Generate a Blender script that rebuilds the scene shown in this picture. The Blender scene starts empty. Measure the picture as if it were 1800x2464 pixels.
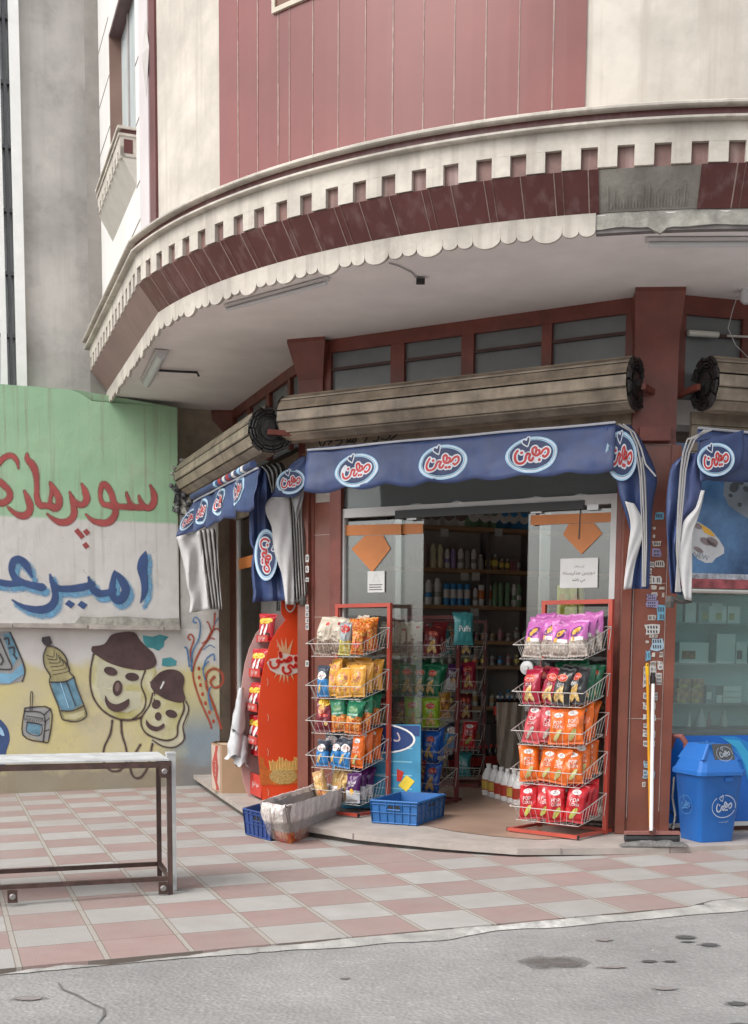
import bpy, bmesh, math, random
from mathutils import Vector, Matrix, noise as mnoise
from mathutils.geometry import tessellate_polygon
C = bpy.context.scene.collection
SC = bpy.context.scene
rad = math.radians
# ------------------------------------------------------------------ camera, world, sun, exposure
F_, PX, PY, PITCH, ROLL, CAMH, TH = 2955.4, 949.5, 1905.9, -.113, -.0098, 1.4224, .3535
RX = Matrix.Rotation(PITCH, 3, 'X'); RY = Matrix.Rotation(ROLL, 3, 'Y')
RC = RX @ RY
cd = bpy.data.cameras.new('camera'); cam = bpy.data.objects.new('camera', cd); C.objects.link(cam)
cam.matrix_world = Matrix.Translation((0, 0, CAMH)) @ (RC @ Matrix.Rotation(math.pi/2, 3, 'X')).to_4x4()
cd.sensor_fit = 'VERTICAL'; cd.sensor_height = 24; cd.sensor_width = 24; cd.lens = F_/2464*24
cd.shift_x = -(PX-900)/2464; cd.shift_y = (PY-1232)/2464; cd.clip_end = 500; cd.clip_start = .05
SC.camera = cam
SUN_EL, SUN_AZ = 50, 232          # azimuth measured from +Y clockwise (towards +X)
w = bpy.data.worlds.new('World'); SC.world = w; w.use_nodes = True
nt = w.node_tree; bg = nt.nodes['Background']
sky = nt.nodes.new('ShaderNodeTexSky'); sky.sky_type = 'NISHITA'; sky.sun_disc = False
sky.sun_elevation = rad(SUN_EL); sky.sun_rotation = rad(SUN_AZ); sky.air_density = 1.0; sky.dust_density = 4; sky.ozone_density = 1
hs = nt.nodes.new('ShaderNodeHueSaturation'); hs.inputs['Saturation'].default_value = .22
nt.links.new(sky.outputs[0], hs.inputs['Color']); nt.links.new(hs.outputs[0], bg.inputs[0])
bg.inputs[1].default_value = .15
sl = bpy.data.lights.new('sun', 'SUN'); sl.energy = .7; sl.angle = rad(32); sl.color = (1, .96, .9)
so = bpy.data.objects.new('sun', sl); C.objects.link(so)
sd = Vector((math.sin(rad(SUN_AZ))*math.cos(rad(SUN_EL)), math.cos(rad(SUN_AZ))*math.cos(rad(SUN_EL)), math.sin(rad(SUN_EL))))
so.rotation_euler = sd.to_track_quat('Z', 'Y').to_euler()
SC.view_settings.view_transform = 'Standard'; SC.view_settings.look = 'None'; SC.view_settings.gamma = 1
SC.view_settings.exposure = 0.82
SC.cycles.max_bounces = 8; SC.cycles.transparent_max_bounces = 12

# ------------------------------------------------------------------ pixel -> world helpers (photo pixels 1800x2464)
CO = Vector((0, 0, CAMH)); K = 1800/1652
def ray(x, y): return RC @ Vector(((x-PX)/F_, 1, (PY-y)/F_))
def atz(x, y, z):
    r = ray(x, y); return CO + r*((z-CAMH)/r.z)
GA, GB = .0175, -.0004
def gz(x, y): return GA*x + GB*(y-7)
def ground(x, y):
    r = ray(x, y); t = (-GB*7-CAMH)/(r.z-GA*r.x-GB*r.y); return CO + r*t
U = Vector((math.cos(TH), math.sin(TH), 0)); V = Vector((-math.sin(TH), math.cos(TH), 0)); Z = Vector((0, 0, 1))
class PL:                                   # vertical plane: point p, unit direction d (left->right seen from outside), outward normal n
    def __init__(s, p, q, off=0):
        p = Vector((p[0], p[1], 0)); q = Vector((q[0], q[1], 0)); s.d = (q-p).normalized()
        s.n = Vector((s.d.y, -s.d.x, 0)); s.p = p + s.n*off; s.base = p
    def off(s, o): return PL(s.base+s.n*o, s.base+s.n*o+s.d)
    def px(s, x, y, o=0):                   # photo pixel -> point on plane (offset o outward)
        r = ray(x, y); P = s.p + s.n*o
        return CO + r*(((P-CO).dot(s.n))/r.dot(s.n))
    def sz(s, x, y, o=0):
        a = s.px(x, y, o); return (a-s.p).dot(s.d), a.z
    def at(s, t, z, o=0): return s.p + s.d*t + s.n*o + Z*z
M = PL((-.594, 10.682), (1.732, 9.352)); L = PL((-1.7, 13.474), (-.864, 11.338)); R = PL((2.066, 9.287), (2.529, 9.414))
W = PL((-2.09, 13.38), (-2.09+U.x, 13.38+U.y))
SOF = 4.03; SLAB = .075
# ------------------------------------------------------------------ materials
MC = {}
def nd(t, ty, **kw):
    n = t.nodes.new(ty)
    for k, v in kw.items(): setattr(n, k, v)
    return n
def mat(name, col, rough=.6, var=.12, scale=6, bump=0, bscale=40, metal=0, streak=0, stcol=None, spec=.5, col2=None, dirt=0, coat=0):
    if name in MC: return MC[name]
    m = bpy.data.materials.new(name); m.use_nodes = True; t = m.node_tree; b = t.nodes['Principled BSDF']; lk = t.links.new
    tc = nd(t, 'ShaderNodeTexCoord'); 
    nz = nd(t, 'ShaderNodeTexNoise'); nz.inputs['Scale'].default_value = scale; nz.inputs['Detail'].default_value = 5; nz.inputs['Roughness'].default_value = .6
    lk(tc.outputs['Object'], nz.inputs['Vector'])
    mx = nd(t, 'ShaderNodeMix', data_type='RGBA')
    c1 = [max(0, c*(1-var)) for c in col]; c2 = [min(1, c*(1+var)) for c in (col2 or col)]
    mx.inputs[6].default_value = (*c1, 1); mx.inputs[7].default_value = (*c2, 1)
    mr = nd(t, 'ShaderNodeMapRange'); mr.inputs[1].default_value = .35; mr.inputs[2].default_value = .65
    lk(nz.outputs[0], mr.inputs[0]); lk(mr.outputs[0], mx.inputs[0]); out = mx.outputs[2]
    if streak:
        mp = nd(t, 'ShaderNodeMapping'); mp.inputs['Scale'].default_value = (9, 9, .5); lk(tc.outputs['Object'], mp.inputs[0])
        n2 = nd(t, 'ShaderNodeTexNoise'); n2.inputs['Scale'].default_value = 1.6; n2.inputs['Detail'].default_value = 6; lk(mp.outputs[0], n2.inputs['Vector'])
        r2 = nd(t, 'ShaderNodeMapRange'); r2.inputs[1].default_value = .5; r2.inputs[2].default_value = .75; r2.inputs[4].default_value = streak; lk(n2.outputs[0], r2.inputs[0])
        m2 = nd(t, 'ShaderNodeMix', data_type='RGBA'); m2.inputs[7].default_value = (*(stcol or [c*.45 for c in col]), 1)
        lk(r2.outputs[0], m2.inputs[0]); lk(out, m2.inputs[6]); out = m2.outputs[2]
    if dirt:
        n3 = nd(t, 'ShaderNodeTexNoise'); n3.inputs['Scale'].default_value = 2.3; n3.inputs['Detail'].default_value = 8; n3.inputs['Roughness'].default_value = .7; lk(tc.outputs['Object'], n3.inputs['Vector'])
        r3 = nd(t, 'ShaderNodeMapRange'); r3.inputs[1].default_value = .5; r3.inputs[2].default_value = .72; r3.inputs[4].default_value = dirt; lk(n3.outputs[0], r3.inputs[0])
        m3 = nd(t, 'ShaderNodeMix', data_type='RGBA'); m3.inputs[7].default_value = (.11, .09, .075, 1)
        lk(r3.outputs[0], m3.inputs[0]); lk(out, m3.inputs[6]); out = m3.outputs[2]
    lk(out, b.inputs['Base Color'])
    b.inputs['Roughness'].default_value = rough; b.inputs['Metallic'].default_value = metal; b.inputs['Specular IOR Level'].default_value = spec
    if coat: b.inputs['Coat Weight'].default_value = coat; b.inputs['Coat Roughness'].default_value = .15
    if bump:
        n4 = nd(t, 'ShaderNodeTexNoise'); n4.inputs['Scale'].default_value = bscale; n4.inputs['Detail'].default_value = 6; lk(tc.outputs['Object'], n4.inputs['Vector'])
        bp = nd(t, 'ShaderNodeBump'); bp.inputs['Strength'].default_value = min(1, bump); bp.inputs['Distance'].default_value = .01; lk(n4.outputs[0], bp.inputs['Height']); lk(bp.outputs[0], b.inputs['Normal'])
    MC[name] = m; return m
def cells(name, cols, scale, rough=.35):           # crumbly food print: voronoi cells in several colours
    if name in MC: return MC[name]
    m = bpy.data.materials.new(name); m.use_nodes = True; t = m.node_tree; b = t.nodes['Principled BSDF']
    tc = nd(t, 'ShaderNodeTexCoord'); v = nd(t, 'ShaderNodeTexVoronoi'); v.inputs['Scale'].default_value = scale
    t.links.new(tc.outputs['Object'], v.inputs['Vector']); sp = nd(t, 'ShaderNodeSeparateColor'); t.links.new(v.outputs['Color'], sp.inputs[0])
    cr = nd(t, 'ShaderNodeValToRGB'); cr.color_ramp.interpolation = 'CONSTANT'
    for i, c in enumerate(cols):
        e = cr.color_ramp.elements[i] if i < 2 else cr.color_ramp.elements.new(i/len(cols))
        e.position = i/len(cols); e.color = (*c, 1)
    t.links.new(sp.outputs[0], cr.inputs[0])
    r = nd(t, 'ShaderNodeMapRange'); r.inputs[1].default_value = .0; r.inputs[2].default_value = .9; r.inputs[3].default_value = 1.1; r.inputs[4].default_value = .5; t.links.new(v.outputs['Distance'], r.inputs[0])
    mm = nd(t, 'ShaderNodeVectorMath', operation='SCALE'); t.links.new(cr.outputs[0], mm.inputs[0]); t.links.new(r.outputs[0], mm.inputs['Scale'])
    t.links.new(mm.outputs[0], b.inputs['Base Color']); b.inputs['Roughness'].default_value = rough
    MC[name] = m; return m
def glass(name, tint=(1, 1, 1), alpha=0.0, rough=.0, boost=1.0):
    if name in MC: return MC[name]
    m = bpy.data.materials.new(name); m.use_nodes = True; t = m.node_tree; t.nodes.clear(); lk = t.links.new
    o = nd(t, 'ShaderNodeOutputMaterial'); tr = nd(t, 'ShaderNodeBsdfTransparent'); tr.inputs[0].default_value = (*tint, 1)
    gl = nd(t, 'ShaderNodeBsdfGlossy'); gl.inputs['Roughness'].default_value = rough; df = nd(t, 'ShaderNodeBsdfDiffuse'); df.inputs[0].default_value = (.5, .55, .55, 1)
    fr = nd(t, 'ShaderNodeFresnel'); fr.inputs[0].default_value = 1.5; mu = nd(t, 'ShaderNodeMath', operation='MULTIPLY'); mu.inputs[1].default_value = boost; mu.use_clamp = True
    lk(fr.outputs[0], mu.inputs[0]); a = nd(t, 'ShaderNodeMixShader'); a.inputs[0].default_value = alpha; lk(tr.outputs[0], a.inputs[1]); lk(df.outputs[0], a.inputs[2])
    b = nd(t, 'ShaderNodeMixShader'); lk(mu.outputs[0], b.inputs[0]); lk(a.outputs[0], b.inputs[1]); lk(gl.outputs[0], b.inputs[2]); lk(b.outputs[0], o.inputs[0])
    MC[name] = m; return m
def veil(name, col, alpha):                        # thin see-through layer of paint, oil or dust
    if name in MC: return MC[name]
    m = bpy.data.materials.new(name); m.use_nodes = True; t = m.node_tree; b = t.nodes['Principled BSDF']; b.inputs['Base Color'].default_value = (*col, 1); b.inputs['Roughness'].default_value = .8
    tr = nd(t, 'ShaderNodeBsdfTransparent'); mx = nd(t, 'ShaderNodeMixShader'); tc = nd(t, 'ShaderNodeTexCoord'); n = nd(t, 'ShaderNodeTexNoise'); n.inputs['Scale'].default_value = 14; n.inputs['Detail'].default_value = 6; t.links.new(tc.outputs['Object'], n.inputs[0])
    mr = nd(t, 'ShaderNodeMapRange'); mr.inputs[1].default_value = .3; mr.inputs[2].default_value = .7; mr.inputs[3].default_value = alpha*.4; mr.inputs[4].default_value = min(1, alpha*1.5); t.links.new(n.outputs[0], mr.inputs[0]); t.links.new(mr.outputs[0], mx.inputs[0])
    t.links.new(tr.outputs[0], mx.inputs[1]); t.links.new(b.outputs[0], mx.inputs[2]); t.links.new(mx.outputs[0], t.nodes['Material Output'].inputs[0]); MC[name] = m; return m
# ------------------------------------------------------------------ mesh builder
class MB:
    def __init__(s): s.v = []; s.f = []; s.m = []; s.mats = []
    def mi(s, m):
        if m not in s.mats: s.mats.append(m)
        return s.mats.index(m)
    def add(s, vs, fs, m):
        o = len(s.v); k = s.mi(m); s.v += [Vector(v) for v in vs]
        for f in fs: s.f.append([o+i for i in f]); s.m.append(k)
    def box(s, c, sx, sy, sz, m, ax=None, ay=None, az=None):   # centre, full sizes, axes
        ax = ax or Vector((1, 0, 0)); ay = ay or Vector((0, 1, 0)); az = az or Z; c = Vector(c)
        vs = [c + ax*(sx/2*i) + ay*(sy/2*j) + az*(sz/2*k) for k in (-1, 1) for j in (-1, 1) for i in (-1, 1)]
        s.add(vs, [(0, 2, 3, 1), (4, 5, 7, 6), (0, 1, 5, 4), (2, 6, 7, 3), (0, 4, 6, 2), (1, 3, 7, 5)], m)
    def pbox(s, pl, t0, t1, z0, z1, o0, o1, m):                # box on a wall plane
        c = pl.at((t0+t1)/2, (z0+z1)/2, (o0+o1)/2); s.box(c, abs(t1-t0), abs(o1-o0), abs(z1-z0), m, pl.d, pl.n)
    def tube(s, pts, r, m, n=6, closed=False, cap=True):
        pts = [Vector(p) for p in pts]; N = len(pts); rings = []
        up = None
        for i, p in enumerate(pts):
            if closed: t = pts[(i+1) % N]-pts[i-1]
            else: t = pts[min(i+1, N-1)]-pts[max(i-1, 0)]
            t.normalize()
            if up is None or abs(up.dot(t)) > .95: up = Z if abs(t.z) < .9 else Vector((1, 0, 0))
            a = t.cross(up).normalized(); b = a.cross(t); up = b
            rr = r[i] if isinstance(r, (list, tuple)) else r
            rings.append([p + a*math.cos(2*math.pi*k/n)*rr + b*math.sin(2*math.pi*k/n)*rr for k in range(n)])
        vs = [q for g in rings for q in g]; fs = []
        for i in range(N if closed else N-1):
            j = (i+1) % N
            for k in range(n): fs.append((i*n+k, i*n+(k+1) % n, j*n+(k+1) % n, j*n+k))
        if cap and not closed: fs += [tuple(range(n))[::-1], tuple(range((N-1)*n, N*n))]
        s.add(vs, fs, m)
    def lathe(s, c, prof, m, n=14, ax=Z, mats=None):           # prof: (r, h) list; mats: material per band
        c = Vector(c); a = Vector((1, 0, 0)) if abs(ax.x) < .9 else Vector((0, 1, 0)); a = ax.cross(a).normalized(); b = ax.cross(a)
        o = len(s.v)
        for r, h in prof:
            for k in range(n): s.v.append(c + ax*h + a*(math.cos(2*math.pi*k/n)*r) + b*(math.sin(2*math.pi*k/n)*r))
        for i in range(len(prof)-1):
            mm = s.mi(mats[i] if mats else m)
            for k in range(n): s.f.append([o+i*n+k, o+i*n+(k+1) % n, o+(i+1)*n+(k+1) % n, o+(i+1)*n+k]); s.m.append(mm)
        s.f.append([o+k for k in range(n)][::-1]); s.m.append(s.mi(mats[0] if mats else m))
        s.f.append([o+(len(prof)-1)*n+k for k in range(n)]); s.m.append(s.mi(mats[-1] if mats else m))
    def grid(s, fn, nu, nv, m, mf=None):                       # fn(u,v in 0..1)
        o = len(s.v)
        for j in range(nv+1):
            for i in range(nu+1): s.v.append(Vector(fn(i/nu, j/nv)))
        for j in range(nv):
            for i in range(nu):
                a = o+j*(nu+1)+i; s.f.append([a, a+1, a+nu+2, a+nu+1]); s.m.append(s.mi(mf(i/nu, j/nv) if mf else m))
    def poly(s, pts, m, thick=None, nrm=None):                 # flat polygon (can be concave), optional thickness along nrm
        pts = [Vector(p) for p in pts]
        tri = tessellate_polygon([pts])
        if thick is None: s.add(pts, tri, m); return
        n = len(pts); back = [p - nrm*thick for p in pts]
        s.add(pts+back, list(tri)+[tuple(i+n for i in t[::-1]) for t in tri]+[(i, (i+1) % n, n+(i+1) % n, n+i) for i in range(n)], m)
    def build(s, name, parent=None, smooth=False, base=None, weld=False):
        if base is None:
            if parent is not None: base = Vector(parent['_o'])
            else:
                xs = [v.x for v in s.v]; ys = [v.y for v in s.v]; zs = [v.z for v in s.v]
                base = Vector(((min(xs)+max(xs))/2, (min(ys)+max(ys))/2, min(zs)))
        me = bpy.data.meshes.new(name); me.from_pydata([tuple(v-base) for v in s.v], [], s.f)
        for m in s.mats: me.materials.append(m)
        me.polygons.foreach_set('material_index', s.m)
        me.validate(); me.update()
        bm = bmesh.new(); bm.from_mesh(me)
        if weld: bmesh.ops.remove_doubles(bm, verts=bm.verts, dist=1e-4)
        if not s.flat: bmesh.ops.recalc_face_normals(bm, faces=bm.faces)
        bm.to_mesh(me); bm.free()
        if smooth:
            me.polygons.foreach_set('use_smooth', [True]*len(me.polygons))
            try: me.set_sharp_from_angle(angle=rad(40))
            except Exception: pass
        o = bpy.data.objects.new(name, me); C.objects.link(o); o['_o'] = tuple(base)
        if parent is not None: o.parent = parent; o.location = base - Vector(parent['_o'])
        else: o.location = base
        return o
    flat = False
def tag(o, label=None, cat=None, group=None, kind=None):
    if label: o['label'] = label
    if cat: o['category'] = cat
    if group: o['group'] = group
    if kind: o['kind'] = kind
    return o
def thing(name, label, cat, loc, group=None):
    o = bpy.data.objects.new(name, None); C.objects.link(o); o.location = loc; o['_o'] = tuple(loc); o.empty_display_size = .1
    return tag(o, label, cat, group)
# ------------------------------------------------------------------ text and brush strokes -> (points2d, tris)
TC = {}
def text2d(txt, ar=False):
    """outline of a line of text centred on 0,0 with height about 1; Arabic letters are given as presentation forms in reading order"""
    key = (txt, ar)
    if key in TC: return TC[key]
    c = bpy.data.curves.new('t', 'FONT'); c.body = txt[::-1] if ar else txt; c.align_x = 'CENTER'; c.resolution_u = 2; c.size = 1
    o = bpy.data.objects.new('t', c); C.objects.link(o)
    dg = bpy.context.evaluated_depsgraph_get(); me = bpy.data.meshes.new_from_object(o.evaluated_get(dg))
    bm = bmesh.new(); bm.from_mesh(me); bmesh.ops.triangulate(bm, faces=bm.faces)
    vs = [(v.co.x, v.co.y) for v in bm.verts]; fs = [tuple(v.index for v in f.verts) for f in bm.faces]; bm.free()
    bpy.data.objects.remove(o); bpy.data.curves.remove(c); bpy.data.meshes.remove(me)
    if vs:
        x0 = min(v[0] for v in vs); x1 = max(v[0] for v in vs); y0 = min(v[1] for v in vs); y1 = max(v[1] for v in vs)
        vs = [(v[0]-(x0+x1)/2, v[1]-(y0+y1)/2) for v in vs]; TC[key] = (vs, fs, x1-x0, y1-y0)
    else: TC[key] = ([], [], 1, 1)
    return TC[key]
def spline(pts, n=4):                                # Catmull-Rom through (x,y,w)
    out = []
    P = [tuple(pts[0])]+[tuple(p) for p in pts]+[tuple(pts[-1])]
    for i in range(1, len(P)-2):
        for k in range(n):
            t = k/n
            out.append(tuple(.5*((2*P[i][a])+(-P[i-1][a]+P[i+1][a])*t+(2*P[i-1][a]-5*P[i][a]+4*P[i+1][a]-P[i+2][a])*t*t+(-P[i-1][a]+3*P[i][a]-3*P[i+1][a]+P[i+2][a])*t**3) for a in range(len(P[0]))))
    out.append(P[-2]); return out
def stroke(pts, wd=None, grow=0, n=4):               # -> list of convex-ish quads + round caps, 2-D
    p = spline([(*q[:2], (q[2] if len(q) > 2 else wd)) for q in pts], n); vs = []; fs = []
    for i, (x, y, w_) in enumerate(p):
        a = p[max(i-1, 0)]; b = p[min(i+1, len(p)-1)]; dx, dy = b[0]-a[0], b[1]-a[1]; l = math.hypot(dx, dy) or 1
        h = max(w_, .001)/2+grow; nx, ny = -dy/l*h, dx/l*h; vs += [(x+nx, y+ny), (x-nx, y-ny)]
    for i in range(len(p)-1): fs.append((2*i, 2*i+1, 2*i+3, 2*i+2))
    for e in (0, len(p)-1):
        x, y, w_ = p[e]; h = max(w_, .001)/2+grow; o = len(vs)
        if h > .004: vs += [(x+math.cos(k*math.pi/4)*h, y+math.sin(k*math.pi/4)*h) for k in range(8)]; fs.append(tuple(range(o, o+8)))
    return vs, fs
def ell(cx, cy, rx, ry, rot=0, n=20):
    c, s_ = math.cos(rot), math.sin(rot)
    return [(cx+rx*math.cos(2*math.pi*k/n)*c-ry*math.sin(2*math.pi*k/n)*s_, cy+rx*math.cos(2*math.pi*k/n)*s_+ry*math.sin(2*math.pi*k/n)*c) for k in range(n)]
def elf(cx, cy, rx, ry, n=32, rings=6):
    vs = [(cx, cy)]
    for q in range(1, rings+1): vs += [(cx+rx*q/rings*math.cos(2*math.pi*k/n), cy+ry*q/rings*math.sin(2*math.pi*k/n)) for k in range(n)]
    fs = [(0, 1+k, 1+(k+1) % n) for k in range(n)]
    for q in range(rings-1): fs += [(1+q*n+k, 1+(q+1)*n+k, 1+(q+1)*n+(k+1) % n, 1+q*n+(k+1) % n) for k in range(n)]
    return vs, fs
def polyf(pts):
    return pts, [tuple(t) for t in tessellate_polygon([[Vector((p[0], p[1], 0)) for p in pts]])]
def paint(mb, shape, fn, m):                          # shape=(vs2d,fs) mapped through fn(x,y)->Vector
    vs, fs = shape[:2]; mb.add([fn(*v[:2]) for v in vs], fs, m)
# the looping word mark in an oval, unit = oval half width; returns layers
_LS = lambda pts: [((x-840)/490, (875-y)/490) for x, y in pts]
LOGO = [_LS([(580, 790), (545, 860), (545, 960), (590, 1025), (660, 1030), (720, 985), (738, 900), (760, 860)]),
        _LS([(760, 860), (815, 872), (798, 940), (812, 985), (850, 985), (875, 940)]),
        _LS([(922, 850), (925, 770), (890, 740), (855, 780), (868, 860), (920, 900), (980, 885), (988, 815), (965, 800)]),
        _LS([(965, 880), (1020, 870), (1060, 810), (1120, 780), (1160, 830), (1145, 900), (1090, 940), (1062, 915)])]
LDOT = _LS([(655, 832), (930, 990), (990, 985)])
HEART = _LS([(755, 720), (700, 690), (640, 640), (640, 590), (680, 570), (715, 590), (730, 540), (775, 530), (780, 600), (770, 660), (755, 720)])
def logo(mb, fn, white, red, lblue, navy, mono=False, dz=.0):
    e = .0012
    f = lambda k: (lambda x, y: fn(x, y, .0015+k*e))
    if not mono:
        paint(mb, elf(0, 0, 1, .71), f(0), lblue); paint(mb, elf(.01, .0, .95, .66), f(1), white)
        paint(mb, elf(.0, .01, .89, .61), f(2), MC['teal_print']); paint(mb, elf(.01, .01, .87, .585), f(3), lblue); paint(mb, elf(.0, .01, .83, .56), f(4), navy)
        paint(mb, polyf([p for p in HEART[:-1]]), f(5), navy)
        paint(mb, stroke([(*p, .045) for p in HEART]), f(6), white)
        for s_ in LOGO: paint(mb, stroke(s_, .2), f(7), white)
        for d in LDOT: paint(mb, polyf(ell(*d, .115, .115, 0, 12)), f(7), white)
    else:
        arc = [(math.cos(a)*1, math.sin(a)*.71) for a in [math.radians(x) for x in range(130, 341, 14)]]; paint(mb, stroke([(*p, .05) for p in arc]), f(0), white)
        arc = [(math.cos(a)*1, math.sin(a)*.71) for a in [math.radians(x) for x in range(-8, 100, 12)]]; paint(mb, stroke([(*p, .05) for p in arc]), f(0), white)
        paint(mb, stroke([(*p, .05) for p in HEART]), f(1), white)
    for s_ in LOGO: paint(mb, stroke(s_, .095), f(8 if not mono else 1), red)
    for d in LDOT: paint(mb, polyf(ell(*d, .06, .06, 0, 12)), f(8 if not mono else 1), red)
# common paints
cream = mat('cream_stone', (.50, .462, .405), .8, .16, 3, .35, 25, streak=.7, stcol=(.32, .28, .24), dirt=.35)
redpan = mat('red_brown_panel', (.190, .050, .042), .25, .12, 1.2, 0, streak=.10, stcol=(.20, .09, .09), coat=.35)
maroon = mat('maroon_tile', (.115, .034, .032), .35, .2, 2, .1, 30, streak=.75, stcol=(.20, .12, .115))
redsteel = mat('red_brown_paint', (.175, .046, .032), .45, .22, 4, .15, 60, dirt=.25)
browntile = mat('brown_tile', (.185, .062, .042), .28, .15, 3, .05, 40, dirt=.15)
white_p = mat('white_print', (.78, .78, .76), .5, .04); black_p = mat('black_print', (.02, .02, .02), .5, .1)
mat('teal_print', (.08, .25, .33), .5, .1); lblue_p = mat('light_blue_print', (.35, .58, .78), .5, .1); navy_p = mat('navy_print', (.025, .04, .11), .5, .1); red_p = mat('red_print', (.45, .03, .03), .5, .1)
# ================================================================== GROUND
TI = Vector((-1.7126, 5.5143, 0)); T4 = .4
def tile(i, j, dz=0):
    p = TI + U*(i*T4) + V*(j*T4); return Vector((p.x, p.y, gz(p.x, p.y)+dz))
def paving():
    m = bpy.data.materials.new('paving_tiles'); m.use_nodes = True; t = m.node_tree; b = t.nodes['Principled BSDF']; lk = t.links.new
    def mth(op, a, c=None, d=None):
        n = nd(t, 'ShaderNodeMath', operation=op)
        for i, v in enumerate((a, c, d)):
            if v is None: continue
            if isinstance(v, (int, float)): n.inputs[i].default_value = v
            else: lk(v, n.inputs[i])
        return n.outputs[0]
    uv = nd(t, 'ShaderNodeUVMap'); sp = nd(t, 'ShaderNodeSeparateXYZ'); 
    wob = nd(t, 'ShaderNodeTexNoise'); wob.inputs['Scale'].default_value = 5; wob.inputs['Detail'].default_value = 3; lk(uv.outputs[0], wob.inputs[0])
    vs = nd(t, 'ShaderNodeVectorMath', operation='MULTIPLY_ADD'); lk(wob.outputs['Color'], vs.inputs[0]); vs.inputs[1].default_value = (.022,)*3; lk(uv.outputs[0], vs.inputs[2]); lk(vs.outputs[0], sp.inputs[0])
    x, y = sp.outputs[0], sp.outputs[1]; fx, fy = mth('FLOOR', x), mth('FLOOR', y)
    par = mth('MODULO', mth('ADD', mth('ADD', fx, fy), 200), 2)
    cv = nd(t, 'ShaderNodeCombineXYZ'); lk(fx, cv.inputs[0]); lk(fy, cv.inputs[1]); wn = nd(t, 'ShaderNodeTexWhiteNoise', noise_dimensions='2D'); lk(cv.outputs[0], wn.inputs[0])
    odd = mth('GREATER_THAN', wn.outputs[0], .975); par = mth('MULTIPLY', par, mth('SUBTRACT', 1, odd))
    mx = nd(t, 'ShaderNodeMix', data_type='RGBA'); mx.inputs[6].default_value = (.29, .182, .165, 1); mx.inputs[7].default_value = (.365, .358, .34, 1); lk(par, mx.inputs[0])
    br = mth('ADD', mth('MULTIPLY', wn.outputs[0], .16), .92)
    n1 = nd(t, 'ShaderNodeTexNoise'); n1.inputs['Scale'].default_value = 1.7; n1.inputs['Detail'].default_value = 8; n1.inputs['Roughness'].default_value = .65; lk(uv.outputs[0], n1.inputs[0])
    n2 = nd(t, 'ShaderNodeTexNoise'); n2.inputs['Scale'].default_value = 60; n2.inputs['Detail'].default_value = 3; lk(uv.outputs[0], n2.inputs[0])
    k = mth('MULTIPLY', br, mth('ADD', mth('MULTIPLY', n1.outputs[0], .5), .75)); k = mth('MULTIPLY', k, mth('ADD', mth('MULTIPLY', n2.outputs[0], .3), .85))
    sc = nd(t, 'ShaderNodeVectorMath', operation='SCALE'); lk(mx.outputs[2], sc.inputs[0]); lk(k, sc.inputs['Scale'])
    nd3 = nd(t, 'ShaderNodeTexNoise'); nd3.inputs['Scale'].default_value = .45; nd3.inputs['Detail'].default_value = 9; nd3.inputs['Roughness'].default_value = .7; lk(uv.outputs[0], nd3.inputs[0])
    dr = nd(t, 'ShaderNodeMapRange'); dr.inputs[1].default_value = .42; dr.inputs[2].default_value = .68; dr.inputs[3].default_value = .25; dr.inputs[4].default_value = .75; lk(nd3.outputs[0], dr.inputs[0])
    dm = nd(t, 'ShaderNodeMix', data_type='RGBA'); lk(dr.outputs[0], dm.inputs[0]); lk(sc.outputs[0], dm.inputs[6]); dm.inputs[7].default_value = (.29, .262, .245, 1); sc = type('o', (), {'outputs': [dm.outputs[2]]})
    # joints: wide double grout along i lines, thin dark joint along j lines
    dx = mth('ABSOLUTE', mth('SUBTRACT', mth('FRACT', mth('ADD', x, .5)), .5)); dy = mth('ABSOLUTE', mth('SUBTRACT', mth('FRACT', mth('ADD', y, .5)), .5))
    g1 = mth('LESS_THAN', dx, .042); g1a = mth('MULTIPLY', mth('GREATER_THAN', dx, .030), g1); g2 = mth('LESS_THAN', dy, .011)
    m1 = nd(t, 'ShaderNodeMix', data_type='RGBA'); lk(g1, m1.inputs[0]); lk(sc.outputs[0], m1.inputs[6]); m1.inputs[7].default_value = (.33, .305, .27, 1)
    m2 = nd(t, 'ShaderNodeMix', data_type='RGBA'); lk(mth('MAXIMUM', g1a, g2), m2.inputs[0]); lk(m1.outputs[2], m2.inputs[6]); m2.inputs[7].default_value = (.17, .14, .12, 1)
    lk(m2.outputs[2], b.inputs['Base Color']); b.inputs['Roughness'].default_value = .8
    wv = nd(t, 'ShaderNodeTexWave'); wv.inputs['Scale'].default_value = 9; wv.inputs['Distortion'].default_value = 5; wv.inputs['Detail'].default_value = 1; lk(uv.outputs[0], wv.inputs[0])
    h = mth('SUBTRACT', mth('MULTIPLY', wv.outputs[0], .12), mth('MULTIPLY', mth('MAXIMUM', g1, g2), 1.0)); h = mth('ADD', h, mth('MULTIPLY', n2.outputs[0], .3))
    bp = nd(t, 'ShaderNodeBump'); bp.inputs['Strength'].default_value = .5; bp.inputs['Distance'].default_value = .006; lk(h, bp.inputs['Height']); lk(bp.outputs[0], b.inputs['Normal'])
    return m
mb = MB(); PAVE = paving(); rnd = random.Random(3)
ii = [-60+.5*k for k in range(0, 241)]
edge = [0.0+.05*mnoise.noise(Vector((i*1.3, 0, 0)))+(.0 if i < 9.3 else .25) for i in ii]
for k in range(len(ii)-1):
    mb.add([tile(ii[k], edge[k]), tile(ii[k+1], edge[k+1]), tile(ii[k+1], 60), tile(ii[k], 60)], [(0, 1, 2, 3)], PAVE)
    mb.add([tile(ii[k], edge[k]), tile(ii[k+1], edge[k+1]), tile(ii[k+1], edge[k+1], -.06), tile(ii[k], edge[k], -.06)], [(0, 3, 2, 1)], PAVE)
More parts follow.
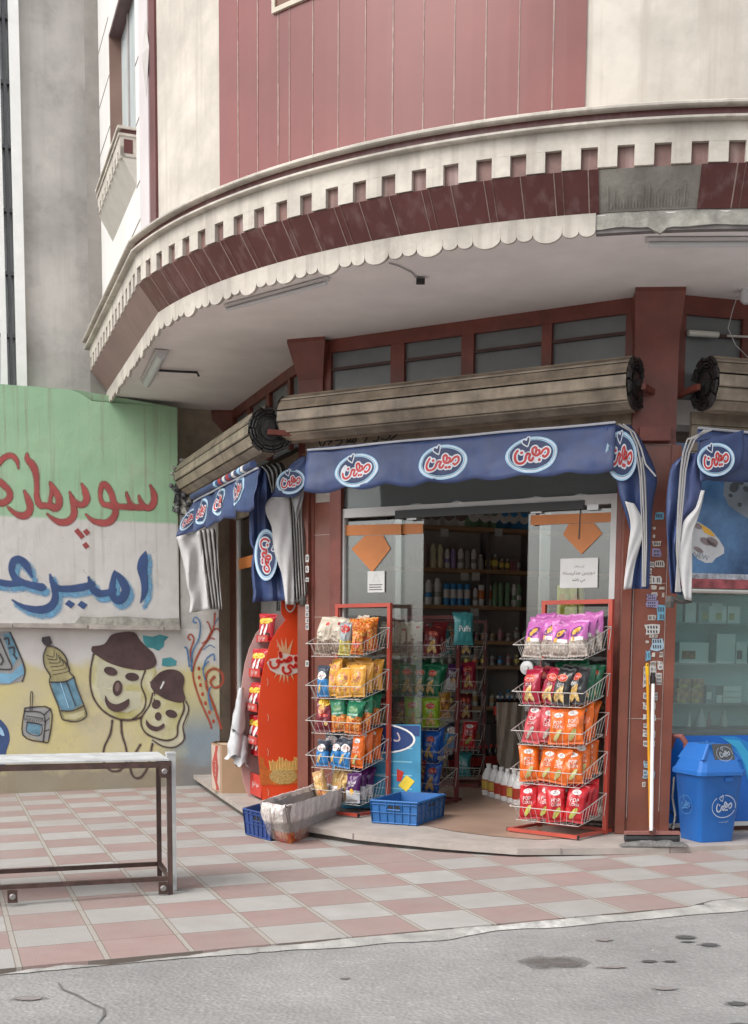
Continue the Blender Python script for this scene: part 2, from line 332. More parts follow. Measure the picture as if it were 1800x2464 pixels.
sw = mb.build('sidewalk', base=Vector((0, 0, 0))); tag(sw, kind='structure')
uvl = sw.data.uv_layers.new(name='UVMap')
for lp in sw.data.loops:
    co = sw.data.vertices[lp.vertex_index].co - TI; uvl.data[lp.index].uv = (co.dot(U)/T4, co.dot(V)/T4)
def asphalt():
    m = bpy.data.materials.new('asphalt'); m.use_nodes = True; t = m.node_tree; b = t.nodes['Principled BSDF']; lk = t.links.new
    tc = nd(t, 'ShaderNodeTexCoord'); v = nd(t, 'ShaderNodeTexVoronoi'); v.inputs['Scale'].default_value = 95; lk(tc.outputs['Object'], v.inputs[0])
    v2 = nd(t, 'ShaderNodeTexVoronoi'); v2.inputs['Scale'].default_value = 42; lk(tc.outputs['Object'], v2.inputs[0])
    n = nd(t, 'ShaderNodeTexNoise'); n.inputs['Scale'].default_value = 1.3; n.inputs['Detail'].default_value = 8; n.inputs['Roughness'].default_value = .65; lk(tc.outputs['Object'], n.inputs[0])
    sp = nd(t, 'ShaderNodeSeparateColor'); lk(v.outputs['Color'], sp.inputs[0]); sp2 = nd(t, 'ShaderNodeSeparateColor'); lk(v2.outputs['Color'], sp2.inputs[0])
    cr = nd(t, 'ShaderNodeValToRGB'); cr.color_ramp.elements[0].color = (.235, .23, .225, 1); cr.color_ramp.elements[1].color = (.34, .333, .325, 1); cr.color_ramp.elements[1].position = 1
    e = cr.color_ramp.elements.new(.72); e.color = (.268, .262, .255, 1)
    a = nd(t, 'ShaderNodeMath', operation='MULTIPLY_ADD'); lk(sp.outputs[0], a.inputs[0]); a.inputs[1].default_value = .55; 
    a2 = nd(t, 'ShaderNodeMath', operation='MULTIPLY'); lk(sp2.outputs[0], a2.inputs[0]); a2.inputs[1].default_value = .45; lk(a2.outputs[0], a.inputs[2]); lk(a.outputs[0], cr.inputs[0])
    mr = nd(t, 'ShaderNodeMapRange'); mr.inputs[1].default_value = .3; mr.inputs[2].default_value = .7; mr.inputs[3].default_value = .82; mr.inputs[4].default_value = 1.15; lk(n.outputs[0], mr.inputs[0]); mr.inputs[3].default_value = .78; mr.inputs[4].default_value = 1.16
    s_ = nd(t, 'ShaderNodeVectorMath', operation='SCALE'); lk(cr.outputs[0], s_.inputs[0]); lk(mr.outputs[0], s_.inputs['Scale']); lk(s_.outputs[0], b.inputs['Base Color'])
    b.inputs['Roughness'].default_value = .85; bp = nd(t, 'ShaderNodeBump'); bp.inputs['Strength'].default_value = .6; bp.inputs['Distance'].default_value = .008; lk(v2.outputs['Distance'], bp.inputs['Height']); lk(bp.outputs[0], b.inputs['Normal'])
    return m
ASPH = asphalt()
mb = MB(); mb.add([(-60, -60, gz(-60, -60)-.03), (60, -60, gz(60, -60)-.03), (60, 60, gz(60, 60)-.03), (-60, 60, gz(-60, 60)-.03)], [(0, 1, 2, 3)], ASPH)
tag(mb.build('road', base=Vector((0, 0, 0))), kind='structure')
# ragged cement skirt between road and tiles
cem = mat('cement_skirt', (.34, .33, .31), .9, .25, 6, .5, 60); cemw = mat('worn_white_cement', (.42, .41, .39), .9, .3, 14, .5, 80)
mb = MB(); pts = []
for k in range(0, 161):
    i = -8+k*.15; a = max(0, min(1, (i-1.5)/3)); w0 = .02 + .30*a*(.7+.9*mnoise.noise(Vector((i*.9, 3, 0)))) + .05*mnoise.noise(Vector((i*7, 1, 0)))+ (.28 if i > 9.3 else 0)
    pts.append((tile(i, .05+(.25 if i > 9.3 else 0), -.003), tile(i, -max(.015, w0)+(.25 if i > 9.3 else 0), -.0255)))
for k in range(160): mb.add([pts[k][1], pts[k+1][1], pts[k+1][0], pts[k][0]], [(0, 1, 2, 3)], cemw if mnoise.noise(Vector((k*.09, 8, 0))) > .08 and k > 60 else cem)
tag(mb.build('cement_strip', base=Vector((0, 0, 0))), kind='structure')
def flat_blob(px, py, rx, ry, m, name, dz, seed=0, zf=None):
    c = ground(px, py); mb = MB(); n = 16; r = random.Random(seed)
    pts = [Vector((c.x+math.cos(2*math.pi*k/n)*rx*(.75+.4*r.random()), c.y+math.sin(2*math.pi*k/n)*ry*(.75+.4*r.random()), 0)) for k in range(n)]
    for p in pts: p.z = gz(p.x, p.y)+dz
    mb.poly(pts, m); return mb.build(name)
stain = mat('dark_oil_stain', (.085, .082, .08), .6, .2, 30); stain2 = mat('brown_stain', (.23, .205, .195), .8, .2, 30)
for k, (x, y, rx, ry, mm) in enumerate([(1650, 2243, .045, .04, stain), (1708, 2261, .045, .035, stain), (1655, 2254, .035, .012, stain), (1333, 2303, .13, .10, veil('brown_damp', (.16, .14, .13), .45)), (70, 2388, .06, .03, stain2),
     (1474, 2314, .06, .02, stain2), (1562, 2300, .035, .02, stain), (1612, 2300, .03, .015, stain), (1600, 2365, .05, .02, stain2), (1775, 2400, .04, .03, stain), (1455, 2249, .04, .03, stain2), (830, 2340, .02, .015, stain2), (1780, 2452, .05, .03, stain)]):
    tag(flat_blob(x, y, rx, ry, mm, 'road_stain', -.0245, k), kind='structure'); tag(flat_blob(x, y, rx*1.35, ry*1.35, veil('faint_oil', (.13, .12, .115), .4), 'road_stain', -.0262, k+50), kind='structure')
crk = mat('crack_dark', (.13, .125, .12), .95, .1)
mb = MB(); P_ = [(140, 2350), (150, 2366), (185, 2380), (215, 2397), (250, 2412), (250, 2428), (236, 2446), (230, 2464)]
vs = []
for i, (x, y) in enumerate(P_):
    c = ground(x, y); w_ = .0015+.0018*(i % 3); vs += [(c.x-w_, c.y-.004, c.z-.025), (c.x+w_, c.y+.004, c.z-.025)]
mb.add(vs, [(2*i, 2*i+1, 2*i+3, 2*i+2) for i in range(len(P_)-1)], crk); tag(mb.build('road_crack'), kind='structure')

# ================================================================== CORNER BUILDING
BO = Vector((1.0, 11.5, SLAB))
B = thing('corner_building', 'curved corner building with cream stone, red-brown panels and a shop below', 'building', BO)
CC = Vector((2.294, 12.58, 0)); RR = 5.024; A0 = rad(209.6); A1 = rad(290.3); S1 = RR*(A1-A0); LST = 3.257
AC = CC + Vector((math.cos(A0), math.sin(A0), 0))*RR
LFn = -U
def path(s, off=0, zz=0):
    n0 = Vector((math.cos(A0), math.sin(A0), 0))
    if s < -1e-6: p = AC + V*(-s) + LFn*off
    elif s < 1e-6: mn = (n0+LFn).normalized(); p = AC + mn*(off/mn.dot(n0))
    elif s <= S1:
        a = A0+s/RR; p = CC + Vector((math.cos(a), math.sin(a), 0))*(RR+off)
    else:
        n1 = -V; p = CC + Vector((math.cos(A1), math.sin(A1), 0))*(RR+off) + U*(s-S1)
    return Vector((p.x, p.y, zz))
def cyl_s(x, y, off=0):                       # photo pixel -> (s, z) on the curved face
    r = ray(x, y); o = CO-CC; R2 = RR+off
    a = r.x**2+r.y**2; b = 2*(o.x*r.x+o.y*r.y); c = o.x**2+o.y**2-R2**2
    t = (-b-math.sqrt(max(0, b*b-4*a*c)))/(2*a); p = CO+r*t; an = math.atan2(p.y-CC.y, p.x-CC.x) % (2*math.pi)
    return (an-A0)*RR, p.z
def ssteps(s0, s1, st=.12):
    out = [s0]; n = max(1, int((s1-s0)/st)); out = [s0+(s1-s0)*k/n for k in range(n+1)]
    if s0 < 0 < s1: out = sorted(set([s for s in out if abs(s) > .02]+[0.0]))
    return out
def sweep(mb, prof, s0, s1, m, st=.12, closed=True):
    ss = ssteps(s0, s1, st); n = len(prof); vs = []
    for s in ss:
        for off, z in prof: vs.append(path(s, off, z))
    fs = []
    for i in range(len(ss)-1):
        for k in range(n if closed else n-1): fs.append((i*n+k, (i+1)*n+k, (i+1)*n+(k+1) % n, i*n+(k+1) % n))
    if closed: fs += [tuple(range(n)), tuple(range((len(ss)-1)*n, len(ss)*n))[::-1]]
    mb.add(vs, fs, m)
def rect(o0, o1, z0, z1): return [(o0, z0), (o1, z0), (o1, z1), (o0, z1)]
SEND = S1+6; TOPZ = 9.2
WO = -.14; sL = cyl_s(531, 350, WO)[0]; sR = cyl_s(1409, 200, WO)[0]
wallcream = mat('stained_cream_wall', (.53, .488, .43), .8, .16, 2.2, .3, 14, streak=.6, stcol=(.38, .33, .28), dirt=.10)
marble = mat('white_marble', (.74, .73, .71), .45, .05, 2, .05, 20, streak=.15, stcol=(.55, .52, .5)); grout = mat('pale_joint', (.34, .25, .22), .8, .2, 20); gdark = mat('dark_joint', (.22, .18, .17), .8, .2)
mb = MB(); sweep(mb, rect(-.35, WO, 4.5, TOPZ), 0, sL, wallcream); sweep(mb, rect(-.35, WO, 4.5, TOPZ), sR, SEND, wallcream)
mb.build('curved_wall', B)
mb = MB(); sweep(mb, rect(-.3, WO+.01, 4.5, TOPZ), sL, sR, redpan); pn = mb.build('red_panel_cladding', B)
mb = MB(); rr = random.Random(5)
for x, y in [(574, 350), (621, 350), (670, 300), (697, 300), (753, 300), (814, 250), (879, 250), (945, 220), (1019, 200), (1093, 200), (1168, 200), (1248, 200), (1330, 180)]:
    s = cyl_s(x, y, WO+.01)[0]; zz = 4.5; w0 = .0035
    while zz < TOPZ: 
        wv = w0*(.6+.9*rr.random()); h = .12+.3*rr.random(); sweep(mb, rect(WO, WO+.013, zz, min(TOPZ, zz+h)), s-wv, s+wv, grout); zz += h
mb.build('panel_joint', pn)
for x in (376,):                                # maroon corner strip
    s = cyl_s(381, 450, WO)[0]; mb = MB(); sweep(mb, rect(WO, WO+.02, 4.5, TOPZ), 0.005, max(.03, s), maroon); mb.build('corner_strip', B)
# cornice: ledges, recess, dentil fascia, dark tile band, fringe
mb = MB(); sweep(mb, [(-.2, 4.60), (.055, 4.60), (.065, 4.607), (.065, 4.62), (.055, 4.628), (-.2, 4.628)], -LST-.12, SEND, cream)
sweep(mb, [(-.06, 4.53), (.035, 4.53), (.045, 4.537), (.045, 4.55), (.03, 4.556), (-.06, 4.556)], -LST-.12, SEND, cream); mb.build('cornice_ledge', B)
mb = MB(); sweep(mb, rect(-.06, .012, 4.556, 4.60), -LST, SEND, maroon); mb.build('cornice_recess', B)
sN = cyl_s(1310.6, 430, 0)[0]; PIT = .2145
mb = MB(); sweep(mb, rect(-.06, 0, 4.42, 4.53), -LST, SEND, cream)
k0 = int((-LST-sN)/PIT); s = sN+k0*PIT; notches = []
while s < SEND: notches.append(s); s += PIT
prev = -LST
for s in notches:
    if s < prev: continue
    r_ = random.Random(int(s*100)); sweep(mb, rect(-.06, -.001*r_.random(), 4.30+.004*r_.random(), 4.42), prev, s, cream); prev = s+.0995
sweep(mb, rect(-.06, 0, 4.30, 4.42), prev, SEND, cream)
fs_ = mb.build('dentil_fascia', B)
lil = mat('faded_maroon_inset', (.18, .10, .085), .6, .2, 9, .1, 50, streak=.8, stcol=(.36, .27, .25))
mb = MB()
sweep(mb, rect(-.08, -.032, 4.295, 4.425), -LST, SEND, lil); mb.build('dentil_backing', B)
sF = cyl_s(1433, 560, -.17)[0]; sC0 = cyl_s(1441, 450, -.08)[0]; sC1 = cyl_s(1684, 450, -.08)[0]
def band(mb, s0, s1, m, g=0): sweep(mb, [(-.24, 4.10), (-.17+g, 4.10-g*.3), (-.01+g, 4.297), (-.24, 4.297)], s0, s1, m)
mb = MB(); band(mb, -LST, 0, mat('pale_maroon_panel', (.27, .17, .155), .5, .1, 2, .05, streak=.3)); band(mb, 0, sC0, maroon); band(mb, sC1, SEND, maroon); s = sN-30*PIT
for s in notches:
    if s > 0 and not (sC0 < s < sC1):
        q = s+.05+.01*math.sin(s*9); w_ = .003+.002*math.sin(s*31); band(mb, q, q+w_+.003, grout, .004)
        if math.sin(s*17) > .0: band(mb, q+.05, q+.056, lil, .004)
mb.build('dark_tile_band', B)
cement = mat('bare_cement', (.30, .285, .25), .9, .2, 4, .6, 30, dirt=.3)
mb = MB(); band(mb, sC0, sC1, cement, -.012)
for k in range(26):                            # trowel ridges in the bare cement patch
    s = sC0+.05+(sC1-sC0-.1)*k/26; sweep(mb, [(-.17, 4.115), (-.1615, 4.115), (-.075, 4.22+.06*math.sin(k*1.7)), (-.09, 4.22+.06*math.sin(k*1.7))], s, s+.008, cement)
mb.build('missing_tile_patch', B)
mb = MB(); ss = sF; 
def scall(mb, s0, s1, zb, zt):
    n = 9 if s1-s0 > .15 else 6; f = []; b_ = []
    for k in range(n+1):
        t = k/n; x = math.cos(math.pi*(1-t)); rr_ = (s1-s0)/2*.992; sx = (s0+s1)/2+rr_*x; z = zb+rr_*.62*(1-math.sqrt(max(0, 1-x*x))); f.append((sx, z))
    vs = [path(a, -.165, zt) for a, z in f]+[path(a, -.165, z) for a, z in f]+[path(a, -.19, zt) for a, z in f]+[path(a, -.19, z) for a, z in f]; N = n+1; fs = []
    for k in range(n): fs += [(k, k+1, N+k+1, N+k), (2*N+k+1, 2*N+k, 3*N+k, 3*N+k+1), (N+k, N+k+1, 3*N+k+1, 3*N+k), (k+1, k, 2*N+k, 2*N+k+1)]
    fs += [(0, N, 3*N, 2*N), (n, 2*N+n, 3*N+n, N+n)]; mb.add(vs, fs, cream)
seq = [(.105, 3.965), (.105, 3.965), (.19, 3.945)]; k = 0; s = sF
while s > -LST:
    wd, zb = seq[k % 3]
    if s-wd < 0 < s: scall(mb, 0.001, s, zb, 4.10); s = 0.0; k += 1; continue
    scall(mb, s-wd, s, zb+.006*math.sin(k*3.1), 4.10); s -= wd; k += 1
mb.build('scalloped_fringe', B)
mb = MB(); sweep(mb, rect(-.188, -.1655, 4.035, 4.098), -LST, sF, cream); mb.build('fringe_backing', B)
mb = MB(); rough = mat('rough_mortar', (.36, .35, .31), .95, .25, 12, .9, 25, dirt=.25); ss = ssteps(sF+.003, SEND, .04)
vs = []; 
for s in ss:
    zb = 4.005+.012*mnoise.noise(Vector((s*5, 0, 0))) - (.05*max(0, 1-abs(s-cyl_s(1587, 530, -.17)[0])/.06)); o = -.172+.006*mnoise.noise(Vector((s*9, 2, 0)))
    vs += [path(s, o-.01, 4.10), path(s, o, 4.06), path(s, o, zb), path(s, o-.03, zb)]
mb.add(vs, [(4*i+k, 4*i+4+k, 4*i+5+k, 4*i+1+k) for i in range(len(ss)-1) for k in range(3)], rough); mb.build('bare_mortar_edge', B)
mb = MB(); sweep(mb, rect(-.24, -.185, 3.985, 4.10), sF, SEND, mat('grey_render_edge', (.17, .155, .15), .8, .15)); mb.build('soffit_edge', B)
soffm = mat('painted_soffit', (.83, .79, .77), .8, .07, 1.4, .08, 12, dirt=.06)
pts = [path(s, -.18, SOF) for s in ssteps(-LST, SEND, .2)]+[Vector((9, 16, SOF)), Vector((-2, 16, SOF))]
mb = MB(); mb.poly(pts, soffm, .06, -Z); mb.build('soffit', B)
# ---- straight left facade
LF = PL((AC+V*LST).to_tuple(), AC.to_tuple(), -.14)
def tz(x, y, o=0): return LF.sz(x, y, o)
tw0 = tz(263, 200)[0]; tw1 = tz(326, 200)[0]; zt = tz(263, 78)[1]; zb = tz(327, 309)[1]
ta = tz(222, 200)[0]; tb = tz(233, 200)[0]; t_e = tz(211, 200)[0]; tc_ = tz(341, 300)[0]; td = LST-.01; tm_ = tz(363, 300)[0]; te_ = max(tm_+.08, LST+.0)
mb = MB()
for a, b, c, d in ((tb, tw0, 4.5, TOPZ), (tw1, tc_, 4.5, TOPZ), (tw0, tw1, zt, TOPZ), (tw0, tw1, 4.5, zb)): mb.pbox(LF, a, b, c, d, -.2, 0, marble)
mw = mb.build('marble_facade', B)
mb = MB()
for x, y in ((240, 120), (240, 260), (242, 375)):
    z = tz(x, y)[1]; mb.pbox(LF, tb, tw0, z, z+.012, -.01, .003, gdark)
for x, y in ((334, 135), (335, 285), (344, 420)):
    z = tz(x, y)[1]; mb.pbox(LF, tw1, tc_, z, z+.012, -.01, .003, gdark)
for x, y in ((300, 610),): z = tz(x, y)[1]; mb.pbox(LF, tb, tc_, z, z+.012, -.01, .003, gdark)
mb.build('slab_joint', mw)
pil = mat('lilac_grey_marble', (.62, .57, .57), .5, .06, 2)
mb = MB(); mb.pbox(LF, tc_, tm_, 4.5, TOPZ, -.2, .02, pil); mb.build('pilaster', B)
mb = MB(); mb.pbox(LF, ta, tb, 4.5, TOPZ, -.2, .01, maroon); mb.pbox(LF, tm_, te_, 4.5, TOPZ, -.2, .012, maroon); mb.build('maroon_strip', B)
mb = MB(); mb.pbox(LF, t_e, ta, 4.5, TOPZ, -.2, .03, marble); mb.build('end_pilaster', B)
def diamond(cx, cy, hw, zt_, zb_, o):
    t, z = tz(cx, cy, o); mb = MB(); h = [LF.at(t, zt_, o), LF.at(t-hw, z, o), LF.at(t, zb_, o), LF.at(t+hw, z, o), LF.at(t, z, o+.035)]
    mb.add(h, [(0, 1, 4), (1, 2, 4), (2, 3, 4), (3, 0, 4)], mat('grey_ornament_stone', (.50, .47, .45), .6, .06)); mb.build('diamond_ornament', B)
diamond(351, 134, .16, tz(351, 45, .022)[1], tz(353, 235, .022)[1], .022)
diamond(219, 485, .16, tz(220, 400, .042)[1], tz(224, 570, .042)[1], .042)
# window in the left facade
mb = MB(); brn = mat('brown_reveal', (.24, .15, .12), .5, .1, 3); dk = mat('dark_reveal', (.12, .075, .075), .6, .1)
mb.pbox(LF, tw0, tw0+.03, zb, zt, -.14, -.002, brn); mb.pbox(LF, tw0, tw1, zt-.03, zt-.001, -.14, -.002, dk)
WN = mb.build('window', B)
mb = MB(); mb.pbox(LF, tw0+.03, tw1, zb, zt-.03, -.135, -.115, mat('curtain_grey', (.42, .46, .46), .6, .1, 2, streak=.3)); mb.build('pane', WN)
mb = MB()
for q in (.32, .62, .93): mb.pbox(LF, tw0+(tw1-tw0)*q-.03, tw0+(tw1-tw0)*q+.03, zb, zt-.03, -.115, -.10, mat('grey_window_frame', (.36, .33, .33), .5, .08))
mb.build('window_frame', WN)
# boxed sill under the window
ts1, zs1 = tz(327.5, 309); BD = .02
while BD < 1 and tz(285.4, 303, BD)[1] > zs1: BD += .004
ts0 = tz(232, 460, BD)[0]
D2 = BD-.012; D3 = BD-.022
mb = MB(); mb.pbox(LF, ts0-.02, ts1+.02, zs1-.022, zs1, -.02, BD+.01, cream); mb.pbox(LF, ts0, ts1, zs1-.055, zs1-.022, -.02, D2-.01, maroon); mb.pbox(LF, ts0-.01, ts1+.01, zs1-.075, zs1-.055, -.02, BD, cream)
mb.pbox(LF, ts0, ts1, zs1-.16, zs1-.075, -.02, D2, cream); n = 9
for k in range(n):
    a = ts0+(ts1-ts0)*k/n; mb.pbox(LF, a+.06, a+(ts1-ts0)/n, zs1-.235, zs1-.16, D3-.03, D2, cream)
mb.pbox(LF, ts1-.06, ts1, zs1-.25, zs1-.16, -.02, D2-.002, cream); mb.pbox(LF, ts1-.002, ts1+.004, zs1-.21, zs1-.10, .03, BD*.7, maroon)
zq = zs1-.235; mb.add([LF.at(ts0, zq, D3), LF.at(ts1, zq, D3), LF.at(ts1, zs1-.46, 0), LF.at(ts0, zs1-.46, 0), LF.at(ts0, zq, 0), LF.at(ts1, zq, 0)], [(0, 1, 2, 3), (0, 3, 4), (1, 5, 2), (0, 4, 5, 1)], mat('sill_underside', (.50, .47, .42), .8, .06))
mb.build('window_sill', B)
# small window up in the red panel
s0, z0 = cyl_s(661, 37, WO); s1 = cyl_s(780, 0, WO)[0]
mb = MB(); fr = mat('beige_window_frame', (.52, .47, .38), .5, .08); sweep(mb, rect(WO, WO+.03, z0, z0+.03), s0, s1, fr); sweep(mb, rect(WO, WO+.03, z0+.03, z0+1.2), s0, s0+.03, fr); f_ = mb.build('window', B)
mb = MB(); sweep(mb, rect(WO, WO+.016, z0+.03, z0+1.2), s0+.03, s1, mat('dark_brown_pane', (.16, .07, .04), .2, .3, 4)); mb.build('pane', f_)
# side/back shell (keeps the sky out of the shop)
shell = mat('shell_render', (.3, .28, .26), .9, .1)
mb = MB()
for a, b in (((AC+V*LST), Vector((3.5, 16.9, 0))), (Vector((3.5, 16.9, 0)), path(SEND, -.1)),):
    a = Vector((a.x, a.y, 0)); d = (b-a); mb.add([a+Z*SOF, Vector((b.x, b.y, SOF)), Vector((b.x, b.y, TOPZ)), a+Z*TOPZ], [(0, 1, 2, 3)], shell)
mb.build('rear_wall', B)

# ================================================================== SHOP FRONT
def px2(pl, x, y, o=0): return pl.px(x*K, y*K, o)        # coordinates read off the 1652-wide view
def t2(pl, x, y, o=0):
    a, b = pl.sz(x*K, y*K, o); return a, b
# columns
CAPF = .85
def column(x0, x1, cy, facing, z1=SOF, tileup=2.95):
    c = Vector(facing[0]); d = facing[1]; n = Vector((d.y, -d.x, 0)); hw = (x1-x0)/2; mb = MB()
    mb.box(c+Z*((tileup+z1)/2-0)+n*-.12, hw*1.5, .24, z1-tileup, redsteel, d, n)
    mb.add([c+d*(-hw*.75)+Z*(z1-.32), c+d*(hw*.75)+Z*(z1-.32), c+d*(hw*CAPF)+Z*(z1-.03)+n*.1, c+d*(-hw*CAPF)+Z*(z1-.03)+n*.1, c+d*(hw*.75)+Z*(z1-.32)-n*.24, c+d*(-hw*.75)+Z*(z1-.32)-n*.24, c+d*(hw*CAPF)+Z*(z1-.03)-n*.26, c+d*(-hw*CAPF)+Z*(z1-.03)-n*.26,
            c+d*(hw*CAPF)+Z*z1+n*.1, c+d*(-hw*CAPF)+Z*z1+n*.1], [(0, 1, 2, 3), (1, 4, 6, 2), (5, 0, 3, 7), (3, 2, 8, 9)], redsteel)
    return c, d, n, hw, mb
c1 = Vector((1.868, 9.20, 0)); d1 = Vector((math.cos(rad(-4)), math.sin(rad(-4)), 0)); n1 = Vector((d1.y, -d1.x, 0))
_, _, _, hw, mb = column(1.65, 2.07, 0, (c1, d1)); mb.box(c1-n1*.12+Z*((SLAB+2.95)/2), .40, .24, 2.95-SLAB, browntile, d1, n1)
for x in (-.165, .165): mb.box(c1+d1*x+n1*.012+Z*((SLAB+2.95)/2), .07, .03, 2.94-SLAB, browntile, d1, n1)
for z in (.95, 1.95, 2.95): mb.box(c1+Z*z+n1*.001, .26, .006, .006, grout, d1, n1)
mb.box(c1-n1*.02+d1*-.115+Z*1.55, .006, .06, 2.7, grout, d1, n1); mb.box(c1-n1*.02+d1*.125+Z*1.5, .006, .06, 2.5, grout, d1, n1)
mb.box(c1+n1*.03+Z*3.02, .22, .06, .10, redsteel, d1, n1)
COL = mb.build('corner_column', B)
tag(COL, 'tiled red-brown corner column plastered with torn notices')
c2 = Vector((-.745, 10.72, 0)); d2 = Vector((math.cos(rad(-49)), math.sin(rad(-49)), 0)).normalized()
CAPF = 1.15
_, _, n2, hw, mb = column(0, .30, 0, (c2, Vector((math.cos(rad(-20)), math.sin(rad(-20)), 0))), tileup=3.0); mb.build('shop_column', B)
c3 = Vector((-1.90, 13.86, 0)); CAPF = .8
_, _, _, _, mb = column(0, .34, 0, (c3, Vector((1, 0, 0)))); mb.box(c3-Vector((0, -.12, 0))+Z*1.5, .28, .24, 2.9, browntile); mb.build('shop_column', B)
# red transom frames with grey panes: main bay
def transom(pl, xs, ztop, zbot, bars=True, pane=None):
    fr = MB(); t0, t1 = xs[0][0], xs[-1][1]; lo = zbot-.30
    fr.pbox(pl, t0-.15, t1+.15, ztop, SOF-.001, -.06, 0, redsteel)
    for a, b in zip(xs[:-1], xs[1:]): fr.pbox(pl, a[1], b[0], lo, ztop, -.055, -.004, redsteel)
    fr.pbox(pl, t0-.15, t0, lo, ztop, -.055, -.004, redsteel); fr.pbox(pl, t1, t1+.12, lo, ztop, -.055, -.004, redsteel)
    f = fr.build('transom_frame', B)
    for a, b in xs:
        m_ = MB(); m_.pbox(pl, a, b, lo, ztop, -.05, -.04, pane or mat('grey_frosted_pane', (.17, .185, .19), .25, .15, 1.5)); m_.build('pane', f)
    if bars:
        m_ = MB(); m_.pbox(pl, t0-.02, t1+.02, (ztop+zbot)/2-.012+.02, (ztop+zbot)/2+.012+.02, -.035, -.015, mat('rusty_bar', (.07, .035, .03), .6, .2)); m_.build('security_bar', f)
xs = [(t2(M, a, 780)[0], t2(M, b, 780)[0]) for a, b in ((730, 862), (892, 1018), (1045, 1195), (1217, 1380))]
transom(M, xs, t2(M, 1380, 692)[1], t2(M, 1380, 788)[1])
xs = [(t2(L, a, b)[0], t2(L, c, d)[0]) for a, b, c, d in ((552, 900, 578, 880), (583, 870, 622, 850), (632, 850, 682, 820), (688, 800, 724, 790))]
xs = [(t2(L, 560, 900)[0], t2(L, 594, 900)[0]), (t2(L, 600, 870)[0], t2(L, 638, 870)[0]), (t2(L, 646, 850)[0], t2(L, 690, 850)[0])]
xs = [(L.sz(562, 1010)[0], L.sz(594, 990)[0]), (L.sz(600, 990)[0], L.sz(639, 960)[0]), (L.sz(647, 960)[0], L.sz(691, 930)[0]), (L.sz(697, 930)[0], L.sz(730, 900)[0])]
transom(L, xs, L.sz(690, 915)[1], 3.6, False)
xs = [(R.sz(1653, 760)[0], R.sz(1790, 760)[0])]; transom(R, xs+[(xs[0][1]+.08, xs[0][1]+.9)], R.sz(1700, 760)[1], 3.6)
mb = MB()
mb.tube([R.px(1656, 801, .03), R.px(1728, 806, .03)], .022, mat('tube_white', (.6, .6, .55), .4, .05), 10); mb.tube([R.px(1750, 808, .03), R.px(1830, 812, .03)], .008, mat('tube_white', (.6, .6, .55))); mb.build('lamp_tube', B)
# rolled-up shutters
slat = mat('shutter_slat', (.32, .265, .20), .5, .3, 5, .2, 30, streak=.35, stcol=(.12, .10, .085), dirt=.55, metal=.15); grease = mat('black_grease', (.025, .023, .022), .4, .5, 20, .6, 60)
def shutter(pl, t0, t1, zc=3.355, r=.185, o=.24, caps=(1, 1), hang=True):
    mb = MB(); n = 12; axis = pl.d
    def rg(t, rr, ph=0): return [pl.at(t, zc+rr*math.sin(2*math.pi*(k+ph)/n), o+rr*math.cos(2*math.pi*(k+ph)/n)) for k in range(n)]
    for k in range(n):                                  # every slat a slightly proud strip with a lip
        a0 = 2*math.pi*(k+.03)/n; a1 = 2*math.pi*(k+.97)/n
        q = lambda t, a, rr: pl.at(t, zc+rr*math.sin(a+.25), o+rr*math.cos(a+.25))
        am = (a0+a1)/2; prof = [(a0, r), (a0+.05, r+.010), (am, r*.965+.008), (a1-.05, r+.004), (a1, r-.012)]
        vs = [q(t0, a, x) for a, x in prof]+[q(t1, a, x) for a, x in prof]; mb.add(vs, [(i, i+1, 6+i, 5+i) for i in range(4)], slat)
    core = rg(t0+.01, r-.02)+rg(t1-.01, r-.02); mb.add(core, [(i, (i+1) % n, n+(i+1) % n, n+i) for i in range(n)]+[tuple(range(n)), tuple(range(n, 2*n))[::-1]], grease)
    s = mb.build('roller_shutter', B)
    for e, t, sgn in ((0, t0, -1), (1, t1, 1)):         # ragged curled slat ends, hub and axle
        mb = MB()
        for rr_, w_ in ((r*.98, .022), (r*.84, .02), (r*.70, .016)):
            for i in range(11):
                a0 = 2*math.pi*(i+.1)/11; a1 = 2*math.pi*(i+.95)/11; lift = .012*math.sin(i*2.3)
                mb.tube([pl.at(t+sgn*.012, zc+(rr_+lift)*math.sin(a), o+(rr_+lift)*math.cos(a)) for a in (a0, (a0+a1)/2, a1)], w_*.55, grease, 5)
        mb.lathe(pl.at(t-.0*sgn, zc, o), [(r*.45, 0), (r*.45, .015), (.03, .02), (.03, .05)], grease, 12, pl.d*sgn)
        mb.build('roll_end', s)
    mb = MB(); mb.pbox(pl, t0-.02, t1+.02, zc-.02, zc+.02, .0, .02, redsteel)
    for t, sgn in ((t0, -1), (t1, 1)): mb.box(pl.at(t+sgn*.08, zc-.03, o/2+.04), .03, .24, .04, redsteel, pl.d, pl.n)
    mb.build('shutter_bracket', s)
    mb = MB()                                           # flat hanging slats and lintel box below the roll
    for i, z in enumerate((3.20, 3.105, 3.01, 2.915)):
        h0, h1 = (0, .03) if hang else (-.26, -.23)
        mb.pbox(pl, t0, t1, z-.09, z, h0+.02-.004*i, h1+.02, slat); mb.pbox(pl, t0, t1, z-.012, z-.004, h1+.02, h1+.026, slat)
    mb.build('hanging_slat', s); return s
tM0 = t2(M, 640, 935, .24)[0]; tM1 = t2(M, 1402, 840, .24)[0]
shM = shutter(M, tM0, tM1); L5 = L.off(.26); tL0 = L5.sz(462, 1125, .24)[0]; tL1 = L5.sz(650, 1030, .24)[0]; shL = shutter(L5, tL0, tL1, zc=3.25, hang=False); tR0 = R.sz(1700, 900, .24)[0]; shR = shutter(R, tR0, tR0+3)
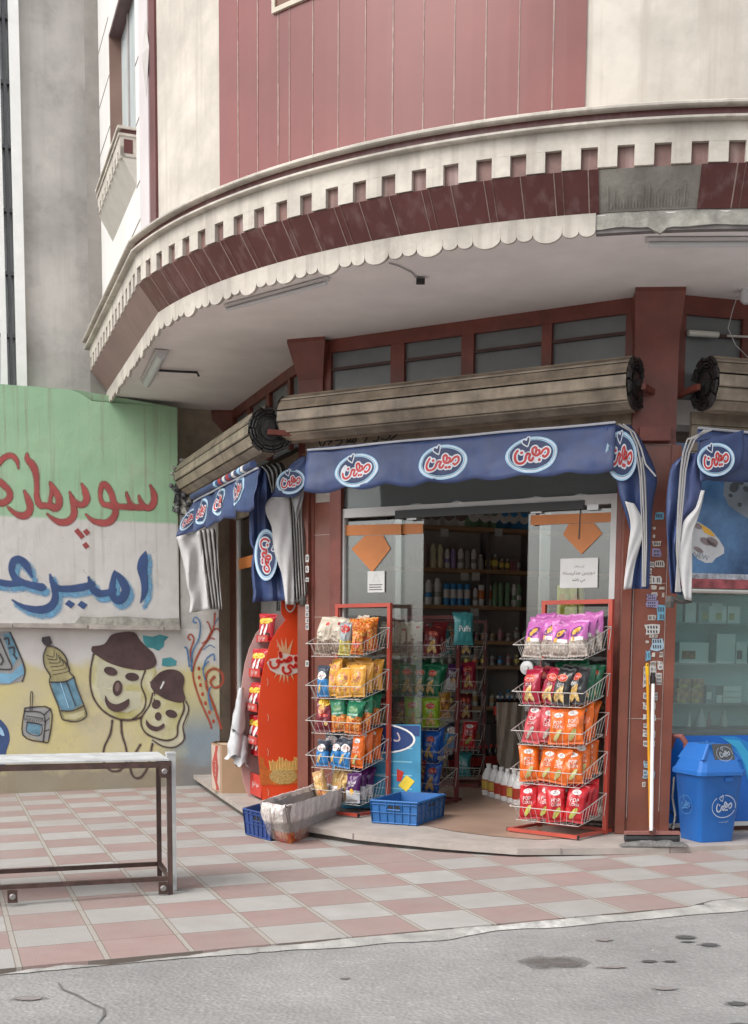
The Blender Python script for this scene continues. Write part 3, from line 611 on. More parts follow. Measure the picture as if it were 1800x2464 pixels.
# hand-written phone scrawl on the hanging slats
mb = MB(); fn = lambda x, y: M.px(760+x/8.26, 1030+y/8.26, .058)
for s_ in ([(60, 240), (90, 330), (120, 360), (160, 330), (190, 260)], [(200, 250), (280, 260), (330, 250), (270, 300), (250, 335)], [(390, 250), (480, 230), (520, 200), (500, 300), (440, 345), (400, 340)], [(590, 340), (600, 370)], [(600, 270), (640, 290), (680, 240), (700, 190), (650, 190), (620, 230), (700, 280)], [(700, 270), (780, 280), (800, 210), (760, 200), (740, 260)], [(950, 180), (1020, 180), (970, 280)], [(1040, 320), (1050, 325)],
           [(1140, 250), (1200, 265), (1240, 220), (1250, 150)], [(1300, 215), (1390, 230), (1450, 200), (1480, 140)], [(1480, 230), (1560, 170), (1620, 120)]): paint(mb, stroke(s_, 26, n=3), fn, black_p)
mb.build('handwritten_number', shM)
# pilaster and door surround of the main bay
mb = MB(); tj0 = t2(M, 690, 1200)[0]; tj1 = t2(M, 728, 1200)[0]; tj2 = t2(M, 752, 1200)[0]; zz = t2(M, 740, 1107)[1]
mb.pbox(M, tj0, tj1, SLAB, 3.0, -.10, -.03, browntile); mb.pbox(M, tj1, tj2, SLAB, 3.0, -.10, 0, redsteel); mb.pbox(M, tj0+.02, tj1-.005, zz, 2.9, -.03, -.02, mat('bare_plaster_patch', (.33, .29, .26), .8, .2, 8))
for z in (1.0, 1.72, 2.42): mb.pbox(M, tj0, tj1, z, z+.006, -.03, -.028, grout)
mb.pbox(M, tj0-.14, tj0-.03, SLAB, 3.0, -.06, .02, browntile); mb.pbox(M, tj0-.03, tj0, SLAB, 3.0, -.1, -.02, redsteel)
tr0 = t2(M, 1360, 1200)[0]
mb.build('door_surround', B); mb = MB(); mb.pbox(M, tr0, tr0+.09, SLAB, 3.0, -.10, 0, redsteel); mb.pbox(M, tr0+.09, tr0+.20, SLAB, 3.0, -.10, .02, browntile); mb.build('door_surround', B)
alu = mat('white_aluminium', (.55, .55, .54), .4, .08, 3); tapeb = mat('black_tape', (.012, .012, .013), .4, .1)
DZ0, DZ1 = t2(M, 1362, 1112, -.05)[1], t2(M, 1362, 1090, -.05)[1]
ta0 = t2(M, 752, 1200, -.05)[0]; ta1 = t2(M, 1362, 1200, -.05)[0]
mb = MB(); mb.pbox(M, ta0, ta1, DZ0, DZ1, -.09, -.03, alu); mb.pbox(M, ta0, ta0+.05, SLAB, DZ0, -.09, -.03, alu); mb.pbox(M, ta1-.045, ta1, SLAB, DZ0, -.09, -.03, alu); mb.pbox(M, ta0, ta0+.03, DZ1, 3.0, -.09, -.03, alu)
DF = mb.build('door_frame', B)
mb = MB(); mb.pbox(M, t2(M, 873, 1126, -.02)[0], t2(M, 1290, 1105, -.02)[0], DZ0-.03, DZ0+.035, -.03, -.015, tapeb); mb.build('door_track', DF)
GL = glass('door_glass', (.93, .96, .95), .025, 0, 2.2); GT = glass('transom_glass', (.55, .62, .62), .22, 0, 1.2)
mb = MB(); mb.pbox(M, ta0+.03, ta1, DZ1, 3.0, -.065, -.055, GT); mb.build('transom_glass', DF)
orange = mat('orange_vinyl', (.55, .19, .05), .5, .06)
def gpanel(x0, x1, o, name='glass_panel'):
    a = t2(M, x0, 1200, o)[0]; b = t2(M, x1, 1200, o)[0]; mb = MB(); mb.pbox(M, a, b, SLAB+.01, DZ0-.03, o-.008, o, GL); return mb.build(name, DF), a, b
gp1, a, b = gpanel(755, 886, -.06); gp2, a2, b2 = gpanel(872, 935, -.09); gp3, a3, b3 = gpanel(1190, 1358, -.06); gp4, a4, b4 = gpanel(1166, 1215, -.09)
def gpaint(parent, name, shapes, o, m):
    mb = MB()
    for sh in shapes: mb.poly([px2(M, x, y, o) for x, y in sh], m)
    return mb.build(name, parent)
gpaint(gp1, 'orange_band', [[(757, 1160), (886, 1157), (886, 1180), (757, 1183)], [(806, 1183), (846, 1182), (862, 1212), (822, 1264), (776, 1212)]], -.055, orange)
gpaint(gp2, 'orange_band', [[(888, 1157), (934, 1156), (934, 1178), (888, 1180)]], -.085, orange)
gpaint(gp3, 'orange_band', [[(1172, 1138), (1358, 1131), (1358, 1152), (1172, 1160)], [(1256, 1157), (1312, 1155), (1330, 1178), (1284, 1224), (1243, 1180)]], -.055, orange)
gpaint(gp3, 'glass_crack_tape', [[(1281, 1120), (1283, 1120), (1280, 1190), (1277, 1190)], [(1275, 1262), (1277, 1262), (1277, 1370), (1274, 1370)]], -.052, tapeb)
clip = mat('grey_clamp', (.5, .5, .5), .3, .05, metal=.3); 
for x, y in ((910, 1142), (1185, 1127), (1310, 1120)):
    mb = MB(); a, b = t2(M, x, y, -.04); mb.pbox(M, a-.045, a+.045, b-.022, b+.022, -.06, -.03, clip); mb.build('glass_clamp', DF)
mb = MB(); a, b = t2(M, 1165, 1475, -.05); mb.lathe(M.at(a, b, -.06), [(.055, 0), (.055, .03), (.02, .035), (.02, .05)], clip, 16, M.n); mb.build('door_lock', DF)
mb = MB(); sh = text2d('DRINK COLD'); a, b = t2(M, 795, 1364, -.054); paint(mb, sh, lambda x, y: M.at(a+x*.055, b+y*.055, -.054), mat('grey_lettering', (.12, .12, .13), .6)); mb.build('glass_lettering', gp1)
paper = mat('white_paper', (.62, .62, .60), .7, .05, 4)
A_NOTICE = '\uFEA9\uFEED\uFEAD\uFE91\uFEF4\uFEE6 \uFEE3\uFEAA\uFE8D\uFEAD\uFE91\uFEB4\uFE98\uFEEA'
a, b = t2(M, 1237, 1265, -.05); a2_, _ = t2(M, 1320, 1265, -.05); zt_ = t2(M, 1237, 1234, -.05)[1]; zb_ = t2(M, 1237, 1299, -.05)[1]
N1 = MB(); N1.pbox(M, a, a2_, zb_, zt_, -.052, -.050, paper); sh = text2d(A_NOTICE, True); k_ = (a2_-a)*.85/sh[2]; paint(N1, sh, lambda x, y: M.at((a+a2_)/2+x*k_, (zt_+zb_)/2+y*k_-.0, -.0485), mat('brown_ink', (.12, .05, .06)))
sh = text2d('\uFEE3\uFEF2 \uFE91\uFE8E\uFEB7\uFEAA', True); paint(N1, sh, lambda x, y: M.at((a+a2_)/2+x*k_*.8, (zt_+zb_)/2+y*k_*.8-.055, -.0485), black_p)
paint(N1, text2d('\uFE8D\uFEF3\uFEE6 \uFEE3\uFED0\uFE8E\uFEAF\uFEE9', True), lambda x, y: M.at((a+a2_)/2+x*k_*.6, (zt_+zb_)/2+y*k_*.6+.05, -.0485), mat('grey_lettering', (.1, .1, .1)))
tag(N1.build('notice'), 'white paper camera notice stuck on the right-hand glass door panel', 'notice')
N2 = MB(); a, zt_ = t2(M, 812, 1262, -.05); a2_, zb_ = t2(M, 849, 1308, -.05); N2.pbox(M, a, a2_, zb_, zt_, -.052, -.05, paper)
paint(N2, stroke([(0, .9, .05), (.9, -.6, .05), (-.9, -.6, .05), (0, .9, .05)], n=1), lambda x, y: M.at((a+a2_)/2+x*.04, zt_-.06+y*.04, -.0485), mat('grey_lettering', (.1, .1, .1)))
for i in range(3): N2.pbox(M, a+.015, a2_-.02-.01*(i % 2), zb_+.02+i*.02, zb_+.028+i*.02, -.05, -.049, mat('grey_lettering', (.1, .1, .1)))
tag(N2.build('notice'), 'small pale warning sticker with a triangle on the left glass panel', 'notice')
# interior shell
floorm = mat('shop_floor_stone', (.36, .245, .185), .35, .12, 2, .03, 30, dirt=.15); slabm = mat('step_stone', (.36, .32, .29), .7, .12, 4, .2, 30, dirt=.15)
edgep = [atz(x, y, SLAB) for x, y in ((480.7, 1874), (530, 1908), (580.7, 1941.7), (680, 1978), (850, 2006), (912, 2012.7), (1060, 2028), (1245, 2042), (1350, 2042), (1480, 2041), (1612, 2039), (1800, 2033))]
edgep.append(edgep[-1]+U*3.5)
mb = MB(); inner = [Vector((p.x, p.y, SLAB)) for p in ((edgep[-1]+V*1.2), R.at(3, 0, .02), c1.copy(), M.at(0, 0, .02), L.at(0, 0, 0), Vector((-1.95, 13.36, 0)))]
inner = [Vector((p.x, p.y, SLAB)) for p in (edgep[-1]+V*6, Vector((-2.6, 14.6, 0)))]
mb.poly(edgep+inner, slabm, .045, Z)
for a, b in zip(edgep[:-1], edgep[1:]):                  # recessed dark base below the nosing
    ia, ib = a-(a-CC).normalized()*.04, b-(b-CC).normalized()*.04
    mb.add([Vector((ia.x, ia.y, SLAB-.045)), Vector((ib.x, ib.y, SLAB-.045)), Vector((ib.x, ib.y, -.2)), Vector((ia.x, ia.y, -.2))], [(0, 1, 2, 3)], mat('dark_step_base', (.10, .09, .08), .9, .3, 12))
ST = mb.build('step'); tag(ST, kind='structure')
mb = MB()
for i in (4, 8, 10):
    a = edgep[i]; d = (a-CC).normalized(); d.z = 0; mb.box(Vector((a.x, a.y, SLAB-.022))+d*.0, .008, .012, .047, gdark, Vector((-d.y, d.x, 0)), d)
tag(mb.build('step_joint'), kind='structure')
fz = SLAB+.004; fp = [M.px(755*K+20, 1960, -.02), Vector((-.03, 10.1, 0)), Vector((.35, 9.62, 0)), Vector((.72, 9.02, 0)), Vector((1.05, 8.86, 0)), Vector((1.3, 8.95, 0)), Vector((1.6, 9.3, 0)), Vector((6, 10.6, 0)), Vector((4.5, 16.2, 0)), Vector((-1.7, 14.0, 0)), Vector((-.75, 11.2, 0))]
fp[0] = Vector((-.35, 10.45, 0)); fp[1] = Vector((.1, 9.75, 0)); fp[2] = Vector((.45, 9.25, 0))
mb = MB(); mb.poly([Vector((p.x, p.y, fz)) for p in fp], floorm); tag(mb.build('floor'), kind='structure')
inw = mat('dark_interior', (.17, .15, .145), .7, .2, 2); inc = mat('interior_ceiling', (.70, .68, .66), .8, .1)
BK = PL((-2.0, 13.95), (-2.0+U.x, 13.95+U.y)); 
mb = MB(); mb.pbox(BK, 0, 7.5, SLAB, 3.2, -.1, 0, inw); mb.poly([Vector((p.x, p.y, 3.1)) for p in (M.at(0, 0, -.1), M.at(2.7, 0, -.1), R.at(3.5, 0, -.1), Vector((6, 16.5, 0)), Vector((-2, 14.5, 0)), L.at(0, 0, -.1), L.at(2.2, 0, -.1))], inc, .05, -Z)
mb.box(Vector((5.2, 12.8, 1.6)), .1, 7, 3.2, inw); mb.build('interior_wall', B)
# left bay glazing
mb = MB(); a0 = L.sz(570, 1500)[0]; a1 = 2.2; mb.pbox(L, a0-.012, a0+.03, SLAB, 3.0, -.05, 0, alu); LW = mb.build('window_frame', B)
mb = MB(); mb.pbox(L, a0+.03, a1, .35, 3.0, -.03, -.02, GL); mb.build('glass_panel', LW); mb = MB(); mb.pbox(L, a0+.03, a1, SLAB, .35, -.05, -.0, browntile); mb.pbox(L, a0-.30, a0-.012, SLAB, 3.0, -.08, .01, browntile); mb.build('brown_surround', LW)
mb = MB(); z = L.sz(600, 1350)[1]; mb.pbox(L, a0+.03, a1, z-.06, z+.06, -.019, -.017, orange); mb.build('orange_band', LW)
# right bay: glazing, chrome bar, posters
mb = MB(); r0 = R.sz(1602, 1500)[0]; mb.pbox(R, r0-.05, r0, SLAB, 3.0, -.06, .0, browntile); zbar = R.sz(1700, 1422)[1]; zpan = R.sz(1700, 1770)[1]
mb.pbox(R, r0, r0+3, .0, .30, -.08, -.06, browntile); RW = mb.build('window_frame', B)
# ================================================================== MURAL WALL AND NEIGHBOUR
def wallmat():
    m = bpy.data.materials.new('painted_mural_render'); m.use_nodes = True; t = m.node_tree; b = t.nodes['Principled BSDF']; lk = t.links.new
    ge = nd(t, 'ShaderNodeNewGeometry'); sp = nd(t, 'ShaderNodeSeparateXYZ'); lk(ge.outputs['Position'], sp.inputs[0])
    def noise(sc, det=6, r=.6, mp=None):
        n = nd(t, 'ShaderNodeTexNoise'); n.inputs['Scale'].default_value = sc; n.inputs['Detail'].default_value = det; n.inputs['Roughness'].default_value = r
        if mp: q = nd(t, 'ShaderNodeMapping'); q.inputs['Scale'].default_value = mp; lk(ge.outputs['Position'], q.inputs[0]); lk(q.outputs[0], n.inputs[0])
        else: lk(ge.outputs['Position'], n.inputs[0])
        return n.outputs[0]
    def mth(op, a, c=None, d=None, cl=False):
        n = nd(t, 'ShaderNodeMath', operation=op); n.use_clamp = cl
        for i, v in enumerate((a, c, d)):
            if v is None: continue
            if isinstance(v, (int, float)): n.inputs[i].default_value = v
            else: lk(v, n.inputs[i])
        return n.outputs[0]
    def mix(f, a, c):
        n = nd(t, 'ShaderNodeMix', data_type='RGBA'); lk(f, n.inputs[0])
        for i, v in ((6, a), (7, c)):
            if isinstance(v, tuple): n.inputs[i].default_value = (*v, 1)
            else: lk(v, n.inputs[i])
        return n.outputs[2]
    def step(v, lo, hi):
        n = nd(t, 'ShaderNodeMapRange'); n.inputs[1].default_value = lo; n.inputs[2].default_value = hi; lk(v, n.inputs[0]); return n.outputs[0]
    z = sp.outputs[2]; n3 = noise(3); zz = mth('ADD', z, mth('MULTIPLY', mth('SUBTRACT', noise(6), .5), .02))
    green = mix(step(noise(1.3), .35, .65), (.36, .54, .35), (.29, .49, .31)); white = mix(step(n3, .3, .7), (.66, .645, .62), (.59, .57, .545))
    col = mix(step(zz, 2.745, 2.775), white, green)
    yel = mix(step(noise(2.2), .35, .65), (.63, .56, .26), (.56, .51, .33)); zy = mth('ADD', z, mth('MULTIPLY', mth('SUBTRACT', noise(2.0), .5), .5))
    col = mix(step(zy, 1.22, 1.32), yel, col)
    # old blue spray at the foot near the shop, teal patches under the ledge
    x = sp.outputs[0]; bl = mth('MULTIPLY', step(mth('ADD', x, mth('MULTIPLY', noise(2.5), .5)), -2.35, -2.0), step(z, 1.0, .5)); col = mix(mth('MULTIPLY', bl, .8), col, (.16, .25, .36))
    # dirt streaks from the top and grime at the foot
    st = step(noise(2.0, 6, .6, (8, 8, .28)), .54, .72); col = mix(mth('MULTIPLY', mth('MULTIPLY', st, step(z, 1.7, 3.0)), .85), col, (.27, .26, .19))
    col = mix(mth('MULTIPLY', step(noise(1.6, 8, .7), .55, .7), .35), col, (.33, .29, .26))
    zf = mth('ADD', z, mth('MULTIPLY', mth('SUBTRACT', noise(4.5), .5), .45)); col = mix(mth('MULTIPLY', step(zf, .30, .12), .75), col, (.22, .19, .17))
    col = mix(mth('MULTIPLY', step(noise(9, 5, .7), .66, .70), step(z, .9, .4)), col, (.25, .22, .21))
    sp3 = step(noise(14, 4, .7), .66, .69); col = mix(mth('MULTIPLY', sp3, .35), col, (.30, .28, .26))
    lk(col, b.inputs['Base Color']); b.inputs['Roughness'].default_value = .85
    h = mth('ADD', noise(5, 8, .65), mth('MULTIPLY', noise(40, 4), .25)); bp = nd(t, 'ShaderNodeBump'); bp.inputs['Strength'].default_value = .35; bp.inputs['Distance'].default_value = .012; lk(h, bp.inputs['Height']); lk(bp.outputs[0], b.inputs['Normal'])
    return m
WM = wallmat()
MW = thing('mural_wall', 'painted garden wall, green over white over yellow, with murals of snacks', 'wall', W.at(-2, .0, 0))
wl = -9.0
mb = MB(); w1, zt1 = W.sz(174*K, 862*K); w2 = W.sz(426, 981)[0]; zt2 = W.sz(426, 981)[1]; w3 = W.sz(528, 1600)[0]; zled = W.sz(200, 1385*K)[1]
wb1, zbk = W.sz(418, 1160)
def wbump(t, z): return .005*mnoise.noise(Vector((t*1.6, z*1.6, 0)))+.003*mnoise.noise(Vector((t*6, z*6, 3)))
def wgrid(mb, t0, t1, z0f, z1f, nu, nv, m, o=0):
    mb.grid(lambda u, v: (lambda t: (lambda z: W.at(t, z, o+wbump(t, z)))(z0f(t)+(z1f(t)-z0f(t))*v))(t0+(t1-t0)*u), nu, nv, m)
topf = lambda t: (zt1 if t < w1 else zt1+(zt2-zt1)*min(1, (t-w1)/.08))+.006*mnoise.noise(Vector((t*5, 0, 0)))
wgrid(mb, wl, w2, lambda t: zled-.02, topf, 90, 30, WM)
mb.poly([W.at(w2, zled, .0), W.at(w2, zt2, .0), W.at(w2, zt2, -.18), W.at(w2, zled, -.18)], WM)
mb.poly([W.at(wl, zt1, .0), W.at(w1, zt1, .0), W.at(w2, zt2, .0), W.at(w2, zt2, -.22), W.at(wl, zt1, -.22)], WM)
wgrid(mb, wl, w3, lambda t: W.sz(0, 1911)[1]-.3, lambda t: zled, 90, 20, WM, -.012)
lwhite = mat('flaking_white_render', (.58, .56, .53), .85, .15, 4, .6, 20, dirt=.3)
wgrid(mb, w2+.02, w3, lambda t: zled-.02, lambda t: zbk+.25, 12, 12, lwhite, -.02)
mb.build('rendered_wall', MW)
mb = MB()                                             # broken stone ledge
t = wl; rr = random.Random(8)
while t < w2-.02:
    l = .5+rr.random()*.5; l = min(l, w2-t); mb.box(W.at(t+l/2, zled+.012*rr.random(), .035), l-.01, .11+.02*rr.random(), .045, cem_ := mat('ledge_stone', (.42, .385, .35), .9, .2, 8, .6, 30, dirt=.35), W.d, W.n); t += l
wgrid(mb, W.sz(150, 1500)[0], w2, lambda t: zled+.02, lambda t: zled+.11+.03*mnoise.noise(Vector((t*3, 1, 0)))-(.07 if t < W.sz(190, 1500)[0] else 0), 20, 4, rough, .03)
mb.build('stone_ledge', MW)
rub = mat('dark_rubble', (.10, .10, .105), .95, .4, 6, .8, 25)
mb = MB()
mb.grid(lambda u, v: (lambda t, z: W.at(t, z, .015+.05*mnoise.noise(Vector((t*9, z*9, 1)))+.03*mnoise.noise(Vector((t*25, z*25, 2)))))(w2-.07*(1-v)-.03*mnoise.noise(Vector((v*7, 0, 1)))+(.42-.30*v)*u, zbk-.30+.45*v-.10*u), 36, 36, rub, lambda u, v: rub if mnoise.noise(Vector((u*5, v*5, 0))) > -.25 else rough)
for k in range(70):
    u, v = rr.random(), rr.random(); t = w2-.06+(.40-.30*v)*u; z = zbk-.30+.45*v-.10*u; s_ = .012+.022*rr.random(); c_ = W.at(t, z, .01)
    mb.lathe(c_, [(s_*.6, 0), (s_, s_*.5), (s_*.8, s_*1.1), (s_*.3, s_*1.3)], rub if k % 3 else rough, 5, Vector((rr.gauss(0, 1), rr.gauss(0, 1), rr.gauss(0, 1))).normalized())
mb.build('broken_masonry', MW)
# neighbour behind
NB = thing('neighbour_building', 'grey rendered neighbour building with a tall white-framed window strip', 'building', W.at(-4, 0, -.6))
gren = mat('grey_cement_render', (.44, .42, .395), .95, .18, 1.3, .6, 7, dirt=.32, streak=.3, stcol=(.30, .28, .26))
mb = MB(); tn0 = W.sz(30, 400, -.45)[0]; mb.pbox(W, tn0, 4.0, 0, 10, -.75, -.45, gren); mb.build('rendered_wall', NB)
mb = MB(); mb.pbox(W, w2-.3, w3+1.0, 0, 4.3, -.44, -.36, mat('beige_plaster', (.47, .40, .32), .9, .2, 2.5, .5, 12, dirt=.4)); mb.build('plaster_return', NB)
mb = MB(); mb.pbox(W, tn0-.01, tn0+.09, 3.9, 10, -.45, -.38, white_p); mb.pbox(W, tn0-.16, tn0-.10, 3.9, 10, -.5, -.42, white_p); 
z = 4.0
while z < 10: mb.pbox(W, tn0-3, tn0-.01, z, z+.035, -.5, -.43, mat('dark_mullion', (.06, .06, .065), .4)); z += .62
mb.pbox(W, tn0-.07, tn0-.04, 3.9, 10, -.5, -.425, mat('dark_mullion', (.06, .06, .065))); wf = mb.build('window_frame', NB)
mb = MB(); mb.pbox(W, tn0-3, tn0-.005, 3.9, 10, -.56, -.52, mat('frosted_white_pane', (.62, .64, .64), .2, .1, 1)); mb.build('pane', wf)
# ---- paint on the mural wall
def wpt(x, y, o=.0): 
    p = W.px(x, y, o); t = (p-W.p).dot(W.d); return W.px(x, y, o+wbump(t, p.z)+(-.012 if p.z < zled else 0))
def wp1(o): return lambda x, y: wpt(x/3.591, 900+y/3.591, o)
def wp5(o): return lambda x, y: wpt(x/2.7533, 1200+y/2.7533, o)
mred = mat('red_spray', (.36, .075, .07), .7, .15, 5); mblue = mat('blue_spray', (.045, .085, .21), .7, .15, 5); mlb = mat('light_blue_spray', (.20, .42, .60), .7, .15, 5)
mbrown = mat('dark_brown_spray', (.085, .05, .05), .7, .2, 8); myel = mat('yellow_spray', (.52, .47, .17), .75, .12, 4, col2=(.56, .54, .38)); mout = mat('dark_outline', (.06, .05, .055), .7, .2, 8)
RS = [[(1300, 962, 12), (1330, 1040, 42), (1328, 1110, 48), (1290, 1155, 48), (1240, 1140, 38), (1210, 1085, 24), (1200, 1050, 8)], [(1250, 1150, 40), (1180, 1152, 42), (1135, 1130, 36), (1105, 1070, 22), (1092, 1020, 6)], [(1150, 1150, 40), (1080, 1148, 44), (1020, 1140, 42), (985, 1110, 42), (965, 1040, 42), (930, 975, 44), (890, 950, 40), (870, 1000, 30), (866, 1070, 26), (895, 1125, 36), (960, 1140, 42), (1000, 1170, 44), (980, 1240, 50), (930, 1282, 52), (860, 1285, 44), (790, 1258, 26), (742, 1212, 6)],
      [(706, 948, 8), (735, 1015, 46), (748, 1080, 52), (722, 1125, 46), (670, 1122, 40), (625, 1075, 26), (603, 1022, 8)], [(618, 1060, 26), (635, 1140, 42), (636, 1220, 50), (592, 1272, 52), (530, 1282, 46), (465, 1257, 30), (408, 1208, 6)],
      [(432, 935, 8), (475, 1005, 42), (510, 1080, 50), (500, 1150, 50), (455, 1160, 36), (432, 1100, 26), (445, 1020, 24), (436, 950, 14)], [(470, 1150, 44), (400, 1138, 42), (345, 1130, 48), (318, 1060, 38), (318, 950, 34), (308, 850, 48), (280, 785, 52), (240, 740, 40), (233, 690, 14)],
      [(210, 1008, 8), (242, 1080, 42), (262, 1150, 48), (240, 1208, 54), (190, 1225, 50), (125, 1200, 32), (66, 1148, 6)], [(-30, 915, 44), (30, 955, 44), (78, 1010, 44), (82, 1070, 48), (30, 1112, 48), (-40, 1110, 42)], [(-20, 785, 30), (40, 720, 40), (100, 706, 38), (145, 748, 26), (160, 815, 6)]]
mb = MB()
for s_ in RS: paint(mb, stroke(s_, grow=13), wp1(.002), veil('red_overspray', (.36, .09, .08), .22)); paint(mb, stroke(s_, grow=8), wp1(.003), veil('red_overspray_near', (.36, .08, .07), .42)); paint(mb, stroke(s_, grow=1), wp1(.004), mred)
for x, y in ((672, 1362), (702, 1396), (748, 1366), (742, 1482)): paint(mb, polyf([(x-32, y-6), (x+2, y-32), (x+32, y+6), (x-2, y+32)]), wp1(.004), mred)
mb.build('red_lettering', MW)
BS = [[(1258, 1535, 6), (1240, 1600, 70), (1228, 1680, 80), (1245, 1780, 58), (1248, 1880, 46), (1215, 1975, 6)], [(988, 1700, 6), (1040, 1765, 50), (1085, 1845, 64), (1070, 1920, 64), (1028, 1955, 62), (982, 1930, 52), (965, 1870, 46), (978, 1780, 42), (988, 1712, 18)], [(985, 1870, 44), (910, 1893, 50), (845, 1890, 56), (795, 1845, 50), (765, 1755, 12)], [(800, 1815, 42), (720, 1840, 56), (600, 1855, 52), (500, 1848, 46), (452, 1800, 40), (432, 1732, 10)], [(460, 1830, 40), (478, 1915, 52), (455, 1988, 62), (390, 2030, 64), (300, 2033, 52), (200, 2008, 30), (106, 1953, 6)], [(276, 1752, 10), (232, 1660, 54), (170, 1602, 58), (115, 1620, 56), (100, 1700, 46), (130, 1760, 46), (200, 1800, 46), (280, 1825, 52), (366, 1842, 60)], [(170, 1800, 50), (80, 1812, 46), (-30, 1790, 46)]]
mb = MB()
for s_ in BS:
    for g_, a_, o_ in ((26, .20, .0016), (16, .40, .0024), (5, .80, .0032)): paint(mb, stroke([(x+32, y+40, w_*.85) for x, y, w_ in s_], grow=g_), wp1(o_), veil(f'light_blue_overspray_{g_}', (.17, .40, .62), a_))
mb.build('light_blue_shading', MW)
mb = MB()
for s_ in BS: paint(mb, stroke(s_, grow=7), wp1(.0045), veil('blue_overspray', (.06, .11, .26), .4)); paint(mb, stroke(s_, grow=1), wp1(.0055), mblue)
for x, y in ((604, 1988), (712, 1996)): paint(mb, polyf([(x-44, y), (x-10, y-38), (x+44, y-4), (x+10, y+38)]), wp1(.0055), mblue)
mb.build('blue_lettering', MW)
def fig(name, items):
    mb = MB()
    for i, (kind, pts, m, *a) in enumerate(items):
        o = .003+.0012*i; fn = wp5(o)
        if kind == 'p': paint(mb, polyf([q[:2] for q in spline([(*p, 1) for p in pts+[pts[0]]], 3)][:-1]), fn, m)
        elif kind == 'q': paint(mb, polyf(pts), fn, m)
        elif kind == 's': paint(mb, stroke(pts, a[0]*.8), fn, m); paint(mb, stroke(pts, a[0]*1.9), wp5(o-.0005), veil('dark_overspray' if m in (mbrown, mout) else 'colour_overspray_'+m.name, tuple(m.node_tree.nodes['Mix'].inputs[6].default_value[:3]), .3))
        elif kind == 'e': paint(mb, polyf(ell(*pts)), fn, m)
        elif kind == 't': sh = text2d(a[0]); cx, cy, sc, rot = pts; c_, s_ = math.cos(rot), math.sin(rot); paint(mb, sh, lambda x, y: fn(cx+(x*c_+y*s_)*sc, cy+(x*s_-y*c_)*sc), m)
    mb.build(name, MW)
F1 = [(620, 1030), (600, 1130), (598, 1230), (625, 1330), (690, 1410), (780, 1458), (870, 1465), (950, 1440), (1008, 1385), (1024, 1290), (1000, 1215), (1030, 1120), (850, 1060), (720, 1040)]
fig('ice_cream_mural', [('s', [(745, 1470), (730, 1560), (690, 1650), (690, 1750), (740, 1803), (800, 1795), (840, 1740), (835, 1650), (808, 1560), (803, 1470)], mbrown, 12), ('p', F1, myel), ('q', [(650, 1060), (640, 1250), (700, 1380), (840, 1420), (930, 1380), (940, 1250), (960, 1150), (860, 1140)], mat('cream_spray', (.56, .54, .40), .75, .1)), ('s', F1[:11], mbrown, 11), ('s', [(962, 1140), (935, 1230), (965, 1320), (950, 1400), (880, 1460)], mbrown, 9),
    ('p', [(610, 978), (690, 963), (735, 905), (800, 886), (890, 886), (930, 940), (975, 985), (1020, 1030), (1034, 1100), (960, 1135), (850, 1125), (740, 1095), (650, 1045), (606, 1010)], mbrown), ('e', (733, 1143, 46, 28, .3), mbrown), ('e', (875, 1180, 46, 27, .1), mbrown), ('e', (778, 1255, 32, 52, .1), mbrown), ('e', (778, 1248, 14, 30, .1), mat('faded_brown', (.22, .15, .14), .7)),
    ('p', [(698, 1300), (725, 1345), (770, 1362), (820, 1345), (855, 1325), (852, 1370), (815, 1402), (770, 1412), (722, 1392), (696, 1345)], mbrown)])
F2 = [(1012, 1290), (990, 1370), (935, 1460), (955, 1540), (1020, 1582), (1110, 1602), (1172, 1572), (1178, 1500), (1218, 1400), (1215, 1340), (1110, 1335)]
fig('ice_cream_mural', [('s', [(930, 1630), (880, 1720), (865, 1790), (890, 1845), (940, 1840), (985, 1760), (1005, 1650), (1015, 1600)], mbrown, 12), ('p', [(1215, 1330), (1250, 1380), (1245, 1440), (1215, 1530), (1210, 1610), (1150, 1645), (1060, 1635), (1000, 1595), (1180, 1500)], mat('cream_spray', (.56, .54, .40))), ('s', [(1232, 1345), (1250, 1400), (1212, 1510), (1222, 1590), (1160, 1645), (1080, 1640), (1010, 1600)], mbrown, 8), ('p', F2, myel), ('s', F2[:10], mbrown, 10),
    ('p', [(1000, 1212), (1060, 1150), (1130, 1130), (1190, 1145), (1222, 1190), (1213, 1260), (1228, 1330), (1190, 1352), (1110, 1332), (1040, 1292), (1000, 1250)], mbrown), ('e', (1035, 1362, 28, 32, .6), mbrown), ('e', (1135, 1425, 40, 26, .3), mbrown), ('e', (1048, 1442, 22, 28, 0), mbrown), ('p', [(970, 1462), (1000, 1498), (1048, 1510), (1085, 1488), (1087, 1515), (1040, 1540), (990, 1526), (966, 1492)], mbrown), ('s', [(1065, 1255), (1085, 1215)], white_p, 10)])
BT = [(312, 975), (288, 1040), (296, 1110), (332, 1170), (328, 1215), (352, 1290), (385, 1370), (410, 1455), (440, 1470), (500, 1478), (550, 1462), (574, 1428), (545, 1340), (505, 1240), (490, 1180), (462, 1150), (440, 1060), (400, 1005), (352, 980)]
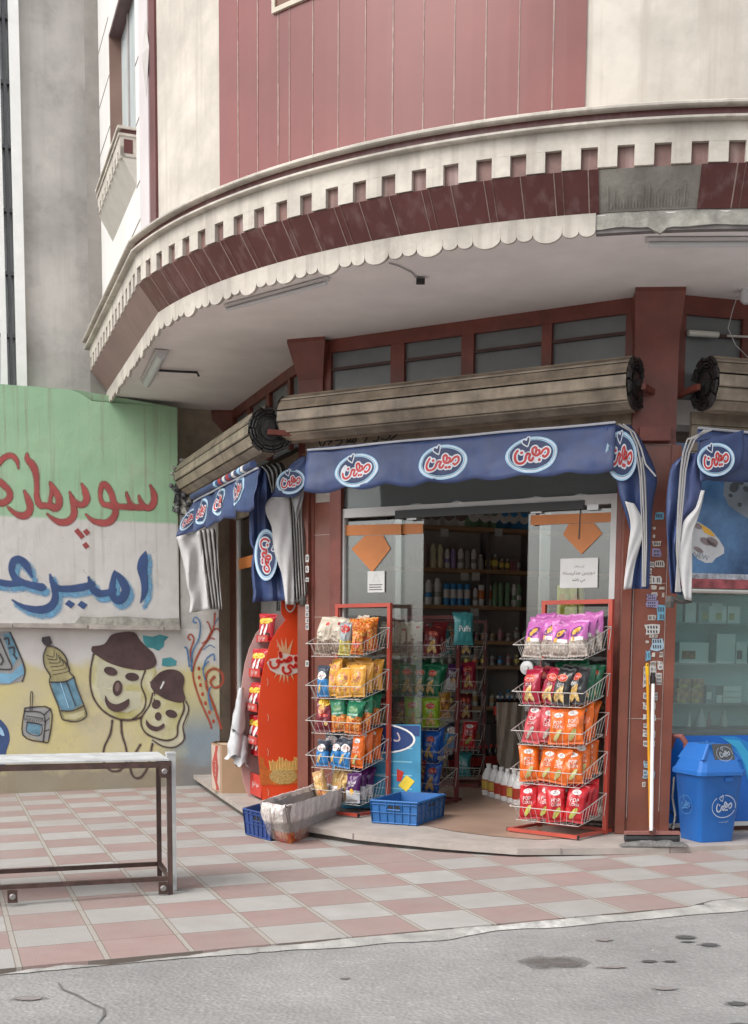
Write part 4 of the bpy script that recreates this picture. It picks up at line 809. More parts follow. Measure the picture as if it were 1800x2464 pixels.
fig('drink_bottle_mural', [('p', BT, mat('pale_yellow_spray', (.42, .38, .20), .75, .2, 8)), ('q', [(338, 1215), (355, 1290), (390, 1370), (410, 1405), (480, 1400), (548, 1360), (520, 1270), (492, 1185), (430, 1210)], mat('mid_blue_spray', (.15, .30, .40), .75, .25, 8)), ('q', [(415, 1420), (430, 1460), (500, 1465), (556, 1440), (560, 1400), (480, 1425)], myel)] +
    [('s', [(300+k*9, 1010+k*26), (330+k*22, 1030+k*18), (345+k*14, 995+k*14)], mout, 4) for k in range(1, 7)] + [('s', [(440, 1210), (500, 1370)], mout, 6), ('s', [(400, 1218), (455, 1385)], lblue_p, 6), ('s', [(338, 1215), (430, 1212), (486, 1185)], mout, 8), ('s', [(405, 1405), (480, 1405), (556, 1372)], mout, 8), ('s', BT+[BT[0]], mout, 8), ('q', [(278, 918), (330, 910), (346, 955), (330, 972), (296, 972), (276, 945)], mout)])
fig('cigarette_packet_mural', [('q', [(165, 1388), (190, 1376), (335, 1390), (325, 1590), (288, 1610), (152, 1566)], mat('pale_grey_spray', (.33, .34, .34), .75, .1)), ('q', [(183, 1478), (275, 1500), (262, 1570), (178, 1545)], mat('mid_blue_spray', (.15, .30, .40))), ('s', [(183, 1478), (275, 1500), (262, 1570), (178, 1545), (183, 1478)], mout, 5), ('s', [(165, 1388), (335, 1392), (325, 1590), (288, 1612), (152, 1566), (165, 1388)], mout, 8), ('s', [(165, 1408), (292, 1432), (286, 1608)], mout, 7), ('s', [(292, 1432), (333, 1394)], mout, 7), ('s', [(200, 1400), (203, 1290), (216, 1290), (212, 1402)], mout, 5), ('s', [(176, 1440), (284, 1455)], mout, 5), ('s', [(172, 1482), (284, 1498)], mout, 4), ('t', (228, 1466, 30, .08), mout, 'WINSTON'), ('s', [(300, 1480), (325, 1455)], mout, 6), ('s', [(300, 1540), (325, 1530)], mout, 6)])
fig('chip_packet_mural', [('q', [(-60, 880), (65, 880), (120, 1010), (165, 1130), (150, 1210), (60, 1230), (-60, 1240)], mat('pale_grey_spray', (.33, .34, .34))), ('q', [(20, 900), (65, 885), (130, 1040), (85, 1110)], mat('mid_blue_spray', (.15, .30, .40))), ('q', [(-40, 1150), (75, 1160), (150, 1090), (160, 1160), (60, 1225), (-40, 1215)], mlb), ('s', [(68, 885), (118, 1000), (165, 1130), (148, 1210)], mout, 9), ('s', [(0, 930), (50, 1050), (78, 1125), (0, 1130)], mout, 8), ('s', [(30, 930), (55, 925), (60, 965)], mout, 9), ('s', [(60, 990), (90, 985), (95, 1020)], mout, 9), ('s', [(90, 1030), (110, 1060)], mout, 9), ('s', [(0, 1030), (20, 1070), (5, 1100)], mout, 10)])
fig('blue_figure_mural', [('p', [(-60, 1430), (0, 1460), (50, 1520), (64, 1600), (40, 1680), (36, 1760), (0, 1810), (-60, 1800)], mblue), ('p', [(-20, 1500), (10, 1520), (30, 1570), (0, 1560)], lblue_p)])
fig('teal_patch', [('q', [(945, 905), (1010, 915), (1060, 900), (1118, 915), (1090, 945), (1085, 980), (1050, 1008), (1010, 990), (975, 985), (950, 950)], mat('teal_paint', (.07, .30, .33), .8, .15)), ('q', [(1075, 1060), (1130, 1050), (1172, 1075), (1165, 1105), (1110, 1112), (1072, 1105)], mat('teal_paint', (.07, .30, .33)))])
RD, BL = mat('red_orange_spray', (.42, .07, .035), .75, .1), mat('swirl_blue_spray', (.06, .19, .40), .75, .1)
sw_ = [(s_, RD, w_) for s_, w_ in (([(1425, 760), (1415, 860), (1380, 930), (1330, 1000), (1290, 1090), (1280, 1180), (1320, 1320), (1390, 1480), (1400, 1520)], 11), ([(1465, 1520), (1420, 1380), (1370, 1250), (1370, 1160), (1420, 1125), (1475, 1165), (1468, 1230), (1420, 1252), (1395, 1215), (1420, 1180)], 13), ([(1270, 1080), (1262, 1010), (1285, 930), (1262, 898), (1245, 920), (1262, 935)], 9), ([(1365, 950), (1400, 880), (1440, 862), (1458, 880)], 8), ([(1400, 880), (1385, 830), (1372, 815)], 8), ([(1340, 960), (1390, 925), (1420, 930)], 7))]
sw_ += [(s_, BL, w_) for s_, w_ in (([(1270, 1140), (1275, 1020), (1320, 920), (1325, 820), (1295, 785), (1280, 815), (1300, 822)], 9), ([(1255, 1110), (1240, 1000), (1225, 985)], 9), ([(1345, 1130), (1370, 1060), (1415, 1030), (1420, 1070)], 9), ([(1360, 1200), (1345, 1130), (1380, 1080)], 7), ([(1400, 1400), (1380, 1300), (1395, 1250)], 9), ([(1350, 1000), (1390, 970), (1420, 985)], 6), ([(1425, 830), (1445, 790)], 6))]
fig('swirl_mural', [('s', s_, m, w_) for s_, m, w_ in sw_]+[('e', (x, y, 10, 14, 0), RD) for x, y in ((1318, 1125), (1320, 1185), (1328, 1235), (1342, 1295), (1362, 1355), (1388, 1415), (1415, 1475))])

# ================================================================== AWNINGS
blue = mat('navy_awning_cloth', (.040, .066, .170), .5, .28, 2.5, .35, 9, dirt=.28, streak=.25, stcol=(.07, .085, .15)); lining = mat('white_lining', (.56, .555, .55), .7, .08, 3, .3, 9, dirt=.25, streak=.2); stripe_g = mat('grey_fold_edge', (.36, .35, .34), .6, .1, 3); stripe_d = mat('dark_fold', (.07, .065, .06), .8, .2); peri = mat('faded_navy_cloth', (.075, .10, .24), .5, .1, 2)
def cloth(name, parent, pl, left, right, m, cs, o=0, folds=0, amp=.02, nu=14, nv=26, mf=None, dfn=None, both=None):
    """cloth panel between two traced edges (top to bottom), with real folds along the plane normal"""
    l = spline([(*p, 0) for p in left], 6); r = spline([(*p, 0) for p in right], 6)
    def samp(a, t):
        d = [0]
        for p, q in zip(a[:-1], a[1:]): d.append(d[-1]+math.hypot(p[0]-q[0], p[1]-q[1]))
        x = t*d[-1]; i = 0
        while i < len(d)-2 and d[i+1] < x: i += 1
        k = (x-d[i])/max(1e-6, d[i+1]-d[i]); return (a[i][0]+(a[i+1][0]-a[i][0])*k, a[i][1]+(a[i+1][1]-a[i][1])*k)
    def fn(u, v):
        a, b = samp(l, v), samp(r, v); x, y = cs(a[0]+(b[0]-a[0])*u, a[1]+(b[1]-a[1])*u)
        d = o+amp*math.sin(u*folds*2*math.pi+1.3*v)+.3*amp*math.sin(u*9+v*13) if folds else o+amp*math.sin(3*u+4*v)
        if dfn: d += dfn(u, v)
        return pl.px(x, y, d)
    mb = MB(); mb.grid(fn, nu, nv, m, mf); ob = mb.build(name, parent, smooth=True)
    sm = ob.modifiers.new('thickness', 'SOLIDIFY'); sm.thickness = .006; sm.offset = 0
    return ob
c6 = lambda x, y: (560+x/5.955, 1080+y/5.955)       # corner crop
c7 = lambda x, y: (1100+x/2.36, 1100+y/2.36)
cR = lambda x, y: (1590+x/4.524, 1000+y/4.524)
MA, LA, RA = M.off(.50), L.off(.62), R.off(.50)
def valance(parent, pl, t0, t1, ztop, drop, name='valance', sc=.35, seed=0):
    def disp(t, v): return .035*math.sin(v*2.2)*(.4+v)+.02*v*math.sin(t*11+seed)+.016*mnoise.noise(Vector((t*4, v*3, seed)))+.010*mnoise.noise(Vector((t*13, v*2, seed+3)))*(.3+v)
    def bot(t): return drop+.028*abs(math.sin((t-t0)*math.pi/sc))+.02*mnoise.noise(Vector((t*3, 0, seed)))
    mb = MB(); nu = int((t1-t0)/.03)
    mb.grid(lambda u, v: (lambda t: pl.at(t, ztop-.015*mnoise.noise(Vector((t*1.3, 5, 0)))-bot(t)*v, disp(t, v)))(t0+(t1-t0)*u), nu, 10, blue)
    ob = mb.build(name, parent, smooth=True); sm = ob.modifiers.new('thickness', 'SOLIDIFY'); sm.thickness = .006; sm.offset = -1
    mb = MB(); mb.tube([pl.at(t0+(t1-t0)*k/12, ztop+.006-.015*mnoise.noise(Vector(((t0+(t1-t0)*k/12)*1.3, 5, 0))), .01) for k in range(13)], .009, mat('pale_piping', (.45, .47, .52), .5), 6); mb.build('top_tube', parent)
    return lambda t, z, e=0: pl.at(t, z, disp(t, max(0, min(1, (ztop-z)/drop)))+e+.001)
def put_logo(parent, surf, t, z, sx, sy, rot=0):
    mb = MB(); c_, s_ = math.cos(rot), math.sin(rot)
    logo(mb, lambda x, y, e: surf(t+(x*c_-y*s_)*sx, z+(x*s_+y*c_)*sy, e), lblue_p and mat('off_white_print', (.62, .66, .72), .5), red_p, lblue_p, navy_p); return mb.build('logo_print', parent)
AWM = thing('shop_awning', 'folded navy awning with oval word-mark logos over the open glass doors', 'awning', M.at(1.3, 2.6, .5))
AWL = thing('shop_awning', 'folded navy awning over the narrow left window beside the mural wall', 'awning', L.at(1.2, 2.6, .45))
AWR = thing('shop_awning', 'folded navy awning over the right-hand window above the blue bin', 'awning', R.at(.6, 2.6, .5))
ta, tb_ = MA.sz(741, 1090)[0], MA.sz(1345*K, 940*K)[0]
sf = valance(AWM, MA, ta, tb_+.05, 3.04, .315, sc=.38)
for x, y in ((792, 1040), (982, 1022), (1178, 1005)):
    t, z = MA.sz(x*K, y*K); put_logo(AWM, sf, t, z+.0, .205, .185)
mb = MB(); mb.pbox(MA, ta, tb_, 3.03, 3.06, -.20, -.02, blue); mb.build('roof_cloth', AWM)
ta, tb_ = LA.sz(470, 1232)[0], LA.sz(623, 1130)[0]
zLA = LA.sz(623, 1128)[1]; sf = valance(AWL, LA, ta-.02, tb_, zLA, .30, seed=4, sc=.5)
for x, y in ((493, 1231), (534, 1208), (580, 1182)):
    t, z = LA.sz(x, y); put_logo(AWL, sf, t, z, .21, .175)
mb = MB(); mb.tube([LA.at(ta-.02, zLA+.05, .02), LA.at(tb_-.1, zLA+.05, .02)], .030, blue, 10); mb.build('roller_tube', AWL)
mb = MB(); t = LA.sz(560, 1150)[0]
for k, (a, m_) in enumerate(((-.5, lblue_p), (-.3, red_p), (-.14, white_p), (0, red_p), (.2, white_p), (.4, lblue_p), (.52, white_p))): mb.tube([LA.at(t+a-.06, zLA+.05, .021), LA.at(t+a+.02, zLA+.05, .021)], .0315, m_, 10); mb.build('roller_print', AWL); mb = MB()
# corner drapes: left bay right end (blue with upright logo), main bay left end (logo flap, white lining, folded hoops)
CD = PL((-1.15, 11.0), (-1.15+.95, 11.0-.31)); 
bl1 = cloth('side_drape', AWL, CD, [(400, 250), (330, 400), (250, 620), (235, 800), (240, 1100), (250, 1350), (300, 1450), (270, 1650), (285, 1950), (300, 2050), (280, 2200)], [(500, 260), (560, 420), (620, 640), (640, 900), (640, 1150), (660, 1400), (700, 1650), (760, 1900), (790, 2170)], blue, c6, 0, 2.0, .035)
up = lambda x, y, e: CD.px(*c6(480+y*165*-1*-1, 1520+x*-370), .05+e)
mb = MB(); cxx, cyy = c6(478, 1520)
def upf(x, y, e):                                   # logo turned upright: reads from bottom to top
    X = 478 + (-y)*235*-1; Y = 1520 - (-x)*370
    return CD.px(*c6(478-(-y)*-235*-1, 1520+x*370), .055+e)
logo(mb, upf, mat('off_white_print', (.62, .66, .72), .5), red_p, lblue_p, navy_p); mb.build('logo_print', AWL)
mb = MB(); logo(mb, lambda x, y, e: CD.px(*c6(330+x*95, 520+(-y)*260), .09+e), mat('off_white_print', (.62, .66, .72), .5), red_p, lblue_p, navy_p)
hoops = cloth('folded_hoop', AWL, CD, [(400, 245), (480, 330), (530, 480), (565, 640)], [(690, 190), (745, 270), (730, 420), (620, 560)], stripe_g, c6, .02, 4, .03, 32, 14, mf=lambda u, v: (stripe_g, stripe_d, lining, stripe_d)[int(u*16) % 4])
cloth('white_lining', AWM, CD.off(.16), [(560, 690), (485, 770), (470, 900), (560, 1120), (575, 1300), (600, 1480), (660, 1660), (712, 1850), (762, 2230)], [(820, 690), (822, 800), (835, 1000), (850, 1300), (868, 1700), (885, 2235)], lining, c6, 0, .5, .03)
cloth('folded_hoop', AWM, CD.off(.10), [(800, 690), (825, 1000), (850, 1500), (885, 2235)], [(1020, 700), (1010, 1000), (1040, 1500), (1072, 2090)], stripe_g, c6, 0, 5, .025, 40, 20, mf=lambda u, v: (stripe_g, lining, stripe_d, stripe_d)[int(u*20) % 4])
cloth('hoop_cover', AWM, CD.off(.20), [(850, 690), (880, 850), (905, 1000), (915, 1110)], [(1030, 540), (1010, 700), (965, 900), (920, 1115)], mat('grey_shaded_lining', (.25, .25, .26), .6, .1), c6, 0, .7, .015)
cloth('corner_flap', AWM, CD.off(.25), [(1000, 110), (860, 200), (780, 290), (690, 440), (600, 600), (540, 690)], [(1045, 110), (1045, 220), (1045, 330), (1035, 450), (1000, 590), (880, 695)], blue, c6, 0, .5, .012)
mb = MB(); fl = CD.off(.25)
logo(mb, lambda x, y, e: fl.px(*c6(830+x*205+y*20, 470-y*255-x*10), .014+e), mat('off_white_print', (.62, .66, .72), .5), red_p, lblue_p, navy_p)
mb.build('logo_print', AWM)
# main bay right end
ED = PL((1.40, 8.95), (1.40+.98, 8.95+.02))
c4 = lambda x, y: (900+x/1.8356, 600+y/1.8356)
cloth('side_drape', AWM, ED, [(1010, 780), (1020, 900), (1070, 1010), (1085, 1090), (1120, 1200), (1140, 1300), (1140, 1400), (1125, 1500)], [(1130, 775), (1190, 860), (1248, 1000), (1235, 1100), (1225, 1200), (1220, 1350), (1215, 1500)], blue, c4, 0, 1.6, .03)
cloth('white_lining', AWM, ED, [(954, 250), (985, 380), (972, 520), (955, 650), (946, 752)], [(1005, 265), (1050, 350), (1057, 430), (1012, 600), (990, 745)], lining, c7, .05, .5, .012)
for k in range(3): 
    mb = MB(); mb.tube([ED.px(*c7(x, y), .055) for x, y in [(1022+k*14, 0-k*0), (1040+k*13, 120), (1047+k*13, 300), (1055+k*10, 500), (1052+k*8, 735)]], .006, stripe_g, 5); mb.build('hoop', AWM)
mb = MB(); mb.tube([ED.px(*c4(x, y), .06) for x, y in [(1080, 772), (1130, 800), (1160, 860), (1180, 950), (1186, 1060), (1190, 1140)]], .007, stripe_g, 5); mb.tube([ED.px(*c4(x, y), .05) for x, y in [(1100, 772), (1150, 810), (1180, 880), (1200, 950), (1245, 1003)]], .006, lining, 5); mb.build('hoop', AWM)
mb = MB(); logo(mb, lambda x, y, e: ED.px(*c4(1092+x*68+y*22, 912-y*150+x*28), .045+e), mat('off_white_print', (.62, .66, .72), .5), red_p, lblue_p, navy_p); mb.build('logo_print', AWM)
# right bay
sf = valance(AWR, RA, RA.sz(1678, 1040)[0], RA.sz(1678, 1040)[0]+2.6, 2.985, .33, seed=7, sc=.45)
mb = MB(); RD_ = PL((2.02, 8.66), (3.0, 8.72)); logo(mb, lambda x, y, e: RD_.px(*cR(600+x*205-y*20, 480-y*255-x*20), .05+e), mat('off_white_print', (.62, .66, .72), .5), red_p, lblue_p, navy_p); mb.build('logo_print', AWR)
cloth('corner_flap', AWR, RD_, [(330, 300), (420, 190), (420, 400), (425, 720)], [(900, 160), (900, 400), (820, 600), (560, 690)], blue, cR, .0, .6, .015)
cloth('side_drape', AWR, RD_, [(260, 420), (140, 520), (95, 640), (60, 1000), (80, 1500), (110, 1930)], [(420, 400), (430, 600), (435, 900), (330, 1060), (250, 1150), (180, 1450), (230, 1950)], blue, cR, -.01, 1.6, .03, mf=lambda u, v: peri if u > .62 and v < .62 else blue)
cloth('white_lining', AWR, RD_, [(440, 815), (380, 1000), (250, 1150), (215, 1350), (182, 1470), (210, 1750), (262, 2000)], [(475, 815), (440, 980), (390, 1150), (345, 1300), (340, 1700), (332, 2015)], lining, cR, .03, .5, .012)
for k in range(3):
    mb = MB(); mb.tube([RD_.px(*cR(x, y), .05) for x, y in [(480-k*25+k*60, 155), (370-k*40, 260), (310-k*32, 400), (270-k*25, 600), (235-k*22, 1000), (195-k*10, 1450), (165+k*22, 1920)]], .007, stripe_g, 5); mb.build('hoop', AWR)
for a, (pp, q) in ((AWM, (CD.px(*c6(1010, 2120), .1), CD.px(*c6(890, 2180), .12))), (AWR, (RD_.px(*cR(100, 1980)), RD_.px(*cR(330, 2015))))):
    mb = MB(); mb.tube([pp, (pp+q)/2+Z*-.02, q], .018, stripe_d, 6); mb.lathe(pp-Z*.03, [(.03, -.04), (.035, 0), (.02, .04)], stripe_d, 8); mb.build('hinge', a)
# left end of the left awning: hanging grey lining and hoops
LD = PL((-2.15, 13.15), (-2.15+.95, 13.15-.2)); c5_ = lambda x, y: (400+x/4.524, 1000+y/4.524)
cloth('corner_flap', AWL, LD, [(330, 900), (240, 1040), (150, 1200), (105, 1320)], [(380, 920), (380, 1050), (370, 1200), (340, 1250)], blue, c5_, .05, .5, .01)
mb = MB(); logo(mb, lambda x, y, e: LD.px(*c5_(245+x*95+y*40, 1130-y*150+x*-60), .065+e), mat('off_white_print', (.62, .66, .72), .5), red_p, lblue_p, navy_p); mb.build('logo_print', AWL)
cloth('white_lining', AWL, LD, [(105, 1320), (150, 1450), (190, 1620), (230, 1850), (265, 2000), (250, 2150)], [(350, 1260), (390, 1400), (420, 1700), (450, 2000), (470, 2110)], lining, c5_, .04, 1.0, .05, mf=lambda u, v: lining)
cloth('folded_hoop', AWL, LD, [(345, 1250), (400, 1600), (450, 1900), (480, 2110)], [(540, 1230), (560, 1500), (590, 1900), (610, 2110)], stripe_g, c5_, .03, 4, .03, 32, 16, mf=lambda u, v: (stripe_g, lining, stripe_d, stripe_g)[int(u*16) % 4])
# ================================================================== LAMPS AND CABLES UNDER THE SOFFIT
tube_m = mat('lamp_diffuser', (.62, .63, .64), .35, .03); cap_m = mat('lamp_end_grey', (.60, .58, .57), .5, .05)
def batten(p, q, w_, label, name='strip_lamp'):
    a, b = atz(*p, SOF-.01), atz(*q, SOF-.01); d = (b-a).normalized(); n = Vector((-d.y, d.x, 0)); l = (b-a).length
    t = thing(name, label, 'lamp', (a+b)/2)
    mb = MB(); mb.box((a+b)/2-Z*.008, l, w_*.8, .02, cap_m, d, n); mb.build('housing', t)
    mb = MB(); mb.tube([a+d*.02-Z*.034, b-d*.02-Z*.034], w_*.28, tube_m, 12); mb.build('diffuser', t, smooth=True)
batten((389, 842), (352, 914), .15, 'short white strip lamp under the far left end of the soffit')
batten((543, 735), (790, 668), .05, 'long thin strip lamp behind the middle of the scalloped fringe')
batten((1554, 575), (1830, 574), .06, 'thin strip lamp behind the bare cement patch at upper right')
cab = mat('black_cable', (.02, .02, .02), .5, .1)
mb = MB(); mb.tube([atz(377, 891, SOF-.02), atz(430, 894, SOF-.025), atz(474, 896, SOF-.02), atz(478, 904, SOF-.04)], .012, cab); tag(mb.build('cable'), 'straight black cable beside the short lamp on the left soffit', 'cable')
mb = MB(); mb.tube([atz(936, 633, SOF-.005), atz(960, 640, SOF-.01), atz(990, 655, SOF-.008), atz(1008, 675, SOF-.01)], .005, stripe_g); mb.box(atz(1012, 677, SOF-.03), .06, .05, .03, cab); tag(mb.build('cable'), 'thin loose wire with a small bracket on the middle soffit', 'cable')
bp = aty_ = None
c_ = R.px(1788, 672, .25); t = thing('bulb', 'bare white bulb in a black holder hanging at the right edge', 'lamp', c_)
mb = MB(); mb.tube([c_+Vector((-.08, 0, .10)), c_+Vector((.02, 0, .07)), c_+Vector((.03, 0, .0))], .01, cab); mb.lathe(c_+Vector((.03, 0, -.06)), [(.035, 0), (.04, .03), (.03, .08)], cab, 12); mb.build('lamp_holder', t)
mb = MB(); mb.lathe(c_+Vector((.03, 0, -.17)), [(.02, 0), (.042, .02), (.045, .06), (.035, .11)], tube_m, 14); mb.build('glass_bulb', t, smooth=True)
mb = MB(); mb.tube([R.px(1774, 712, .1), R.px(1762, 750, .12), R.px(1752, 790, .1), R.px(1770, 830, .14), R.px(1800, 860, .12)], .003, lining, 4); tag(mb.build('cable'), 'thin pale string hanging beside the right transom', 'cable')
# ================================================================== NOTICES ON THE CORNER COLUMN
st_m = [mat('sticker_white', (.50, .49, .47), .8, .1, 8), mat('sticker_cream', (.45, .41, .36), .8, .15, 8), mat('sticker_blue', (.13, .33, .46), .8, .1), mat('sticker_lilac', (.25, .22, .36), .8, .1), mat('sticker_sky', (.30, .42, .50), .8, .1)]
CP = PL(c1+n1*.001, c1+n1*.001+d1); ink = mat('sticker_ink', (.05, .05, .06), .8, .1)
def sticker(x0, y0, x1, y1, k, rows, torn=.25, seed=0, parent=None, pl=None):
    pl = pl or CP; r_ = random.Random(seed); a = [(x0, y0), ((x0+x1)/2, y0), (x1, y0), (x1, (y0+y1)/2), (x1, y1), ((x0+x1)/2, y1), (x0, y1), (x0, (y0+y1)/2)]
    w_, h_ = x1-x0, y1-y0; a = [(x+w_*torn*(r_.random()-.5), y+h_*torn*(r_.random()-.5)) for x, y in a]; o = .004+.0008*(seed % 4)
    mb = MB(); mb.poly([pl.px(*cs6(x, y), o) for x, y in a], st_m[k])
    for i in range(rows):
        yy = y0+h_*(i+.6)/(rows+.2); n = 4
        for j in range(n):
            if r_.random() < .15: continue
            xx = x0+w_*(.14+.76*j/n); mb.poly([pl.px(*cs6(*q), o+.0006) for q in ((xx, yy-h_*.16/rows*1.6), (xx+w_*.11, yy-h_*.2/rows*1.6), (xx+w_*.13, yy+h_*.16/rows*1.6), (xx+w_*.03, yy+h_*.2/rows*1.6))], ink)
    return mb.build('torn_sticker', parent or COL)
cs6 = lambda x, y: (1540+x/3.02, 1200+y/3.02)
for i, (x0, y0, x1, y1, k, rows) in enumerate([(110, 100, 172, 150, 2, 1), (92, 205, 115, 225, 1, 0), (92, 262, 110, 285, 1, 0), (90, 310, 155, 345, 1, 1), (92, 365, 150, 425, 3, 2), (62, 455, 102, 500, 0, 1), (105, 450, 180, 495, 1, 1), (60, 510, 88, 548, 0, 1), (52, 560, 88, 618, 1, 2), (85, 560, 155, 620, 0, 1), (78, 630, 120, 660, 1, 0), (140, 640, 180, 660, 1, 0), (85, 680, 130, 705, 1, 0), (160, 682, 178, 718, 1, 0), (50, 690, 120, 735, 3, 2), (45, 745, 125, 790, 3, 2), (122, 772, 185, 890, 2, 2), (55, 845, 115, 885, 1, 1), (38, 915, 145, 985, 0, 2), (70, 985, 130, 1010, 1, 1), (80, 1012, 168, 1100, 4, 2), (40, 1030, 64, 1050, 1, 0), (40, 1105, 75, 1175, 2, 1), (85, 1120, 110, 1150, 1, 0), (140, 1110, 170, 1150, 1, 1), (75, 1180, 118, 1215, 1, 1), (125, 1180, 165, 1240, 0, 2), (25, 1215, 70, 1360, 0, 3), (75, 1220, 120, 1290, 0, 2), (115, 1270, 158, 1355, 0, 3),
        (25, 1410, 60, 1455, 0, 1), (88, 1410, 130, 1465, 0, 2), (22, 1480, 62, 1532, 0, 2), (78, 1480, 112, 1530, 1, 1), (22, 1565, 62, 1605, 0, 1), (78, 1568, 115, 1610, 0, 1), (25, 1630, 60, 1665, 0, 1), (20, 1680, 65, 1730, 0, 2), (80, 1690, 110, 1740, 0, 1), (25, 1760, 62, 1800, 0, 1), (80, 1760, 108, 1800, 0, 1), (28, 1905, 60, 1955, 4, 2), (22, 1975, 62, 2035, 4, 2), (75, 1980, 108, 2035, 4, 1), (15, 2060, 42, 2095, 1, 1)]): sticker(x0, y0, x1, y1, k, rows, .22, i)
LS = PL((-.64, 10.45), (-.64+.9, 10.45-.3)); cs6b = cs6
cs6 = lambda x, y: (x, y)
for i, (y0, y1) in enumerate(((1335, 1352), (1362, 1378), (1390, 1400), (1455, 1470), (1472, 1485), (1487, 1500), (1502, 1515), (1590, 1604))): sticker(735, y0, 743, y1, 0, 1, .1, i, B, LS)
# ================================================================== SNACK BAGS
def bagS(u, v, w_, h_, t_, seed, side=1):
    prof = max(0, 1-abs(u)**2.6)**.55; vv = max(0, min(1, (v-.05)/.90)); pv = math.sin(math.pi*vv)**.42 if 0 < vv < 1 else 0
    if side > 0: wr = mnoise.noise(Vector((u*2.2, v*3.2, seed)))*.34+mnoise.noise(Vector((u*5, v*7, seed+9)))*.20 + .14*math.sin(v*11+u*3+seed)*abs(u)
    else: wr = 0
    x = w_/2*u*(1-.09*math.sin(math.pi*v)+.03*mnoise.noise(Vector((v*4, seed, 0)))); d = t_/2*prof*pv*(1+wr*1.3)+.0015
    z = h_*v + (.012*mnoise.noise(Vector((u*2, seed*3, 7))) if v > .9 else 0)
    bend = .10*math.sin(seed*1.7)*max(0, v-.72)*4*h_+.03*math.sin(seed)*u*max(0, v-.6)
    return Vector((x, -side*d-bend, z))
def bag_mesh(kind, w_, h_, t_, seed):
    D = BAGS[kind]; base = D['m']; mb = MB(); mb.flat = False; nu, nv = 14, 20
    mf = (lambda u, v: D['low'] if (D.get('low') and v < D.get('lv', .42)+.03*math.sin(u*9)) else base)
    mb.grid(lambda u, v: bagS(u*2-1, v, w_, h_, t_, seed, 1), nu, nv, base, mf)
    mb.grid(lambda u, v: bagS(1-u*2, v, w_, h_, t_, seed, -1), nu, nv, base, mf)
    def onb(x, y, e=0): p = bagS(x, y, w_, h_, t_, seed, 1); return p+Vector((0, -.0018-e, 0))
    for i, it in enumerate(D['print']):
        e = .0009*i
        if it[0] == 'e':
            _, cx, cy, rx, ry, m = it[:6]; rot = it[6] if len(it) > 6 else 0
            vs = [(cx, cy)]; fs = []; n = 18
            for q in (1, 2, 3): vs += [(cx+a*q/3, cy+b*q/3) for a, b in [(p[0], p[1]) for p in ell(0, 0, rx, ry, rot, n)]]
            fs += [(0, 1+k, 1+(k+1) % n) for k in range(n)]
            for q in (0, 1): fs += [(1+q*n+k, 1+(q+1)*n+k, 1+(q+1)*n+(k+1) % n, 1+q*n+(k+1) % n) for k in range(n)]
            paint(mb, (vs, fs), lambda x, y: onb(x, y, e), m)
        elif it[0] == 't':
            _, cx, cy, s_, m, txt, ar = it; sh = text2d(txt, ar); k = s_/sh[2]; asp = (w_/2)/h_
            paint(mb, sh, lambda x, y: onb(cx+x*k, cy+y*k*asp*1.15, e), m)
        elif it[0] == 'r':
            _, x0, x1, y0, y1, m = it; n = 6; vs = [(x0+(x1-x0)*i_/n, y0+(y1-y0)*j_/2) for j_ in range(3) for i_ in range(n+1)]
            paint(mb, (vs, [(j_*(n+1)+i_, j_*(n+1)+i_+1, (j_+1)*(n+1)+i_+1, (j_+1)*(n+1)+i_) for j_ in range(2) for i_ in range(n)]), lambda x, y: onb(x, y, e), m)
    return mb
def foil(n, c): return mat('foil_'+n, c, .30, .10, 10, .12, 90, spec=.6)
MZ = '\uFEE3\uFEB0\uFEE3\uFEB0'; CH = '\uFB7C\uFE8E\uFB90\uFEE0\uFEB0'; PF = '\uFE98\uFEE8\uFED8\uFEFC\uFE95'
wt = mat('bag_white', (.72, .70, .68), .4, .05); ored = mat('bag_red_oval', (.50, .03, .02), .4, .05); orim = mat('bag_orange_rim', (.70, .25, .12), .4, .05); chips = cells('chip_print', [(.75, .50, .16), (.68, .38, .10), (.80, .60, .28)], 60)
crunch = cells('orange_crunch', [(.70, .16, .01), (.75, .28, .05), (.60, .08, .01), (.80, .42, .12)], 75); pale = cells('pale_puffs', [(.50, .42, .36), (.42, .33, .29), (.60, .54, .48)], 60); bpop = cells('brown_popcorn', [(.30, .22, .17), (.40, .32, .25), (.22, .15, .12)], 70); ypk = cells('yellow_pink_print', [(.72, .38, .05), (.62, .20, .12), (.78, .50, .12), (.60, .25, .14)], 55)
def mz(c, t1, t2): return [('e', .0, .71, .56, .105, orim), ('e', .0, .71, .50, .09, ored), ('t', 0, .71, .72, wt, MZ, True), ('t', -.05, .555, .62, wt, t1, False), ('t', -.05, .49, .80, wt, t2, False), ('e', -.1, .27, .46, .16, chips, .4), ('e', .25, .20, .35, .10, chips, -.3)]
def pop(m2): return [('e', 0, .80, .48, .075, wt), ('t', 0, .80, .62, mat('bag_dark_text', (.05, .03, .03), .5), CH, True), ('t', 0, .585, .86, wt, 'POP', False), ('t', 0, .47, .98, wt, 'CORN', False), ('e', .05, .24, .42, .10, m2, .3)]
